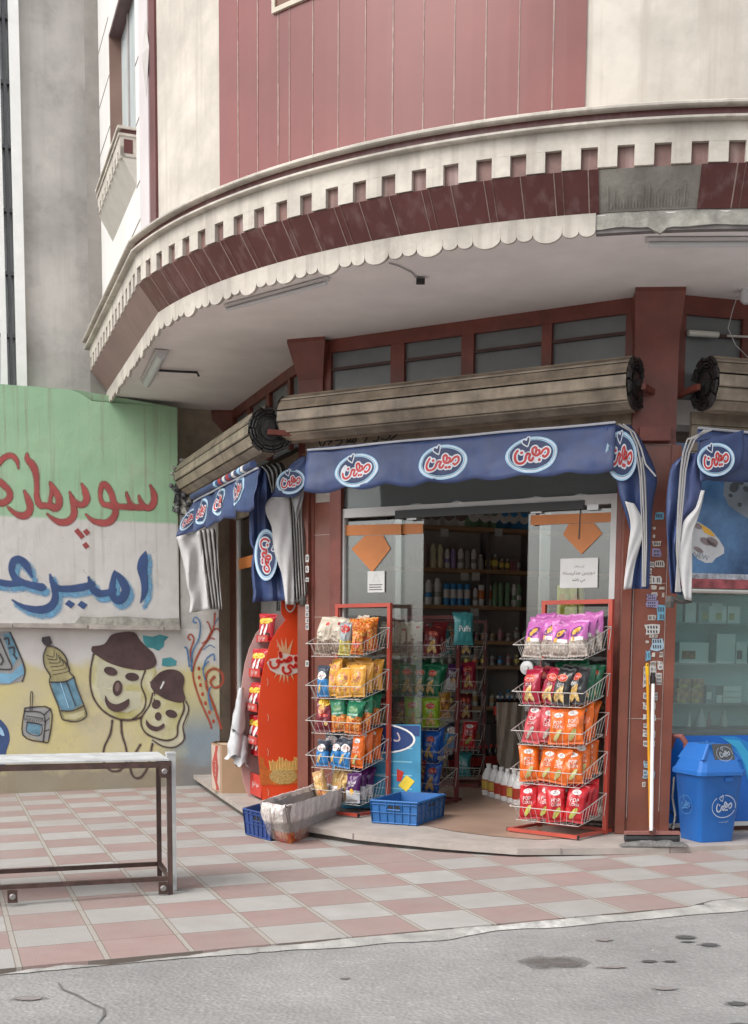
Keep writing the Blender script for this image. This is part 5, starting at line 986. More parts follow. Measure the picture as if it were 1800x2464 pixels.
BAGS = {
 'pink': dict(m=foil('pink', (.50, .14, .40)), low=pale, lv=.40, print=[('e', 0, .66, .62, .13, mat('bag_purple', (.13, .03, .17), .4), .15), ('e', .02, .67, .42, .075, mat('bag_gold', (.75, .42, .05), .4), .2), ('r', -.55, .75, .40, .50, wt), ('e', -.4, .46, .2, .07, mat('bag_gold', (.75, .42, .05)))]),
 'crimson': dict(m=foil('crimson', (.34, .012, .04)), print=mz(0, 'Salt &', 'Vinegar')), 'black': dict(m=foil('black', (.022, .022, .024)), print=mz(0, 'Lime', 'Chips')),
 'green': dict(m=foil('green', (.008, .12, .055)), print=mz(0, 'Onion', 'Chips')), 'lime': dict(m=foil('lime', (.26, .42, .02)), print=mz(0, 'Lemon', 'Chips')), 'blue': dict(m=foil('blue', (.012, .10, .42)), print=mz(0, 'Salted', 'Chips')), 'darkred': dict(m=foil('darkred', (.14, .01, .015)), print=mz(0, 'Ketchup', 'Chips')),
 'rose': dict(m=foil('rose', (.50, .055, .07)), print=pop(pale)), 'orange': dict(m=foil('orange', (.66, .13, .012)), print=pop(mat('bag_melon', (.45, .42, .16), .4, .2, 9))), 'red': dict(m=foil('red', (.48, .018, .025)), print=pop(mat('bag_lime_patch', (.55, .55, .12), .4, .2, 9))),
 'beige': dict(m=foil('beige', (.52, .45, .36)), low=bpop, lv=.36, print=[('e', .45, .82, .24, .045, mat('bag_red_oval', (.5, .03, .02))), ('t', -.15, .60, .85, mat('bag_dark_text', (.05, .03, .03)), '\uFEE3\uFEF2 \uFEDF\uFEF2', True), ('t', -.1, .46, .5, mat('bag_dark_text', (.05, .03, .03)), 'Puffs', False)]),
 'crunch': dict(m=crunch, print=[('e', -.1, .32, .62, .13, mat('bag_salmon', (.60, .10, .06), .4, .1)), ('t', -.1, .32, .8, wt, PF, True)]),
 'yellowball': dict(m=foil('grey', (.32, .35, .37)), low=cells('yellow_puffs', [(.72, .62, .15), (.60, .50, .10), (.78, .70, .3)], 70), lv=.40, print=[('e', 0, .80, .80, .13, ored), ('t', 0, .80, .8, wt, MZ, True), ('t', 0, .58, .6, wt, 'Puffs', False)]),
 'amber': dict(m=foil('amber', (.66, .33, .05)), print=[('e', 0, .60, .66, .24, ypk), ('e', 0, .62, .30, .09, mat('bag_gold', (.75, .42, .05))), ('e', .1, .24, .5, .10, ypk), ('t', 0, .45, .6, mat('bag_salmon', (.60, .10, .06)), PF, True)]),
 'pellet': dict(m=foil('pellet', (.012, .15, .075)), low=crunch, lv=.46, print=[('e', 0, .70, .55, .10, mat('bag_leaf', (.12, .30, .12), .4)), ('t', 0, .70, .9, wt, '\uFE97\uFEE8\uFED8\uFEFC\uFE95', True), ('r', -.7, .7, .52, .58, mat('bag_mint', (.25, .42, .33), .4))]),
 'maroon': dict(m=foil('maroon', (.15, .01, .02)), print=[('e', 0, .80, .7, .13, mat('bag_yellow', (.75, .55, .05), .4)), ('t', 0, .80, 1.0, mat('bag_red_oval', (.5, .03, .02)), '\uFE97\uFEED\uFEAF', True), ('e', -.3, .58, .4, .12, ypk), ('e', 0, .42, .55, .05, ored), ('t', 0, .42, .6, wt, PF, True), ('e', .3, .2, .2, .06, chips)]),
 'navy': dict(m=foil('navy', (.035, .045, .07)), low=foil('skyblue', (.03, .20, .48)), lv=.52, print=[('e', 0, .66, .78, .14, wt), ('t', 0, .66, 1.2, ored, '\uFB7C\uFE8E\uFB90\uFEE0\uFEB0', True), ('e', -.2, .28, .4, .12, chips, .3)]),
 'purple': dict(m=foil('purple', (.075, .012, .10)), low=foil('silver', (.55, .56, .58)), lv=.36, print=[('t', 0, .66, 1.2, wt, 'Baked', False), ('t', 0, .55, 1.0, wt, 'Chips', False), ('e', .1, .36, .35, .10, mat('bag_gold', (.75, .42, .05)))]),
 'bread': dict(m=foil('breadwrap', (.46, .28, .12)), print=[('e', 0, .5, .5, .3, chips), ('e', 0, .22, .5, .12, crunch)]),
 'duck': dict(m=foil('duckred', (.42, .012, .02)), print=[('e', 0, .72, .85, .11, mat('bag_yellow', (.75, .55, .05))), ('t', 0, .72, 1.2, mat('bag_red_oval', (.5, .03, .02)), '\uFEE3\uFEB4\uFE98\uFBFD', True), ('e', -.15, .40, .45, .13, wt, .4), ('e', .25, .22, .4, .07, mat('bag_dark_text', (.05, .03, .03)))]),
 'yellow': dict(m=foil('yellow', (.62, .60, .05)), print=[('e', 0, .6, .5, .15, mat('bag_gold', (.75, .42, .05)))]),
 'teal': dict(m=foil('teal', (.04, .20, .21)), print=[('t', 0, .5, 1.2, wt, 'Puffs', False)]),
}
CN = {'pink': 'pink and white', 'crimson': 'crimson', 'black': 'black', 'green': 'dark green', 'lime': 'lime green', 'blue': 'bright blue', 'darkred': 'dark red', 'rose': 'rose red popcorn', 'orange': 'orange popcorn', 'red': 'red popcorn', 'beige': 'beige', 'crunch': 'orange crunchy-print', 'yellowball': 'grey and yellow', 'amber': 'amber yellow', 'pellet': 'green and orange', 'maroon': 'maroon and yellow', 'navy': 'navy and sky blue', 'purple': 'purple and silver', 'bread': 'golden brown', 'duck': 'red and yellow', 'yellow': 'plain yellow', 'teal': 'teal'}
BC = {}
def bag(kind, pos, face, label, group, w_=.145, h_=.225, t_=.062, tilt=10, roll=0, seed=0):
    """pos: bottom centre, face: horizontal direction the front points to"""
    v = seed % 7; key = (kind, w_, h_, v)
    if key not in BC: o = bag_mesh(kind, w_, h_, t_, v*2.3+len(kind)).build('snack_bag', base=Vector((0, 0, 0)), smooth=True); BC[key] = o
    else: o = BC[key].copy(); C.objects.link(o)
    f = Vector(face).normalized(); an = math.atan2(f.y, f.x)+math.pi/2
    o.matrix_world = Matrix.Translation(pos) @ Matrix.Rotation(an, 4, 'Z') @ Matrix.Rotation(-rad(tilt), 4, 'X') @ Matrix.Rotation(rad(roll), 4, 'Y')
    return tag(o, label, 'snack bag', group)
# ================================================================== WIRE RACKS
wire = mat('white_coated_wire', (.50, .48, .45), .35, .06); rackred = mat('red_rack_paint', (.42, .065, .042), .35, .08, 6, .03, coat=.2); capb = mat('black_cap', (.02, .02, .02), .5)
ORD = ['first', 'second', 'third', 'fourth', 'fifth', 'sixth', 'seventh', 'eighth', 'ninth', 'tenth', 'eleventh', 'twelfth', 'thirteenth', 'fourteenth']; LEV = ['top', 'second', 'third', 'fourth', 'bottom']
def rack(label, F, ang, w_, d_, zf, zr, zb, rows, rname, red=rackred, top=None, bw=.157, posts=True, seed=0, wsag=.0):
    a = Vector((math.cos(ang), math.sin(ang), 0)); b = Vector((-a.y, a.x, 0)); F = Vector((F[0], F[1], 0)); FL = F-a*w_; front = -b; top = top or zr[0]+.10
    t = thing('snack_rack', label, 'display rack', FL+a*(w_/2)+b*(d_/2)+Z*zb, 'wire snack racks with red frames')
    P = lambda s, dd, z: FL+a*s+b*dd+Z*z
    mb = MB(); q = .032
    for s in (q/2, w_-q/2): mb.box(P(s, d_+.02, (zb+top)/2), q, q, top-zb, red, a, b)
    mb.box(P(w_/2, d_+.02, top+q/2-.001), w_, q+.002, q, red, a, b); mb.build('frame', t)
    mb = MB()
    for dd in (-.04, d_+.07): mb.box(P(w_/2, dd+.02, zb+.02), w_, .024, .026, red, a, b)
    for s in (.018, w_-.018): mb.box(P(s, (d_+.07)/2, zb+.021), .024, d_+.078, .024, red, a, b)
    base = mb.build('base_frame', t)
    for s in (-.001, w_+.001):
        mb = MB(); mb.box(P(s, -.02, zb+.02), .006, .026, .030, capb, a, b); mb.build('end_cap', base)
    for i, (f, r) in enumerate(zip(zf, zr)):
        mb = MB(); ins = .035; fb = f-.105; rb = r-.165
        mb.tube([P(0, d_, r), P(0, 0, f), P(w_, 0, f-wsag), P(w_, d_, r)], .0038, wire, 5); mb.tube([P(ins, d_-.02, rb), P(ins, ins, fb), P(w_-ins, ins, fb), P(w_-ins, d_-.02, rb)], .0026, wire, 5)
        mb.tube([P(ins, d_-.02, rb), P(w_-ins, d_-.02, rb)], .003, wire, 4); mb.tube([P(.0, d_, r), P(w_, d_, r)], .0026, wire, 4)
        mb.tube([P(w_, d_, r), P(w_-.015, d_-.005, r-.17)], .0032, wire, 4); mb.tube([P(0, d_, r), P(.015, d_-.005, r-.17)], .0032, wire, 4)
        n = int(w_/.055)
        for k in range(1, n):
            s = w_*k/n; s2 = ins+(w_-2*ins)*k/n; mb.tube([P(s, 0, f), P(s2, ins, fb), P(s2, d_-.02, rb)], .0016, wire, 4, cap=False)
        for k in range(1, 8):
            g = k/8; zt_ = f+(r-f)*g; zb2 = fb+(rb-fb)*g
            for e, e2 in ((0, ins), (w_, w_-ins)): mb.tube([P(e, d_*g, zt_), P(e2, ins+(d_-.055)*g, zb2)], .0016, wire, 4, cap=False)
        for g in (.33, .66): mb.tube([P(ins, ins+(d_-.055)*g, fb+(rb-fb)*g), P(w_-ins, ins+(d_-.055)*g, fb+(rb-fb)*g)], .0016, wire, 4, cap=False)
        mb.build('basket', t)
        cnt = {}
        for j, it in enumerate(rows[i] if i < len(rows) else []):
            kind, sf_, df_ = it[:3]; opt = it[3] if len(it) > 3 else {}
            rn = random.Random(seed*100+i*17+j); s = ins+.03+(w_-2*ins-.06)*sf_+(rn.random()-.5)*.014; dd = ins+.03+(d_-.10)*df_+(j % 2)*.03; z = fb+(rb-fb)*((dd-ins)/(d_-.055))+.004
            row = 'front' if df_ < .25 else ('middle' if df_ < .6 else 'back'); cnt[row] = cnt.get(row, 0)+1
            fc = front*math.cos(yw := rad(opt.get('yaw', 14+(rn.random()-.5)*40)))+a*math.sin(yw)
            bag(kind, P(s, dd, z), fc, f'{CN[kind]} snack bag, {ORD[cnt[row]-1]} from left in {row} row, {LEV[i]} basket, {rname}', f'bags of snacks in the {rname}', w_=opt.get('w', bw), h_=opt.get('h', .225)*(1.12+.14*rn.random()), t_=.09, tilt=opt.get('tilt', 7+8*rn.random()), roll=opt.get('roll', (rn.random()-.5)*14), seed=i*5+j+seed)
    return t, P
def rowset(front, mid=(), back=(), side=()):
    out = []
    for lst, d in ((front, .02), (mid, .42), (back, .80)):
        n = len(lst)
        for k, it in enumerate(lst):
            kd, o = (it, {}) if isinstance(it, str) else it
            out.append((kd, (k+.5)/n*1.0 if n > 1 else .5, d, o))
    return out
ZF = [1.49, 1.143, .849, .557, .274]; ZR = [1.628, 1.284, .993, .703, .389]
rows = [rowset(['pink']*4, ['pink']*4, ['pink']*4),
        rowset(['crimson', ('crimson', {'roll': 12, 'h': .24}), 'black', 'black'], ['crimson', 'black', 'black', 'green'], ['black', 'black', 'green', 'green', 'green']),
        rowset([('rose', {'h': .245}), 'rose', 'orange', ('orange', {'roll': -3})], ['rose', 'rose', 'orange', 'orange'], ['orange', 'orange', 'orange']),
        rowset(['orange']*4, ['orange']*4, ['orange']*4), rowset(['red', 'red', 'red', ('red', {'roll': 6})], ['red']*4, ['red']*4)]
rack('red-framed wire snack rack on the right, by the corner column', (1.352, 8.868), rad(-40), .62, .37, ZF, ZR, SLAB+.004, rows, 'right-hand rack', top=1.80, seed=1)
rows = [rowset([('beige', {'h': .26}), ('beige', {'h': .27}), ('yellowball', {'w': .11}), ('crunch', {'w': .11, 'h': .19})], ['beige', 'beige', 'crunch', 'crunch'], ['beige', 'beige', 'crunch']),
        rowset([('navy', {'w': .12}), ('amber', {'h': .25, 'w': .13}), 'amber', 'amber'], ['amber', 'amber', 'amber', 'amber'], ['amber', 'amber', 'amber', 'amber']),
        rowset([('maroon', {'h': .25}), ('pellet', {'h': .24, 'roll': -7}), 'pellet'], ['pellet', 'pellet', 'pellet', 'pellet'], ['pellet', 'pellet', 'pellet']),
        rowset([('navy', {'w': .12, 'h': .19}), ('navy', {'w': .12, 'h': .19}), ('navy', {'w': .12, 'h': .2}), ('orange', {'w': .13})], ['navy', 'navy', 'orange', 'orange'], ['navy', 'navy', 'orange', 'orange']),
        rowset([('bread', {'w': .12, 'roll': -20}), ('bread', {'w': .11, 'roll': 15}), ('purple', {'w': .14})], ['bread', 'purple'], ['purple', 'purple'])]
rack('red-framed wire snack rack on the left, against the tiled pilaster', (-.282, 9.97), rad(-38), .60, .37, ZF, ZR, SLAB+.004, rows, 'left-hand rack', top=1.80, seed=2)
rows = [rowset(['beige', 'beige', ('beige', {'h': .25}), 'darkred'], ['beige', 'beige', 'darkred', 'darkred']), rowset(['green']*5, ['green']*4), rowset(['darkred', 'darkred', 'lime', 'lime'], ['darkred', 'darkred', 'lime']), rowset(['blue']*4, ['blue']*4), rowset(['beige', 'beige', 'blue', 'blue'], ['beige', 'blue', 'blue'])]
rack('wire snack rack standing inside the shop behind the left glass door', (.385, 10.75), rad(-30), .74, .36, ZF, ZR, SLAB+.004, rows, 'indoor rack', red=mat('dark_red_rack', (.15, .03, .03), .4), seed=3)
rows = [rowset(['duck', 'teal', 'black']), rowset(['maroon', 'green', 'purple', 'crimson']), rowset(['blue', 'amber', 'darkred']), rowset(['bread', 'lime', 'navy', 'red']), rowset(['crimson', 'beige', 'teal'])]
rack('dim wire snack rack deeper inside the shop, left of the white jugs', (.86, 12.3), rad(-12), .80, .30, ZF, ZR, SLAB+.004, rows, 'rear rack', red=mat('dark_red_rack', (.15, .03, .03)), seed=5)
# ================================================================== RED CARDBOARD STAND
G1 = atz(634, 1929, SLAB); NP = PL(G1, G1+U); FPn = PL(G1+V*.42, G1+V*.42+U); cst = lambda x, y: (560+x/4.433, 1450+y/4.433)
DS = thing('cardboard_snack_stand', 'tall curved orange-red cardboard stand holding red snack bags left of the pilaster', 'display stand', G1+V*.2+U*.15)
vred = mat('orange_red_card', (.72, .062, .012), .4, .05, 2); vpink = mat('pale_pink_card', (.56, .36, .34), .6, .05, 2); vin = mat('red_card_front', (.50, .035, .025), .45, .05)
nr = [(760, 100), (700, 105), (640, 135), (560, 190), (480, 290), (400, 430), (350, 600), (310, 800), (285, 1000), (270, 1250), (268, 1500), (280, 1700), (300, 1900), (322, 2085)]
pts = [NP.px(*cst(x, y)) for x, y in nr]; xr = 760; pts[-1].z = SLAB+.004; e_ = NP.px(*cst(760, 1500)); pts += [Vector((e_.x, e_.y, SLAB+.004)), NP.px(*cst(760, 1500)), ]
mb = MB(); mb.poly(pts, vred, .012, NP.n); side = mb.build('side_panel', DS)
fr_ = [(430, 125), (370, 175), (250, 330), (180, 480), (130, 650), (100, 850), (76, 1100), (74, 1400), (86, 1700), (112, 1900), (165, 2130)]
pts = [FPn.px(*cst(x, y)) for x, y in fr_]; zl = min(p.z for p in pts); pts[-1].z = SLAB+.004; e0 = G1+V*.42+U*((e_-G1).dot(U)); pts += [Vector((e0.x, e0.y, SLAB+.004)), Vector((e0.x, e0.y, pts[0].z))]
mb = MB(); mb.poly(pts, vpink, .012, FPn.n); mb.build('side_panel', DS)
tb = (e_-G1).dot(U); mb = MB(); mb.box(G1+V*.21+U*tb+Z*.85, .012, .42, 1.6, vpink, U, V); mb.build('back_panel', DS)
curve = [((p-G1).dot(U), p.z) for p in [NP.px(*cst(x, y)) for x, y in nr]]
def front_t(z):
    for (t0, z0), (t1, z1) in zip(curve[:-1], curve[1:]):
        if z1 <= z <= z0: return t0+(t1-t0)*(z0-z)/max(1e-6, z0-z1)
    return curve[-1][0]
MPn = PL(G1+V*.21, G1+V*.21+U)
for k, (ym, hh) in enumerate(((470, .06), (835, .075), (1202, .07), (1550, .07), (2030, .20))):
    z = MPn.px(*cst(280, ym)).z; tf = front_t(z)-.01; mb = MB()
    mb.box(G1+V*.21+U*((tf+tb)/2)+Z*(z-hh/2), tb-tf, .405, .008, vin, U, V); mb.box(G1+V*.21+U*tf+Z*z, .008, .405, hh, vin, U, V); sh_ = mb.build('shelf', DS)
    mb = MB(); sh = text2d('\uFEE3\uFEF4\uFEEE\uFEE9 \uFE97\uFEAE\uFE91\uFECE', True); kk = .24/sh[2]; paint(mb, sh, lambda x, y: G1+V*(.21-x*kk)+U*(tf-.006)+Z*(z+y*kk), white_p); mb.build('shelf_lettering', sh_)
    if k == 4:
        pass
    for j in range(2 if k < 4 else 0):
        bag('duck', G1+V*(.33-.14*j)+U*(tf+.045)+Z*(z-hh/2+.006), -U*.85-V*.5, f'red and yellow snack bag, {ORD[j]} from the back, {ORD[k]} shelf of cardboard stand', 'bags on the cardboard stand', w_=.14, h_=.25, tilt=8, seed=k*3+j)
for j in range(2): bag('duck', G1+V*(.33-.14*j)+U*(front_t(.45)+.05)+Z*(.40), -U*.85-V*.5, f'red and yellow snack bag, {ORD[j]} from the back, lowest shelf of cardboard stand', 'bags on the cardboard stand', w_=.13, h_=.235, tilt=8, seed=j)
mb = MB(); pn_ = NP.off(.004)
def np_(x, y, o=.003): return NP.px(*cst(x, y), o)
for i, (cx, cy, an, l, w_) in enumerate([(560, 620, a, 190, 34) for a in (-100, -88, -70, -118, 80, 95, 110, 60, 130)]):
    a = rad(an); mb.poly([np_(cx-math.sin(a)*w_, cy+math.cos(a)*w_, .0025), np_(cx+math.sin(a)*w_, cy-math.cos(a)*w_, .0025), np_(cx+math.cos(a)*(l+60*(an < 0 and an > -110)), cy+math.sin(a)*(l+60))], mat('burst_peach', (.66, .34, .18), .5, .1))
mb.poly([np_(*p, .0035) for p in [(362, 640), (400, 600), (480, 590), (500, 520), (540, 540), (640, 560), (703, 560), (703, 745), (600, 775), (480, 765), (400, 720)]], mat('oval_cream', (.62, .52, .46), .5, .05))
WD = [([(205, 1150), (212, 1235), (260, 1300), (335, 1308), (400, 1268), (418, 1200), (372, 1150), (400, 1112), (440, 1130)], 42), ([(450, 935), (465, 985), (470, 1030)], 78), ([(440, 1165), (520, 1150), (560, 1110), (600, 1160), (640, 1090), (700, 1045), (732, 1085), (700, 1130), (640, 1150)], 56), ([(842, 1055), (850, 1125)], 84), ([(530, 1290), (522, 1370), (570, 1438), (650, 1448), (710, 1400), (705, 1335), (655, 1290), (690, 1238), (745, 1262), (800, 1300), (832, 1215), (865, 1290), (900, 1205)], 46)]
wpx = lambda o: (lambda x, y: NP.px(630+x/10.28, 1480+y/10.28, o))
for st_, w_ in WD: paint(mb, stroke(st_, w_+34), wpx(.005), mat('salmon_outline', (.70, .26, .18), .5))
for st_, w_ in WD: paint(mb, stroke(st_, w_), wpx(.0065), mat('deep_red_print', (.50, .015, .012), .4))
mb.build('brand_lettering', side)
mb = MB(); rr = random.Random(4)
fry = cells('fries_print', [(.68, .45, .16), (.74, .55, .25), (.60, .36, .10)], 120); 
mb.poly([np_(*p, .003) for p in [(290, 1640), (330, 1660), (345, 1740), (400, 1790), (620, 1800), (700, 1760), (700, 1930), (560, 1945), (500, 1950), (400, 1940), (300, 1950), (285, 1850)]], mat('orange_swirl_print', (.55, .13, .02), .5, .25, 25))
mb.poly([np_(*p, .0045) for p in ell(540, 1850, 150, 88, 0, 20)], fry)
for k in range(18):
    x = 400+k*16; h = 90+60*rr.random(); s_ = (k-9)*2.0; mb.poly([np_(x, 1790, .0055), np_(x+s_, 1790-h, .0055), np_(x+s_+13, 1790-h, .0055), np_(x+13, 1790, .0055)], mat('fry_stick', (.72, .42, .10), .5, .15, 30) if k % 2 else mat('fry_stick_pale', (.76, .52, .18), .5, .15, 30))
mb.build('fries_picture', side)
mb = MB()
for x0, y0 in ((470, 400), (365, 810), (370, 1190), (370, 1560), (372, 1990)): paint(mb, stroke([(x0, y0), (x0+12, y0+35), (x0+5, y0+72)], 9), lambda x, y: np_(x, y, .003), mat('slot_highlight', (.68, .30, .2), .5))
mb.build('card_slot', side)
hd = PL(G1+V*.42, G1+V*.42+U); mb = MB(); c6b = lambda x, y: (500+x/2.753, 1100+y/2.753)
mb.poly([NP.px(*c6b(x, y), -.02) for x, y in [(488, 945), (605, 945), (612, 1110), (540, 1110), (486, 1035)]], vred, .01, NP.n); paint(mb, stroke([(515, 960), (520, 1000), (545, 1025), (572, 1000), (578, 960)], 9), lambda x, y: NP.px(*c6b(x, y), -.017), white_p); mb.build('header_card', DS)
# ================================================================== CRATES, CARTON, CARDBOARD BOX
def crate(label, A, B_, Cq, h, m, top=1.06, z0=None):
    """A left, B front corner, C right (ground points)"""
    A, B_, Cq = Vector(A), Vector(B_), Vector(Cq); z0 = B_.z if z0 is None else z0; a = (A-B_); b = (Cq-B_); a.z = b.z = 0
    t = thing('crate', label, 'crate', (A+Cq)/2, 'blue plastic crates'); mb = MB()
    cen = Vector((B_.x, B_.y, z0))+(a+b)/2; cor = [B_+a, B_, B_+b, B_+a+b]; cor = [Vector((c.x, c.y, z0)) for c in cor]
    def Q(c, f, ins=0): v = (c-cen); v.z = 0; return cen+v*(1+(top-1)*f)*(1-ins)+Z*(h*f)
    for i in range(4):
        p, q = cor[i], cor[(i+1) % 4]; mb.add([Q(p, 0, .02), Q(q, 0, .02), Q(q, 1, .02), Q(p, 1, .02), Q(p, 0, .06), Q(q, 0, .06), Q(q, 1, .06), Q(p, 1, .06)], [(0, 1, 2, 3), (4, 7, 6, 5), (3, 2, 6, 7)], m)
    mb.add([Q(c, .04, .03) for c in cor], [(0, 1, 2, 3)], m); mb.build('body', t)
    mb = MB()
    for i in range(4):
        p, q = cor[i], cor[(i+1) % 4]
        for f, th in ((.97, .014), (.84, .008), (.48, .008), (.03, .012)): mb.tube([Q(p, f), Q(q, f)], th*.6, m, 4)
        n = 6 if (q-p).length > .3 else 5
        for k in range(n+1): g = k/n; mb.tube([Q(p.lerp(q, g), .03), Q(p.lerp(q, g), .97)], .0055, m, 4)
    mb.build('rib', t); mb = MB()
    for i in (0, 1):
        p, q = cor[i], cor[(i+1) % 4]; u0, u1 = p.lerp(q, .36), p.lerp(q, .64); mb.tube([Q(u0, .80, -.012), Q(u0, .62, -.012), Q(u1, .62, -.012), Q(u1, .80, -.012)], .006, m, 5); mb.add([Q(u0, .78, .0), Q(u0, .66, .0), Q(u1, .66, .0), Q(u1, .78, .0)], [(0, 1, 2, 3)], black_p)
    mb.build('handle', t)
crb = mat('blue_crate_plastic', (.025, .13, .36), .4, .12, 5, .04, 40, dirt=.18); crb2 = mat('dark_blue_crate_plastic', (.022, .055, .20), .42, .12, 5, .04, 40, dirt=.15)
a, b, c = atz(896, 1979.5, SLAB+.004), atz(1003, 1987, SLAB+.004), atz(1043, 1973, SLAB+.004)
crate('bright blue open plastic crate standing in front of the left glass door', a, b, c+(c-b)*.6, .185, crb)
g1, g2 = ground(592, 2009), ground(652, 2024); crate('dark blue plastic crate half hidden behind the film-wrapped carton', g1, g2, g2+(V*.36+U*.28), .21, crb2, 1.12)
g0, g1, g2 = ground(648, 2019), ground(700, 2030), ground(812, 1985); g3 = g0+(g2-g1)
FC = thing('film_wrapped_carton', 'open carton wrapped in crinkled clear plastic, lying against the dark blue crate', 'carton', (g1+g3)/2)
cart = cells('orange_carton_print', [(.62, .12, .03), (.70, .25, .06), (.50, .06, .02), (.66, .18, .05)], 30); grey_c = mat('grey_carton_inside', (.30, .28, .27), .7, .15); H = .30
cor = [g0, g1, g2, g3]; cen = sum(cor, Vector())/4
def Qc(c, f, e=1.0): v = c-cen; v.z = 0; return Vector((cen.x, cen.y, 0))+v*(1+.26*f)*e+Z*(c.z+H*f)
mb = MB(); up_ = mat('brown_grey_carton', (.30, .27, .25), .7, .15, 8)
for i in range(4):
    p, q = cor[i], cor[(i+1) % 4]; mb.add([Qc(p, 0), Qc(q, 0), Qc(q, .28), Qc(p, .28)], [(0, 1, 2, 3)], cart); mb.add([Qc(p, .28), Qc(q, .28), Qc(q, .97), Qc(p, .97)], [(0, 1, 2, 3)], up_); mb.add([Qc(p, .05, .97), Qc(q, .05, .97), Qc(q, .96, .97), Qc(p, .96, .97)], [(0, 3, 2, 1)], grey_c)
mb.add([Qc(c, .05, .97) for c in cor], [(0, 1, 2, 3)], grey_c); mb.build('carton_body', FC)
def film():
    m = bpy.data.materials.new('crinkled_film'); m.use_nodes = True; t = m.node_tree; b = t.nodes['Principled BSDF']; b.inputs['Base Color'].default_value = (.74, .68, .65, 1); b.inputs['Roughness'].default_value = .22; b.inputs['Specular IOR Level'].default_value = .8
    o = t.nodes['Material Output']; tr = nd(t, 'ShaderNodeBsdfTransparent'); mx = nd(t, 'ShaderNodeMixShader'); tc = nd(t, 'ShaderNodeTexCoord'); sp = nd(t, 'ShaderNodeSeparateXYZ'); n = nd(t, 'ShaderNodeTexNoise'); n.inputs['Scale'].default_value = 9; n.inputs['Detail'].default_value = 7
    t.links.new(tc.outputs['Object'], n.inputs[0]); uv = nd(t, 'ShaderNodeUVMap'); t.links.new(uv.outputs[0], sp.inputs[0]); r = nd(t, 'ShaderNodeMapRange'); r.inputs[1].default_value = .50; r.inputs[2].default_value = .60; r.inputs[3].default_value = .34; r.inputs[4].default_value = .92; t.links.new(sp.outputs[1], r.inputs[0])
    ad = nd(t, 'ShaderNodeMath', operation='MULTIPLY_ADD'); t.links.new(n.outputs[0], ad.inputs[0]); ad.inputs[1].default_value = .5; t.links.new(r.outputs[0], ad.inputs[2]); s2 = nd(t, 'ShaderNodeMath', operation='SUBTRACT'); t.links.new(ad.outputs[0], s2.inputs[0]); s2.inputs[1].default_value = .25; s2.use_clamp = True
    t.links.new(s2.outputs[0], mx.inputs[0]); t.links.new(tr.outputs[0], mx.inputs[1]); t.links.new(b.outputs[0], mx.inputs[2]); t.links.new(mx.outputs[0], o.inputs[0])
    bp = nd(t, 'ShaderNodeBump'); bp.inputs['Strength'].default_value = 1; bp.inputs['Distance'].default_value = .06; t.links.new(n.outputs[0], bp.inputs['Height']); t.links.new(bp.outputs[0], b.inputs['Normal']); return m
FM = film(); mb = MB(); loop = []
for i in range(4):
    p, q = cor[i], cor[(i+1) % 4]
    for k in range(24): loop.append((p.lerp(q, k/24), abs(k/24-.5)))
N = len(loop); rows_ = [(-.0, 1.0), (.06, 1.06), (.2, 1.10), (.4, 1.12), (.6, 1.13), (.8, 1.12), (.95, 1.09), (1.03, 1.05), (1.02, .985), (.90, .96)]
vs = []
for ri, (f, e) in enumerate(rows_):
    for i, (p, dd) in enumerate(loop):
        w_ = .045*mnoise.noise(Vector((i*.55, f*4, 3)))+.03*mnoise.noise(Vector((i*1.4, f*2, 8))); ff = max(.0, f+(.13*mnoise.noise(Vector((i*.30, 0, 5))) if ri == 0 else 0)+.03*mnoise.noise(Vector((i*.8, 2, 2)))*(ri > 5))
        rc = 1-.16*(max(0, dd-.25)/.25)**2; vs.append(Qc(p, max(ff, .015), (e+w_*1.2)*(rc if ri < 8 else 1)))
mb.add(vs, [(r*N+i, r*N+(i+1) % N, (r+1)*N+(i+1) % N, (r+1)*N+i) for r in range(len(rows_)-1) for i in range(N)], FM)
fo = mb.build('plastic_film', FC, smooth=True); uvl = fo.data.uv_layers.new(name='UVMap')
for lp in fo.data.loops:
    co = fo.data.vertices[lp.vertex_index].co; uvl.data[lp.index].uv = (0, (co.z+fo.location.z+Vector(FC.location).z-cen.z)/H)
# tall cardboard box beside the stand
cb = mat('brown_cardboard', (.36, .235, .145), .8, .07, 3, .04, 60); cbe = mat('cardboard_edge', (.48, .36, .25), .8, .08)
p0 = atz(534, 1909, SLAB); pl_ = p0-U*0+V*.33-U*.03; pr_ = p0+Vector((.33, -.03+.06, 0)).normalized()*.36; HB = .46
CBX = thing('cardboard_box', 'tall brown cardboard box with a red lettered side, beside the red stand', 'box', p0)
mb = MB(); q0 = [p0, pr_, pr_+(pl_-p0), pl_]; cc_ = sum(q0, Vector())/4; tops = [q+Z*HB for q in q0]; mb.add(q0+tops, [(0, 1, 5, 4), (1, 2, 6, 5), (2, 3, 7, 6), (3, 0, 4, 7), (4, 5, 6, 7), (0, 3, 2, 1)], cb)
for a_, b_, dz_ in ((tops[0], tops[1], .012), (tops[3], tops[2], .03)):
    n_ = (cc_-(a_+b_)/2); n_.z = 0; n_.normalize(); mb.add([a_+Z*.002, b_+Z*.002, b_+n_*.16+Z*dz_, a_+n_*.16+Z*dz_], [(0, 1, 2, 3)], cbe)
body = mb.build('carton_body', CBX)
e1 = (pl_-p0).normalized(); sd = Vector((e1.y, -e1.x, 0)); sd = -sd if sd.dot(p0) > 0 else sd; LB = (pl_-p0).length
bx = lambda x, z, o=.002: p0+e1*(x*LB)+Z*(z*HB)+sd*o
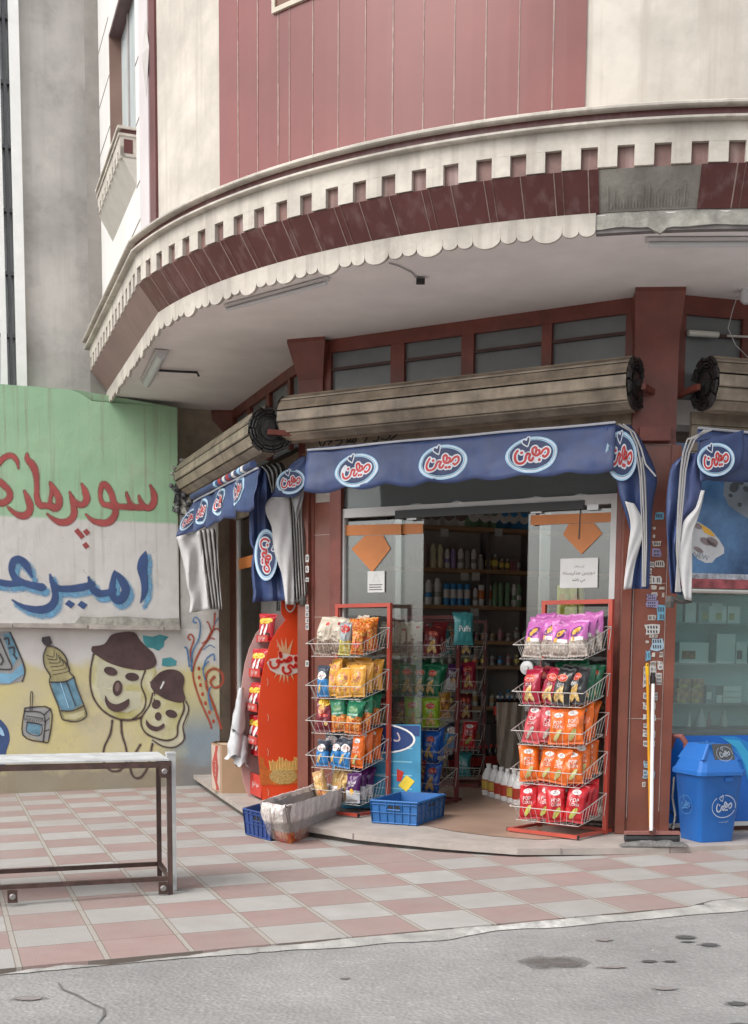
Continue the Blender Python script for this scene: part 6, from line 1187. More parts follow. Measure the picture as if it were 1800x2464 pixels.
mb = MB(); mb.poly([bx(.12, .03), bx(.95, .03), bx(.95, .97), bx(.12, .97)], mat('faded_white_card', (.45, .36, .30), .8)); mb.poly([bx(x, z, .004) for x, z in ((.2, .05), (.5, .03), (.52, .1), (.86, .4), (.88, .6), (.60, .86), (.55, .97), (.3, .97), (.42, .8), (.3, .5), (.42, .2))], mat('box_red', (.36, .055, .045), .7))
sh = text2d('\uFE97\uFEA8\uFEE4\uFEEA', True); paint(mb, sh, lambda x, y: bx(.58+y*.3, .48-x*.17*-1, .006), mat('faded_white_card', (.45, .36, .3))); mb.build('printed_side', CBX)
# crumpled white plastic bags beside the stand
wb = mat('white_plastic_bag', (.47, .48, .49), .35, .06, 8, .3, 30)
HBg = thing('plastic_bag', 'crumpled white plastic bags hanging between the cardboard box and the red stand', 'bag', FPn.px(560, 1830, -.06))
mb = MB(); PB = FPn.off(.02)
def bagf(x0, x1, y0, y1, sd_, ph):
    def fn(u, v):
        th = u*2*math.pi; y = y0+(y1-y0)*v; wd = (x1-x0)*(.12+.30*v**.7)*(1+.16*math.sin(7*th+ph)+.45*mnoise.noise(Vector((math.cos(th)*2, math.sin(th)*2, v*4+ph)))); cx = x0+(x1-x0)*(.72-.22*v)
        p = PB.px(cx+wd*math.cos(th), y+6*math.sin(3*th+ph)*v, .05+.10*math.sin(th)*(.3+v*.7)); return p
    mb.grid(fn, 28, 14, wb)
bagf(538, 592, 1735, 1822, 1, 0.0); bagf(560, 600, 1770, 1840, 1, 2.0); bagf(553, 592, 1655, 1760, 1, 4.0)
mb.build('crumpled_film', HBg, smooth=True)

# ================================================================== STEEL BARRIER AND WHITE POST
rust = mat('rusty_brown_steel', (.075, .042, .035), .5, .3, 12, .1, 60, dirt=.2); wtop = mat('chipped_white_paint', (.50, .51, .51), .6, .12, 6, .1, 40, streak=.45, stcol=(.22, .21, .2), dirt=.45)
f0, r0_ = ground(410, 2152), ground(384, 2116); X = (ground(6, 2182)-f0); X.z = 0; Xd = X.normalized(); Yd = (r0_-f0); Yd.z = 0; DD = Yd.length; Yd.normalize(); zt_ = f0.z; LW_ = 2.6
BF = thing('steel_barrier', 'low brown steel frame with a chipped white top board at the left edge', 'barrier', f0+Xd*.9); PF_ = lambda x, y, z: f0+Xd*x+Yd*y+Z*z
TOPH = .80
for x, y in ((0, 0), (0, DD), (LW_, 0), (LW_, DD)):
    mb = MB(); mb.box(PF_(x, y, TOPH/2), .028, .028, TOPH-.004, rust, Xd, Yd); mb.build('leg', BF)
mb = MB(); mb.box(PF_(LW_/2+.01, DD/2, TOPH+.006), LW_+.02, DD+.03, .010, wtop, Xd, Yd); mb.build('top_board', BF)
mb = MB()
for y in (0, DD): mb.box(PF_(LW_/2, y, TOPH-.022), LW_-.03, .030, .034, rust, Xd, Yd)
for x in (0, LW_): mb.box(PF_(x, DD/2, TOPH-.024), .036, DD-.03, .036, rust, Xd, Yd)
mb.build('top_rail', BF)
mb = MB()
for y in (0, DD): mb.box(PF_(LW_/2, y, .098), LW_-.03, .026, .026, rust, Xd, Yd)
for x in (0, LW_): mb.box(PF_(x, DD/2, .099), .026, DD-.03, .024, rust, Xd, Yd)
mb.build('lower_rail', BF)
bolt = mat('steel_bolt', (.30, .28, .27), .4, .1, 10, metal=.5)
for x, z in ((.045, .045), (.9, .045), (.03, TOPH-.06)):
    mb = MB(); mb.box(PF_(x, -.022, z), .055, .008, .075, rust, Xd, Yd); mb.lathe(PF_(x, -.026, z), [(.018, 0), (.018, .008), (.012, .012)], bolt, 10, -Yd); mb.build('bolt_plate', BF)
gp_ = ground(414, 2142); mb = MB(); mb.box(gp_+Z*.415+Xd*-.0, .052, .052, .83, wtop, Xd, Yd); mb.box(gp_+Z*.835, .058, .058, .012, wtop, Xd, Yd); mb.poly([gp_+Vector((x, y, .003)) for x, y in ((-.02, -.03), (.10, -.02), (.14, .02), (.05, .05), (-.03, .04))], stain2)
tag(mb.build('post'), 'short square post in flaking white paint behind the steel barrier', 'post')

# ================================================================== BROOM, FLOOR WIPER, RAG
h0 = atz(1567, 1999, SLAB+.10); htop = CP.px(1571, 1619, .05)
SQ = thing('floor_wiper', 'long white-handled floor wiper leaning on the corner column', 'floor wiper', atz(1567, 2028, SLAB))
mb = MB(); mb.tube([h0, CP.px(1571.5, 1645, .052)], .0135, mat('white_pole', (.66, .66, .65), .35, .05, 4, streak=.2), 10); mb.build('handle', SQ); mb = MB(); mb.tube([CP.px(1571.5, 1645, .052), htop], .0165, black_p, 10); mb.build('grip', SQ)
wl_, wr_ = atz(1503, 2022, SLAB+.02), atz(1634, 2022, SLAB+.02); wd_ = (wr_-wl_).normalized(); wn_ = Vector((-wd_.y, wd_.x, 0))
mb = MB(); mb.box((wl_+wr_)/2+Z*.055, (wr_-wl_).length, .045, .022, mat('faded_red_plastic', (.28, .12, .10), .6, .15), wd_, wn_); mb.tube([(wl_+wr_)/2+Z*.06, h0+Z*.02], [.03, .016], mat('faded_red_plastic', (.28, .12, .1)), 8); mb.build('head', SQ)
mb = MB(); mb.tube([wl_+Z*.015, wr_+Z*.015], .026, mat('black_foam', (.035, .035, .037), .9, .3, 20, .4, 60), 10); mb.build('foam_strip', SQ)
mb = MB(); ra, rb_ = atz(1492, 2036, SLAB+.004), atz(1655, 2037, SLAB+.004)
mb.grid(lambda u, v: ra.lerp(rb_, u)+Vector((0, -.012+.10*(v-.25)+.018*mnoise.noise(Vector((u*5, v*2, 1))), .003+.026*math.sin(math.pi*v)*(1+.6*mnoise.noise(Vector((u*9, v*4, 4))))*(.3+min(1, 4*u*(1-u)*1.3)))), 50, 8, mat('grey_wet_rag', (.14, .135, .13), .95, .3, 30, .6, 60))
tag(mb.build('rag', smooth=True), 'grey wet rag lying under the floor wiper head', 'rag')
BR = thing('broom_handle', 'bright yellow broom handle leaning on the corner column', 'broom', atz(1567, 1990, SLAB+.02))
yb, yt = atz(1566, 1992, SLAB+.06)+n1*-.02, CP.px(1558, 1625, .07); mb = MB(); mb.tube([yb, yt], .011, mat('yellow_pole', (.72, .33, .01), .35, .06, 4), 10); mb.build('handle', BR)
mb = MB(); e_ = (yt-yb).normalized(); mb.tube([yt, yt+e_*.06, yt+e_*.09], [.014, .015, .010], mat('yellow_grip', (.72, .42, .01), .35, .05), 10); mb.lathe(yt+e_*.075-n1*-.013, [(.006, 0), (.006, .003)], black_p, 8, n1); mb.build('grip', BR)

# ================================================================== BLUE LITTER BIN
binm = mat('blue_bin_plastic', (.012, .115, .40), .38, .07, 3, .05, 50); binm2 = mat('blue_bin_lid', (.018, .135, .45), .36, .06, 3, .05, 50); greyf = mat('grey_bin_flap', (.075, .08, .085), .5, .08)
f_ = atz(1686, 2028, SLAB+.002); r_ = atz(1768, 2023.5, SLAB+.002); e1 = (r_-f_); WB = .285; e1 = e1.normalized(); e2 = Vector((-e1.y, e1.x, 0)); lcor = atz(1627, 2012, SLAB); e2 = (e2*.8+(lcor-f_).normalized()*.55).normalized()
BN = thing('litter_bin', 'large blue plastic litter bin with swing lid right of the column', 'bin', f_+(e1+e2)*WB/2); cb_ = f_+(e1+e2)*WB/2
def sq(s, z, r=.12): 
    out = []
    for sx, sy in ((-1, -1), (1, -1), (1, 1), (-1, 1)):
        for k in range(3):
            a_ = {(-1, -1): 180, (1, -1): 270, (1, 1): 0, (-1, 1): 90}[(sx, sy)]+45*k; rr_ = s*r; out.append(cb_+e1*(sx*(s/2-rr_)+math.cos(rad(a_))*rr_)+e2*(sy*(s/2-rr_)+math.sin(rad(a_))*rr_)+Z*z)
    return out
def loft(mb, rings, m, cap0=True, cap1=True):
    n = len(rings[0]); mb.add([p for r in rings for p in r], [(i*n+k, i*n+(k+1) % n, (i+1)*n+(k+1) % n, (i+1)*n+k) for i in range(len(rings)-1) for k in range(n)]+([tuple(range(n))[::-1]] if cap0 else [])+([tuple(range((len(rings)-1)*n, len(rings)*n))] if cap1 else []), m)
mb = MB(); loft(mb, [sq(WB, 0), sq(.37, .485), sq(.375, .49)], binm); mb.box(cb_+e1*.05-e2*.186+Z*.46, .07, .012, .03, binm, e1, e2); body = mb.build('body', BN, smooth=True)
mb = MB(); loft(mb, [sq(.395, .485), sq(.41, .49), sq(.41, .515), sq(.40, .53)], binm2); loft(mb, [sq(.385, .53), sq(.36, .56), sq(.33, .60)], binm2, False)
HL = .71; w1_ = .33
A_ = [cb_+e1*(sx*w1_/2)+e2*(sy*w1_/2)+Z*.60 for sx, sy in ((-1, -1), (1, -1), (1, 1), (-1, 1))]; T_ = [cb_+e1*(-.10)+e2*(-.13)+Z*HL, cb_+e1*(.06)+e2*(-.13)+Z*HL, cb_+e1*(.06)+e2*(.13)+Z*HL, cb_+e1*(-.10)+e2*(.13)+Z*HL]
mb.add(A_+T_, [(0, 1, 5, 4), (2, 3, 7, 6), (3, 0, 4, 7), (4, 5, 6, 7)], binm2); mb.tube([A_[0], T_[0]], .012, binm2, 6); mb.tube([A_[1], T_[1]], .012, binm2, 6); mb.tube([A_[2], T_[2]], .012, binm2, 6); lid = mb.build('lid', BN)
FLp = [A_[1]+e2*.02-Z*-.01+e1*-.02, A_[2]-e2*.02+Z*.01-e1*.02, T_[2]+e1*-.005-e2*.01, T_[1]+e1*-.005+e2*.01]
fl_ = [cb_-e1*.085-e2*.150+Z*.715, cb_+e1*.075-e2*.150+Z*.715, cb_+e1*.115-e2*.160+Z*.585, cb_-e1*.06-e2*.160+Z*.585]
mb = MB(); nn = (fl_[1]-fl_[0]).cross(fl_[3]-fl_[0]).normalized(); nn = -nn if nn.dot(cb_-CO) > 0 else nn; mb.poly([p+nn*.006 for p in fl_], greyf, .008, nn); fo = mb.build('flap', BN)
greyp = mat('pale_grey_print', (.42, .47, .55), .5, .05); mb = MB(); oc = (fl_[0]+fl_[1]+fl_[2]+fl_[3])/4+nn*.008+e1*.005; uz = (fl_[0]-fl_[3]).normalized()
logo(mb, lambda x, y, e: oc+e1*(x*.068)+uz*(y*.075-.006)+nn*e, greyp, greyp, greyp, greyp, mono=True); mb.build('logo_print', fo)
for dirn, cen_, k_, m_ in ((e1, cb_-e2*.160+e1*.012, .10, greyp), (e2, cb_-e1*.160, .085, mat('faint_print', (.07, .20, .40), .5, .05))):
    on_ = -e2 if dirn is e1 else -e1; dr = dirn if dirn is e1 else -e2; mb = MB(); zc_ = .265; tl = .085
    fn_ = lambda x, y, e: cen_+dr*(x*k_)+Z*(zc_+y*k_*1.15)+on_*(e+.006+(zc_+y*k_*1.15-.0)*tl-.0)
    logo(mb, fn_, m_, m_, m_, m_, mono=True); sh = text2d('\uFEFB\uFEAF\uFEE1 \uFEE7\uFEF4\uFEB4\uFE96', True); paint(mb, sh, lambda x, y: fn_((x*.30)/1.6+.1, -1.0+y*.16, .001), m_); mb.build('logo_print', body)
# ================================================================== POSTERS
dom = mat('poster_sea_blue', (.05, .25, .42), .3, .2, 3, streak=.2, stcol=(.2, .45, .55)); domd = mat('poster_dark_blue', (.02, .05, .17), .3, .1)
pA = [M.px(x, y, .035) for x, y in ((800, 1742), (1012, 1744), (1012, 1945), (800, 1945))]
mb = MB(); mb.poly(pA, dom, .012, M.n); mb.poly([M.px(x, y, .037) for x, y in ((802, 1744), (1010, 1746), (1010, 1772), (802, 1770))], domd)
tcx, tcz = M.sz(910, 1776, .04)
mb.poly([M.at(tcx+x*.36, tcz+y*.13, .039) for x, y in ell(0, 0, 1, 1, 0, 28)], white_p); mb.poly([M.at(tcx+x*.34, tcz+y*.115, .041) for x, y in ell(0, 0, 1, 1, 0, 28)], domd)
sh = text2d('\uFEA9\uFEED\uFEE3\uFEF4\uFEE8\uFEEE', True); paint(mb, sh, lambda x, y: M.at(tcx+x*.17, tcz+y*.17, .043), mat('pale_pink_print', (.55, .45, .48), .5)); mb.poly([M.px(x, y, .039) for x, y in ((958, 1890), (978, 1865), (998, 1880), (978, 1905))], mat('bag_yellow', (.75, .55, .05))); mb.poly([M.px(x, y, .039) for x, y in ((955, 1850), (972, 1858), (965, 1880), (955, 1880))], ored)
for k in range(4): z_ = M.sz(900, 1800+k*32)[1]; mb.poly([M.at(tcx-.36, z_, .038), M.at(tcx+.33, z_+.01, .038), M.at(tcx+.33, z_+.022, .038), M.at(tcx-.36, z_+.008, .038)], mat('poster_pale_blue', (.20, .48, .60), .3))
tag(mb.build('poster'), 'sea-blue advertising board with an oval word mark behind the left rack', 'poster')
bpm = mat('bright_blue_panel', (.008, .115, .46), .3, .08, 2); swo = mat('light_blue_swoosh', (.04, .36, .62), .3, .1, 3)
mb = MB(); mb.pbox(R, r0+.01, r0+2.6, .15, zpan, -.01, .012, bpm); q = lambda x, y: R.px(x, y, .0145)
mb.poly([q(*p) for p in [(1730, 1772), (1760, 1790), (1785, 1830), (1800, 1880), (1830, 1990), (1850, 1900), (1830, 1800), (1770, 1772)]], mat('mid_blue_swoosh', (.02, .22, .56), .3, .1)); q = lambda x, y: R.px(x, y, .0165)
mb.poly([q(*p) for p in [(1742, 1778), (1772, 1800), (1793, 1840), (1808, 1900), (1822, 1890), (1808, 1820), (1780, 1782)]], swo); mb.pbox(R, r0+.01, r0+2.6, .115, .148, -.01, .016, alu)
tag(mb.build('blue_panel'), 'glossy bright blue panel with a pale swoosh below the right window', 'panel')
ib = mat('poster_night_blue', (.035, .085, .20), .25, .25, 2, col2=(.09, .20, .38)); mb = MB(); zpo = zbar+.02; mb.pbox(R, r0+.01, r0+2.6, zpo, 2.98, -.012, .004, ib)
def pp(x, y, o=.006): return R.px(*cR(x, y), o)
icw = mat('ice_cream_pack_white', (.55, .56, .58), .4, .1, 8); icg = mat('ice_cream_pack_grey', (.20, .24, .28), .4, .15, 8)
mb.poly([pp(*p) for p in [(350, 1130), (430, 1170), (540, 1240), (630, 1340), (690, 1440), (690, 1500), (640, 1530), (600, 1550), (560, 1600), (490, 1605), (400, 1560), (345, 1500), (330, 1300)]], icw); mb.poly([pp(*p, .008) for p in [(430, 1175), (540, 1245), (600, 1320), (550, 1310), (470, 1270)]], mat('bag_gold', (.75, .42, .05)))
for x, y, a_, b_ in ((400, 1200, 55, 30), (490, 1370, 70, 35), (560, 1370, 70, 40), (410, 1460, 60, 25), (560, 1400, 60, 20)): mb.poly([pp(*p, .009) for p in ell(x, y, a_, b_, .5, 12)], mat('print_brown_grey', (.25, .2, .2), .5, .2))
sh = text2d('NEW'); paint(mb, sh, lambda x, y: pp(440+x*75+y*18, 1530-y*75+x*22, .009), icg)
mb.poly([pp(*p) for p in [(720, 660), (860, 640), (1000, 700), (1300, 900), (1300, 1250), (1000, 1150), (880, 1080), (740, 980), (680, 860), (690, 740)]], icg)
for x, y, a_, b_ in ((800, 780, 50, 60), (860, 720, 50, 30), (760, 870, 25, 20), (860, 970, 25, 25), (930, 800, 40, 30)): mb.poly([pp(*p, .008) for p in ell(x, y, a_, b_, .6, 12)], mat('print_dark', (.07, .08, .09), .5))
z0_, z1_ = zpo, zpo+.05; mb.pbox(R, r0+.012, r0+2.5, z0_, z1_+.02, .004, .006, mat('poster_red_strip', (.35, .08, .09), .4, .4, 12)); mb.pbox(R, r0+.012, r0+2.5, z1_+.02, z1_+.06, .004, .006, mat('poster_pale_strip', (.36, .38, .42), .4, .5, 20))
tag(mb.build('poster'), 'blue ice-cream poster above the chrome bar in the right window', 'poster')
# ================================================================== GLASS-FRONTED FRIDGE BEHIND THE RIGHT WINDOW
FG = thing('display_fridge', 'pale teal glass-fronted display fridge filling the right window', 'fridge', R.at(r0+1, SLAB, -.3)); teal = mat('brightened_teal_lining', (.55, .76, .74), .5, .08, 2)  # lining colour brightened to stand in for light inside the fridge
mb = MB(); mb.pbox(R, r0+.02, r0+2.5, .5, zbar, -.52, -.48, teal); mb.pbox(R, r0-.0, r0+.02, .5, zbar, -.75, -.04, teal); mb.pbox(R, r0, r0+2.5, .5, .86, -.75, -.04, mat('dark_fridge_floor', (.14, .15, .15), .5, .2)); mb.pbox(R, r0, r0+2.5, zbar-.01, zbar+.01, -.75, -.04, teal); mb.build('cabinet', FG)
shz = []
for y in (1500, 1596, 1690):
    z_ = R.sz(1700, y, -.35)[1]; shz.append(z_); mb = MB(); mb.pbox(R, r0+.02, r0+2.5, z_-.008, z_, -.48, -.20, mat('grey_wire_shelf', (.38, .46, .46), .4)); mb.build('shelf', FG)
mb = MB(); mb.pbox(R, r0, r0+2.5, zpan+.0, zbar-.01, -.025, -.018, glass('fridge_glass', (.86, .97, .95), .10, 0, 1.6)); mb.build('glass_panel', FG)
mb = MB(); mb.tube([R.at(r0+.01, zbar+.0, .03), R.at(r0+2.5, zbar, .03)], .022, mat('chrome_bar', (.62, .60, .55), .15, .05, metal=.9), 14); mb.build('chrome_bar', FG)
def pack(name, label, t_, z_, w_, h_, d_, m, extra=None, grp='goods in the display fridge'):
    mb = MB(); mb.pbox(R, t_, t_+w_, z_+.001, z_+h_, -.24-d_, -.24, m)
    if extra: mb.pbox(R, t_+w_*.08, t_+w_*.55, z_+h_*.2, z_+h_*.6, -.24, -.238, extra)
    tag(mb.build(name), label, 'pack', grp)
pw = mat('milk_pack_white', (.80, .84, .82), .5, .05); porg = cells('orange_pack_print', [(.75, .40, .18), (.80, .55, .22), (.70, .42, .3)], 30); ppk = mat('photo_print', (.45, .25, .16), .5, .3, 30)
tt = lambda x: R.sz(1610+x/5.653, 1600, -.30)[0]
pack('milk_pack', 'white multipack with a handle and two pictures on the left of the middle shelf', tt(85), shz[1], tt(475)-tt(85), .16, .12, pw, ppk); pack('cheese_stack', 'tall stack of flat white cartons in the middle of the fridge shelf', tt(585), shz[1], tt(835)-tt(585), .23, .12, pw)
pack('carton', 'narrow white carton with grey lines, right of the tall white stack', tt(850), shz[1], tt(1000)-tt(850), .17, .12, pw, mat('print_brown_grey', (.25, .2, .2)))
pack('milk_pack', 'pale teal carton at the far right of the middle fridge shelf', tt(1020), shz[1], .07, .14, .1, mat('pale_teal_pack', (.35, .52, .5), .5))
for i, (x0, x1, zo) in enumerate(((75, 255, 0), (270, 430, 0))):
    pack('snack_box', ['orange printed pack at lower left', 'orange printed pack second from left'][i]+' on the bottom fridge shelf', tt(x0), shz[2], tt(x1)-tt(x0), .115, .1, porg); pack('snack_box', ['upper orange pack stacked at far left', 'upper orange pack stacked second from left'][i]+' on the bottom fridge shelf', tt(x0+20), shz[2]+.117, tt(x1)-tt(x0)-.01, .07, .1, porg)
pack('carton', 'small grey carton with a white disc beside the orange packs', tt(465), shz[2], tt(600)-tt(465), .14, .1, mat('grey_pack', (.28, .36, .38), .5), pw); pack('carton', 'small white and lilac carton on the right of the bottom fridge shelf', tt(610), shz[2], .05, .06, .1, pw)
for i, x in enumerate((90, 200, 300)):
    c_ = R.at(tt(x), shz[0]-.0, -.40); mb = MB(); mb.lathe(c_, [(.03, .001), (.042, .01), (.042, .10), (.02, .13)], mat('pale_jar', (.50, .52, .42), .4, .1, 10), 12); tag(mb.build('jar', smooth=True), f'pale jar, {ORD[i]} from the left on the top fridge shelf', 'jar', 'goods in the display fridge')
for i, (x0, x1) in enumerate(((360, 520), (545, 700), (720, 880))): pack('carton', ['white carton left of centre on the top fridge shelf', 'yellow-patched white carton in the middle of the top fridge shelf', 'grey-white carton right of centre on the top fridge shelf'][i], tt(x0), shz[0], tt(x1)-tt(x0), .13, .1, pw, mat('bag_melon', (.45, .42, .16)))
for i, (x, rr_) in enumerate(((370, .02), (530, .045), (640, .022), (850, .03))):
    c_ = R.at(tt(x), .861, -.38); mb = MB(); mb.lathe(c_, [(rr_, 0), (rr_, .04), (rr_*.3, .07+rr_), (rr_*.3, .10+rr_)], pw if i != 2 else mat('pink_bottle', (.4, .25, .25), .4), 12); tag(mb.build('bottle', smooth=True), ['slim pale bottle at the lower left', 'squat white bottle in the lower middle', 'thin pinkish bottle right of the squat bottle', 'white bottle at the lower right'][i]+' behind the fridge glass', 'bottle', 'bottles at the bottom of the display fridge')
for i in range(5): pack('carton', f'pale carton, {ORD[i]} from the left in the back row of the top fridge shelf', r0+.06+i*.115, shz[0], .09, .155, .05, mat('pale_teal_pack', (.35, .52, .5)) if i % 2 else pw, None)
for i in range(3): pack('milk_pack', f'flat stacked white tray, {ORD[i]} from below, at right on the bottom fridge shelf', tt(700), shz[2]+.045*i, .16, .04, .12, pw, None)
# ================================================================== SHELVES AND BOTTLES INSIDE
wood = mat('shelf_wood', (.42, .26, .14), .6, .15, 3); shp = BK.off(.30)
SH = thing('wall_shelving', 'dark wall shelving with wooden edges on the back wall of the shop', 'shelf', shp.at(3, SLAB, 0)); cs_ = lambda x, y: (1000+x/5.507, 1200+y/5.507)
zs_ = [shp.sz(*cs_(700, 370))[1], shp.sz(*cs_(700, 930))[1], shp.sz(*cs_(700, 1415))[1], shp.sz(1130, 1541)[1], shp.sz(1130, 1601)[1], shp.sz(1130, 1700)[1], .45]
mb = MB(); 
for z_ in zs_: mb = MB(); mb.pbox(BK, .4, 6.0, z_-.045, z_, .02, .30, wood); mb.build('shelf', SH)
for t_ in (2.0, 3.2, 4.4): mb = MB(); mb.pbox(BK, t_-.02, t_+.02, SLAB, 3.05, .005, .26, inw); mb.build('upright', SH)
def itm(name, label, x, si, prof, mats, grp, off=.0, n=12, cat='bottle', dz=0):
    t_ = shp.sz(*x)[0] if isinstance(x, tuple) else x; c_ = BK.at(t_, zs_[si]+.001+dz, .22+off); mb = MB(); mb.lathe(c_, prof, None, n, Z, mats); return tag(mb.build(name, smooth=True), label, cat, grp)
bm_ = lambda n, c: mat('bottle_'+n, c, .3, .06, 8)
WHT, CRM, PUR, GRY, CLR, YEL, PNK, BLU, ORG, GRN, BRN = bm_('white', (.82, .81, .80)), bm_('cream', (.75, .70, .48)), bm_('purple', (.42, .32, .62)), bm_('grey', (.42, .42, .38)), bm_('amber', (.35, .22, .10)), bm_('yellow', (.85, .70, .16)), bm_('pink', (.42, .16, .20)), bm_('blue', (.07, .34, .70)), bm_('orange', (.80, .25, .07)), bm_('green', (.22, .38, .22)), bm_('brown', (.28, .20, .19))
def bott(r, h, cap, body, lab=None):
    prof = [(r*.92, 0), (r, .01), (r, h*.25), (r, h*.62), (r*.85, h*.75), (r*.4, h*.82), (r*.42, h*.83), (r*.4, h)]
    return prof, [body, body, lab or body, body, body, cap, cap]
def shamp(r, h, cap, body, lab=None): return [(r*.9, 0), (r, .02), (r*1.02, h*.3), (r*.82, h*.5), (r*1.0, h*.78), (r*.7, h*.9), (r*.5, h)], [body, body, lab or body, body, cap, cap]
S2 = [(165, 300, 45, BRN, BRN, 'brown'), (265, 300, 42, CRM, CRM, 'tall cream'), (360, 295, 42, CRM, CRM, 'tall cream'), (450, 245, 36, WHT, PUR, 'white and purple'), (530, 245, 36, PUR, PUR, 'purple'), (630, 255, 42, WHT, GRY, 'white waisted'), (715, 235, 36, GRY, GRY, 'olive grey'), (805, 255, 38, WHT, GRY, 'slim white'), (895, 190, 42, GRY, GRY, 'grey with a round white cap'),
      (1000, 200, 40, CLR, YEL, 'amber with a yellow label'), (1085, 200, 40, CLR, YEL, 'amber with a yellow label'), (1180, 150, 32, CLR, YEL, 'small amber'), (1255, 150, 32, CLR, YEL, 'small amber'), (1310, 140, 26, PNK, PNK, 'small pink'), (1350, 140, 26, PNK, PNK, 'small pink'), (1400, 170, 30, BRN, GRY, 'dull brown')]
px_m = 15.2/2955.4/5.507
for i, (x, h, r, m1, m2, nm) in enumerate(S2):
    pr, ms = (shamp if i < 8 else bott)(r*px_m*1.0, h*px_m, WHT if i in (8, 9, 10, 11, 12) else m1, m1, m2); itm('bottle', f'{nm} bottle, {ORD[i] if i < 14 else ("fifteenth", "sixteenth")[i-14]} from the left on the middle indoor shelf', cs_(x, 900), 1, pr, ms, 'toiletry bottles on the indoor shelves')
S3 = [(205, 310, 48, WHT, BLU, 'waisted white'), (320, 330, 52, WHT, GRY, 'wide white')]+[(x, 270, 42, BLU, WHT, 'blue and white') for x in (440, 530, 620, 715)]+[(825, 225, 36, WHT, GRY, 'slim white'), (905, 265, 40, WHT, ORG, 'white and orange'), (1000, 265, 40, WHT, ORG, 'white and orange')]+[(x, 300, 38, GRN, GRN, 'dark green') for x in (1085, 1160, 1250)]+[(1340, 290, 36, WHT, GRN, 'pale tall'), (1400, 290, 38, GRN, WHT, 'green and white')]
for i, (x, h, r, m1, m2, nm) in enumerate(S3):
    r_, h_ = r*px_m, h*px_m
    if 2 <= i <= 5 or 7 <= i <= 8: pr, ms = [(r_, 0), (r_, h_*.32), (r_, h_*.33), (r_, h_*.74), (r_, h_*.75), (r_, h_*.97), (r_*.9, h_)], [m1, m1, m2, m1, m1, m1]
    else: pr, ms = shamp(r_, h_, m1, m1, m2)
    itm('bottle', f'{nm} bottle, {ORD[i]} from the left on the lower indoor shelf', cs_(x, 1390), 2, pr, ms, 'toiletry bottles on the indoor shelves')
for i, x in enumerate((170, 290, 455, 620, 790, 940, 1060, 1200, 1320, 1460)):
    m_ = BRN if i < 4 else (GRN if i < 7 else BLU); c_ = shp.px(*cs_(x, 350)); w_ = .30; mb = MB(); t_ = shp.sz(*cs_(x, 350))[0]
    base_ = WHT if i < 4 else m_; mb.pbox(BK, t_-.13*.9/1.0, t_+.13*.9, zs_[0]+.001, zs_[0]+.32, .14, .26, base_); mb.poly([BK.at(t_+a_*.085, zs_[0]+.17+b_*.11, .2615) for a_, b_ in ell(0, 0, 1, 1, 0, 14)], m_ if i < 4 else WHT); mb.poly([BK.at(t_+a_*.05, zs_[0]+.19+b_*.05, .2625) for a_, b_ in ell(0, 0, 1, 1, 0, 14)], WHT if i < 4 else m_)
    tag(mb.build('detergent_pouch'), f'{["white and brown", "green", "blue"][0 if i < 4 else (1 if i < 7 else 2)]} detergent pack, {ORD[i]} from the left on the top indoor shelf', 'pack', 'detergent packs on the top indoor shelf')
rr = random.Random(12)
for si, y, hs_ in ((3, 1541, .16), (4, 1601, .13), (5, 1700, .22)):
    for i in range(14):
        x = 1010+i*20; m_ = rr.choice([GRY, BRN, WHT, CLR, BLU, PNK, YEL, ORG, GRN]); h_ = hs_*(.7+.4*rr.random()); pr, ms = bott(.038, h_, m_, GRY if i % 2 else BRN, m_)
        t_ = shp.sz(x, y)[0]; itm('bottle', f'small dim {["jar", "bottle", "flask"][si-3]}, {ORD[i]} from the left on the {["fourth", "fifth", "sixth"][si-3]} indoor shelf', t_, si, pr, ms, 'dim bottles on the low indoor shelves')
for i, (x, y) in enumerate(((1070, 1270), (1118, 1376), (1145, 1376), (1142, 1462), (1200, 1270))):
    a_, b_ = shp.sz(x, y); mb = MB(); mb.pbox(BK, a_-.05, a_+.05, b_-.10, b_-.01, .302, .304, paper); tag(mb.build('price_tag'), f'small white price tag, {ORD[i]} of those on the indoor shelf edges', 'price tag', 'price tags on the indoor shelves')
# soda bottles low inside, red labels
cola = mat('cola_dark', (.03, .012, .01), .15, .1); 
for i in range(10):
    x = 1085+i*14; y = 1880-((i % 5)*5); c_ = atz(x, 1895-i*2.0, SLAB+.004)+Vector((0, .9, 0)); mb = MB(); mb.lathe(c_, [(.045, 0), (.048, .02), (.046, .10), (.048, .20), (.04, .24), (.014, .29), (.016, .295), (.015, .32)], None, 12, Z, [cola, cola, mat('bag_red_oval', (.5, .03, .02)), cola, cola, ored, ored]); tag(mb.build('soda_bottle', smooth=True), f'dark cola bottle with a red label, {ORD[i]} from the left on the shop floor', 'bottle', 'cola bottles on the shop floor')
for i in range(8):
    x = 1165+i*9; c_ = R.at(-.9+.115*i, .78, -2.6); mb = MB(); c_ = shp.at(shp.sz(1150+i*11, 1760)[0], .62, .55); mb.lathe(c_, [(.045, 0), (.048, .02), (.046, .10), (.048, .20), (.04, .24), (.014, .29), (.016, .295), (.015, .32)], None, 12, Z, [cola, cola, mat('bag_red_oval', (.5, .03, .02)), cola, cola, WHT, WHT]); tag(mb.build('soda_bottle', smooth=True), f'cola bottle with a white cap, {ORD[i]} from the left on the indoor crate table', 'bottle', 'cola bottles on the indoor table')
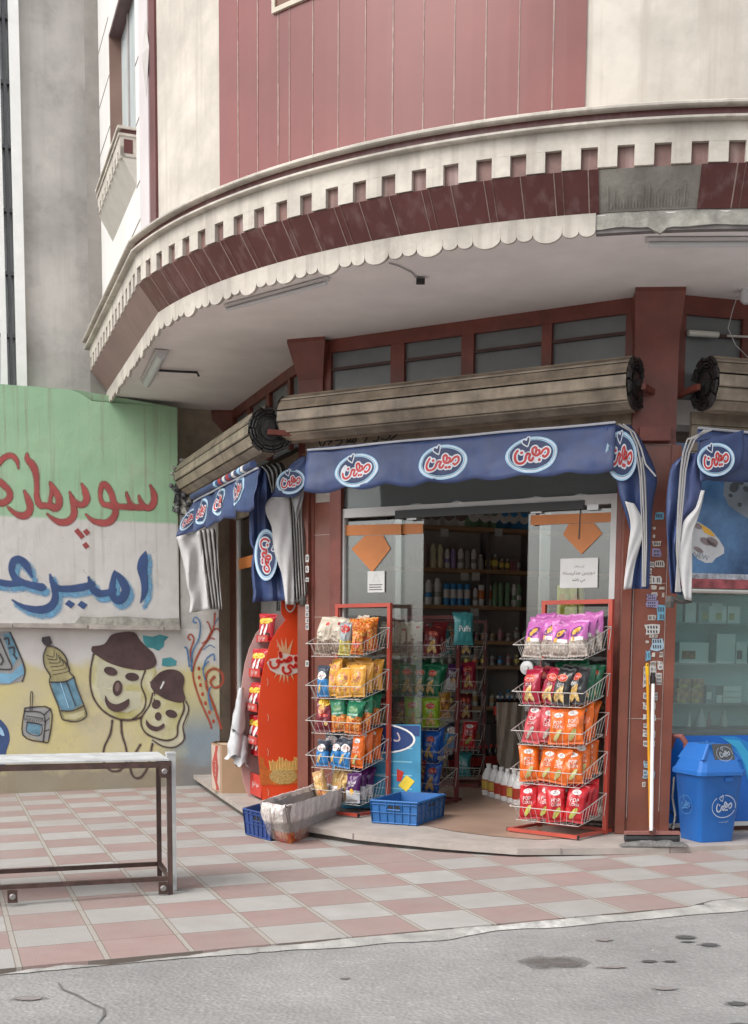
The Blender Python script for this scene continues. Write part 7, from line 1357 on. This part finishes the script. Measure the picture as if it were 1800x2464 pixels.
mb = MB(); ca = shp.at(shp.sz(1140, 1760)[0]-.1, .34, .55); cb2 = shp.at(shp.sz(1235, 1760)[0]+.1, .34, .55); mb.box((ca+cb2)/2, (cb2-ca).length, .3, .55, mat('dark_table', (.05, .04, .04), .6), BK.d, BK.n); tag(mb.build('display_table'), 'low dark table carrying cola bottles deep inside the shop', 'table')
# white jugs
jr = mat('jug_red_label', (.42, .05, .03), .4); jy = mat('jug_yellow_label', (.60, .40, .08), .4)
for i, (x, y) in enumerate(((1175, 1912), (1190, 1917), (1205, 1922), (1220, 1927), (1236, 1931), (1250, 1936))):
    c_ = atz(x, y, SLAB+.005); t = thing('bleach_jug', f'white plastic jug, {ORD[i]} from the left in the row on the shop floor', 'jug', c_, 'white jugs inside the door')
    mb = MB(); mb.lathe(c_, [(.058, 0), (.065, .015), (.065, .17), (.058, .20), (.03, .255), (.02, .262), (.02, .28)], WHT, 16); mb.build('body', t, smooth=True); mb = MB(); mb.lathe(c_+Z*.27, [(.024, 0), (.024, .028)], WHT, 12); mb.build('cap', t)
    mb = MB(); mb.lathe(c_, [(.066, .05), (.0665, .06), (.0665, .14), (.066, .15)], None, 16, Z, [jr, jy if i in (0, 1, 4) else jr, jr]); mb.build('label_wrap', t)
# apron-like jute sack and loose bags hanging in the dark
mb = MB(); c0 = atz(1215, 1700, 1.1); SKp = PL((.5, 11.6), (.5+U.x, 11.6+U.y)); 
def skf(u, v): x = 1195+70*u; y = 1690+165*v; return SKp.px(x-(8*v*math.sin(u*6)), y-(38*(abs(u-.5)*2)**2 if v > .8 else 0), .05*math.sin(math.pi*u)+.02*math.sin(u*20+v*4))
mb.grid(skf, 16, 16, mat('beige_sack_cloth', (.30, .25, .20), .8, .12, 4)); tag(mb.build('sack', smooth=True), 'beige cloth sack hanging deep inside behind the right rack', 'sack')
bag('teal', SKp.px(1115, 1552, .9), -V, 'teal snack bag hanging at the top right of the indoor rack', 'loose bags inside the shop', w_=.19, h_=.28, tilt=0, seed=1)
for i, x in enumerate((1356, 1388)): bag('yellow', M.px(x, 1490, -.30), M.n, ['left', 'right'][i]+' one of two plain yellow bags behind the right glass panel', 'plain yellow bags behind the glass', w_=.13, h_=.27, tilt=0, seed=i)
# bottles in the left window
for r_i, zz in enumerate((1.25, .80)):
    for i in range(6):
        c_ = L.at(a0+.15+i*.22, zz, -.22); mb = MB(); mb.lathe(c_, [(.05, 0), (.052, .02), (.05, .10), (.05, .20), (.045, .25), (.015, .32), (.016, .36)], None, 12, Z, [cola, cola, ored, cola, cola, cola]); tag(mb.build('soda_bottle', smooth=True), f'dark bottle, {ORD[i]} from the far end on the {["upper", "lower"][r_i]} shelf of the left window', 'bottle', 'bottles in the left window')
    mb = MB(); mb.pbox(L, a0+.04, a1, zz-.03, zz-.001, -.40, -.06, wood); tag(mb.build('window_shelf'), f'{["upper", "lower"][r_i]} wooden shelf with dark bottles in the left window', 'shelf')
# ================================================================== BITS NEAR THE COLUMN AND A FEW LITTER SPECKS
mb = MB(); mb.tube([R.px(1612, 1800, .03), R.px(1622, 1770, .08), R.px(1640, 1772, .12), R.px(1652, 1790, .14), R.px(1650, 1850, .12), R.px(1640, 1960, .08)], .022, mat('faded_red_hose', (.22, .07, .06), .5, .15), 10); tag(mb.build('hose'), 'faded red hose looped between the column and the blue bin', 'hose')
mb = MB(); mb.tube([R.px(1622, 1870, .10), R.px(1618, 1920, .09), R.px(1625, 1960, .10), R.px(1620, 1995, .09)], .008, mat('grey_cord', (.35, .34, .33), .6), 6); mb.tube([R.px(1612, 1950, .07), R.px(1630, 1970, .10), R.px(1615, 1990, .09)], .006, cab, 6); tag(mb.build('cord'), 'tangled grey cord behind the blue bin', 'cord')
for i in range(34):
    x, y = rr.uniform(0, 1800), rr.uniform(2200, 2460); c_ = ground(x, y)
    if (c_-TI).dot(V)/T4 > -.3: continue
    s_ = rr.uniform(.003, .007); mb = MB(); mb.lathe(c_+Z*-.03, [(s_, 0), (s_*.9, s_*.4), (s_*.3, s_*.7)], rr.choice([cemw, stain2, cem]), 6); tag(mb.build('pebble'), None, None, None, 'structure')
# ================================================================== ACROSS THE STREET (seen only as reflections in the shop glass)
OB = thing('opposite_building', 'low pale brick building across the street, mirrored in the door glass', 'building', (2, -11, -.2))
mb = MB(); mb.box(Vector((3, -13, 2.0)), 26, 4, 4.4, mat('pale_brick', (.34, .27, .22), .9, .15, 2)); mb.build('wall', OB)
for k in range(7):
    mb = MB(); mb.box(Vector((-7+k*3.2, -10.98, 2.1)), 1.3, .06, 1.3, mat('dark_window', (.05, .055, .06), .2)); w_ = mb.build('window', OB)
    mb = MB(); mb.box(Vector((-7+k*3.2, -10.93, 1.4)), 1.5, .12, .08, cream); mb.build('sill', w_)
TR = thing('street_tree', 'bare street tree across the road, mirrored in the left glass door panel', 'tree', (-2.5, -8, -.2)); bark = mat('grey_bark', (.10, .085, .07), .9, .2, 8)
rt = random.Random(21); mb = MB(); mb.tube([(-2.5, -8, -.2), (-2.45, -8, 1.2), (-2.55, -8.05, 2.4)], [.14, .11, .08], bark, 8); mb.build('trunk', TR); mb = MB()
def branch(p, d, l, r, n):
    q = p+d*l; mb.tube([p, (p+q)/2+Vector((rt.gauss(0, .04), rt.gauss(0, .04), 0)), q], [r, r*.8, r*.6], bark, 5, cap=False)
    if n:
        for _ in range(3): dd = (d+Vector((rt.gauss(0, .5), rt.gauss(0, .5), rt.gauss(.1, .35)))).normalized(); branch(q, dd, l*.75, r*.6, n-1)
for _ in range(4): branch(Vector((-2.55, -8.05, 2.35)), Vector((rt.gauss(0, .6), rt.gauss(0, .6), 1)).normalized(), 1.0, .05, 4)
mb.build('branches', TR)
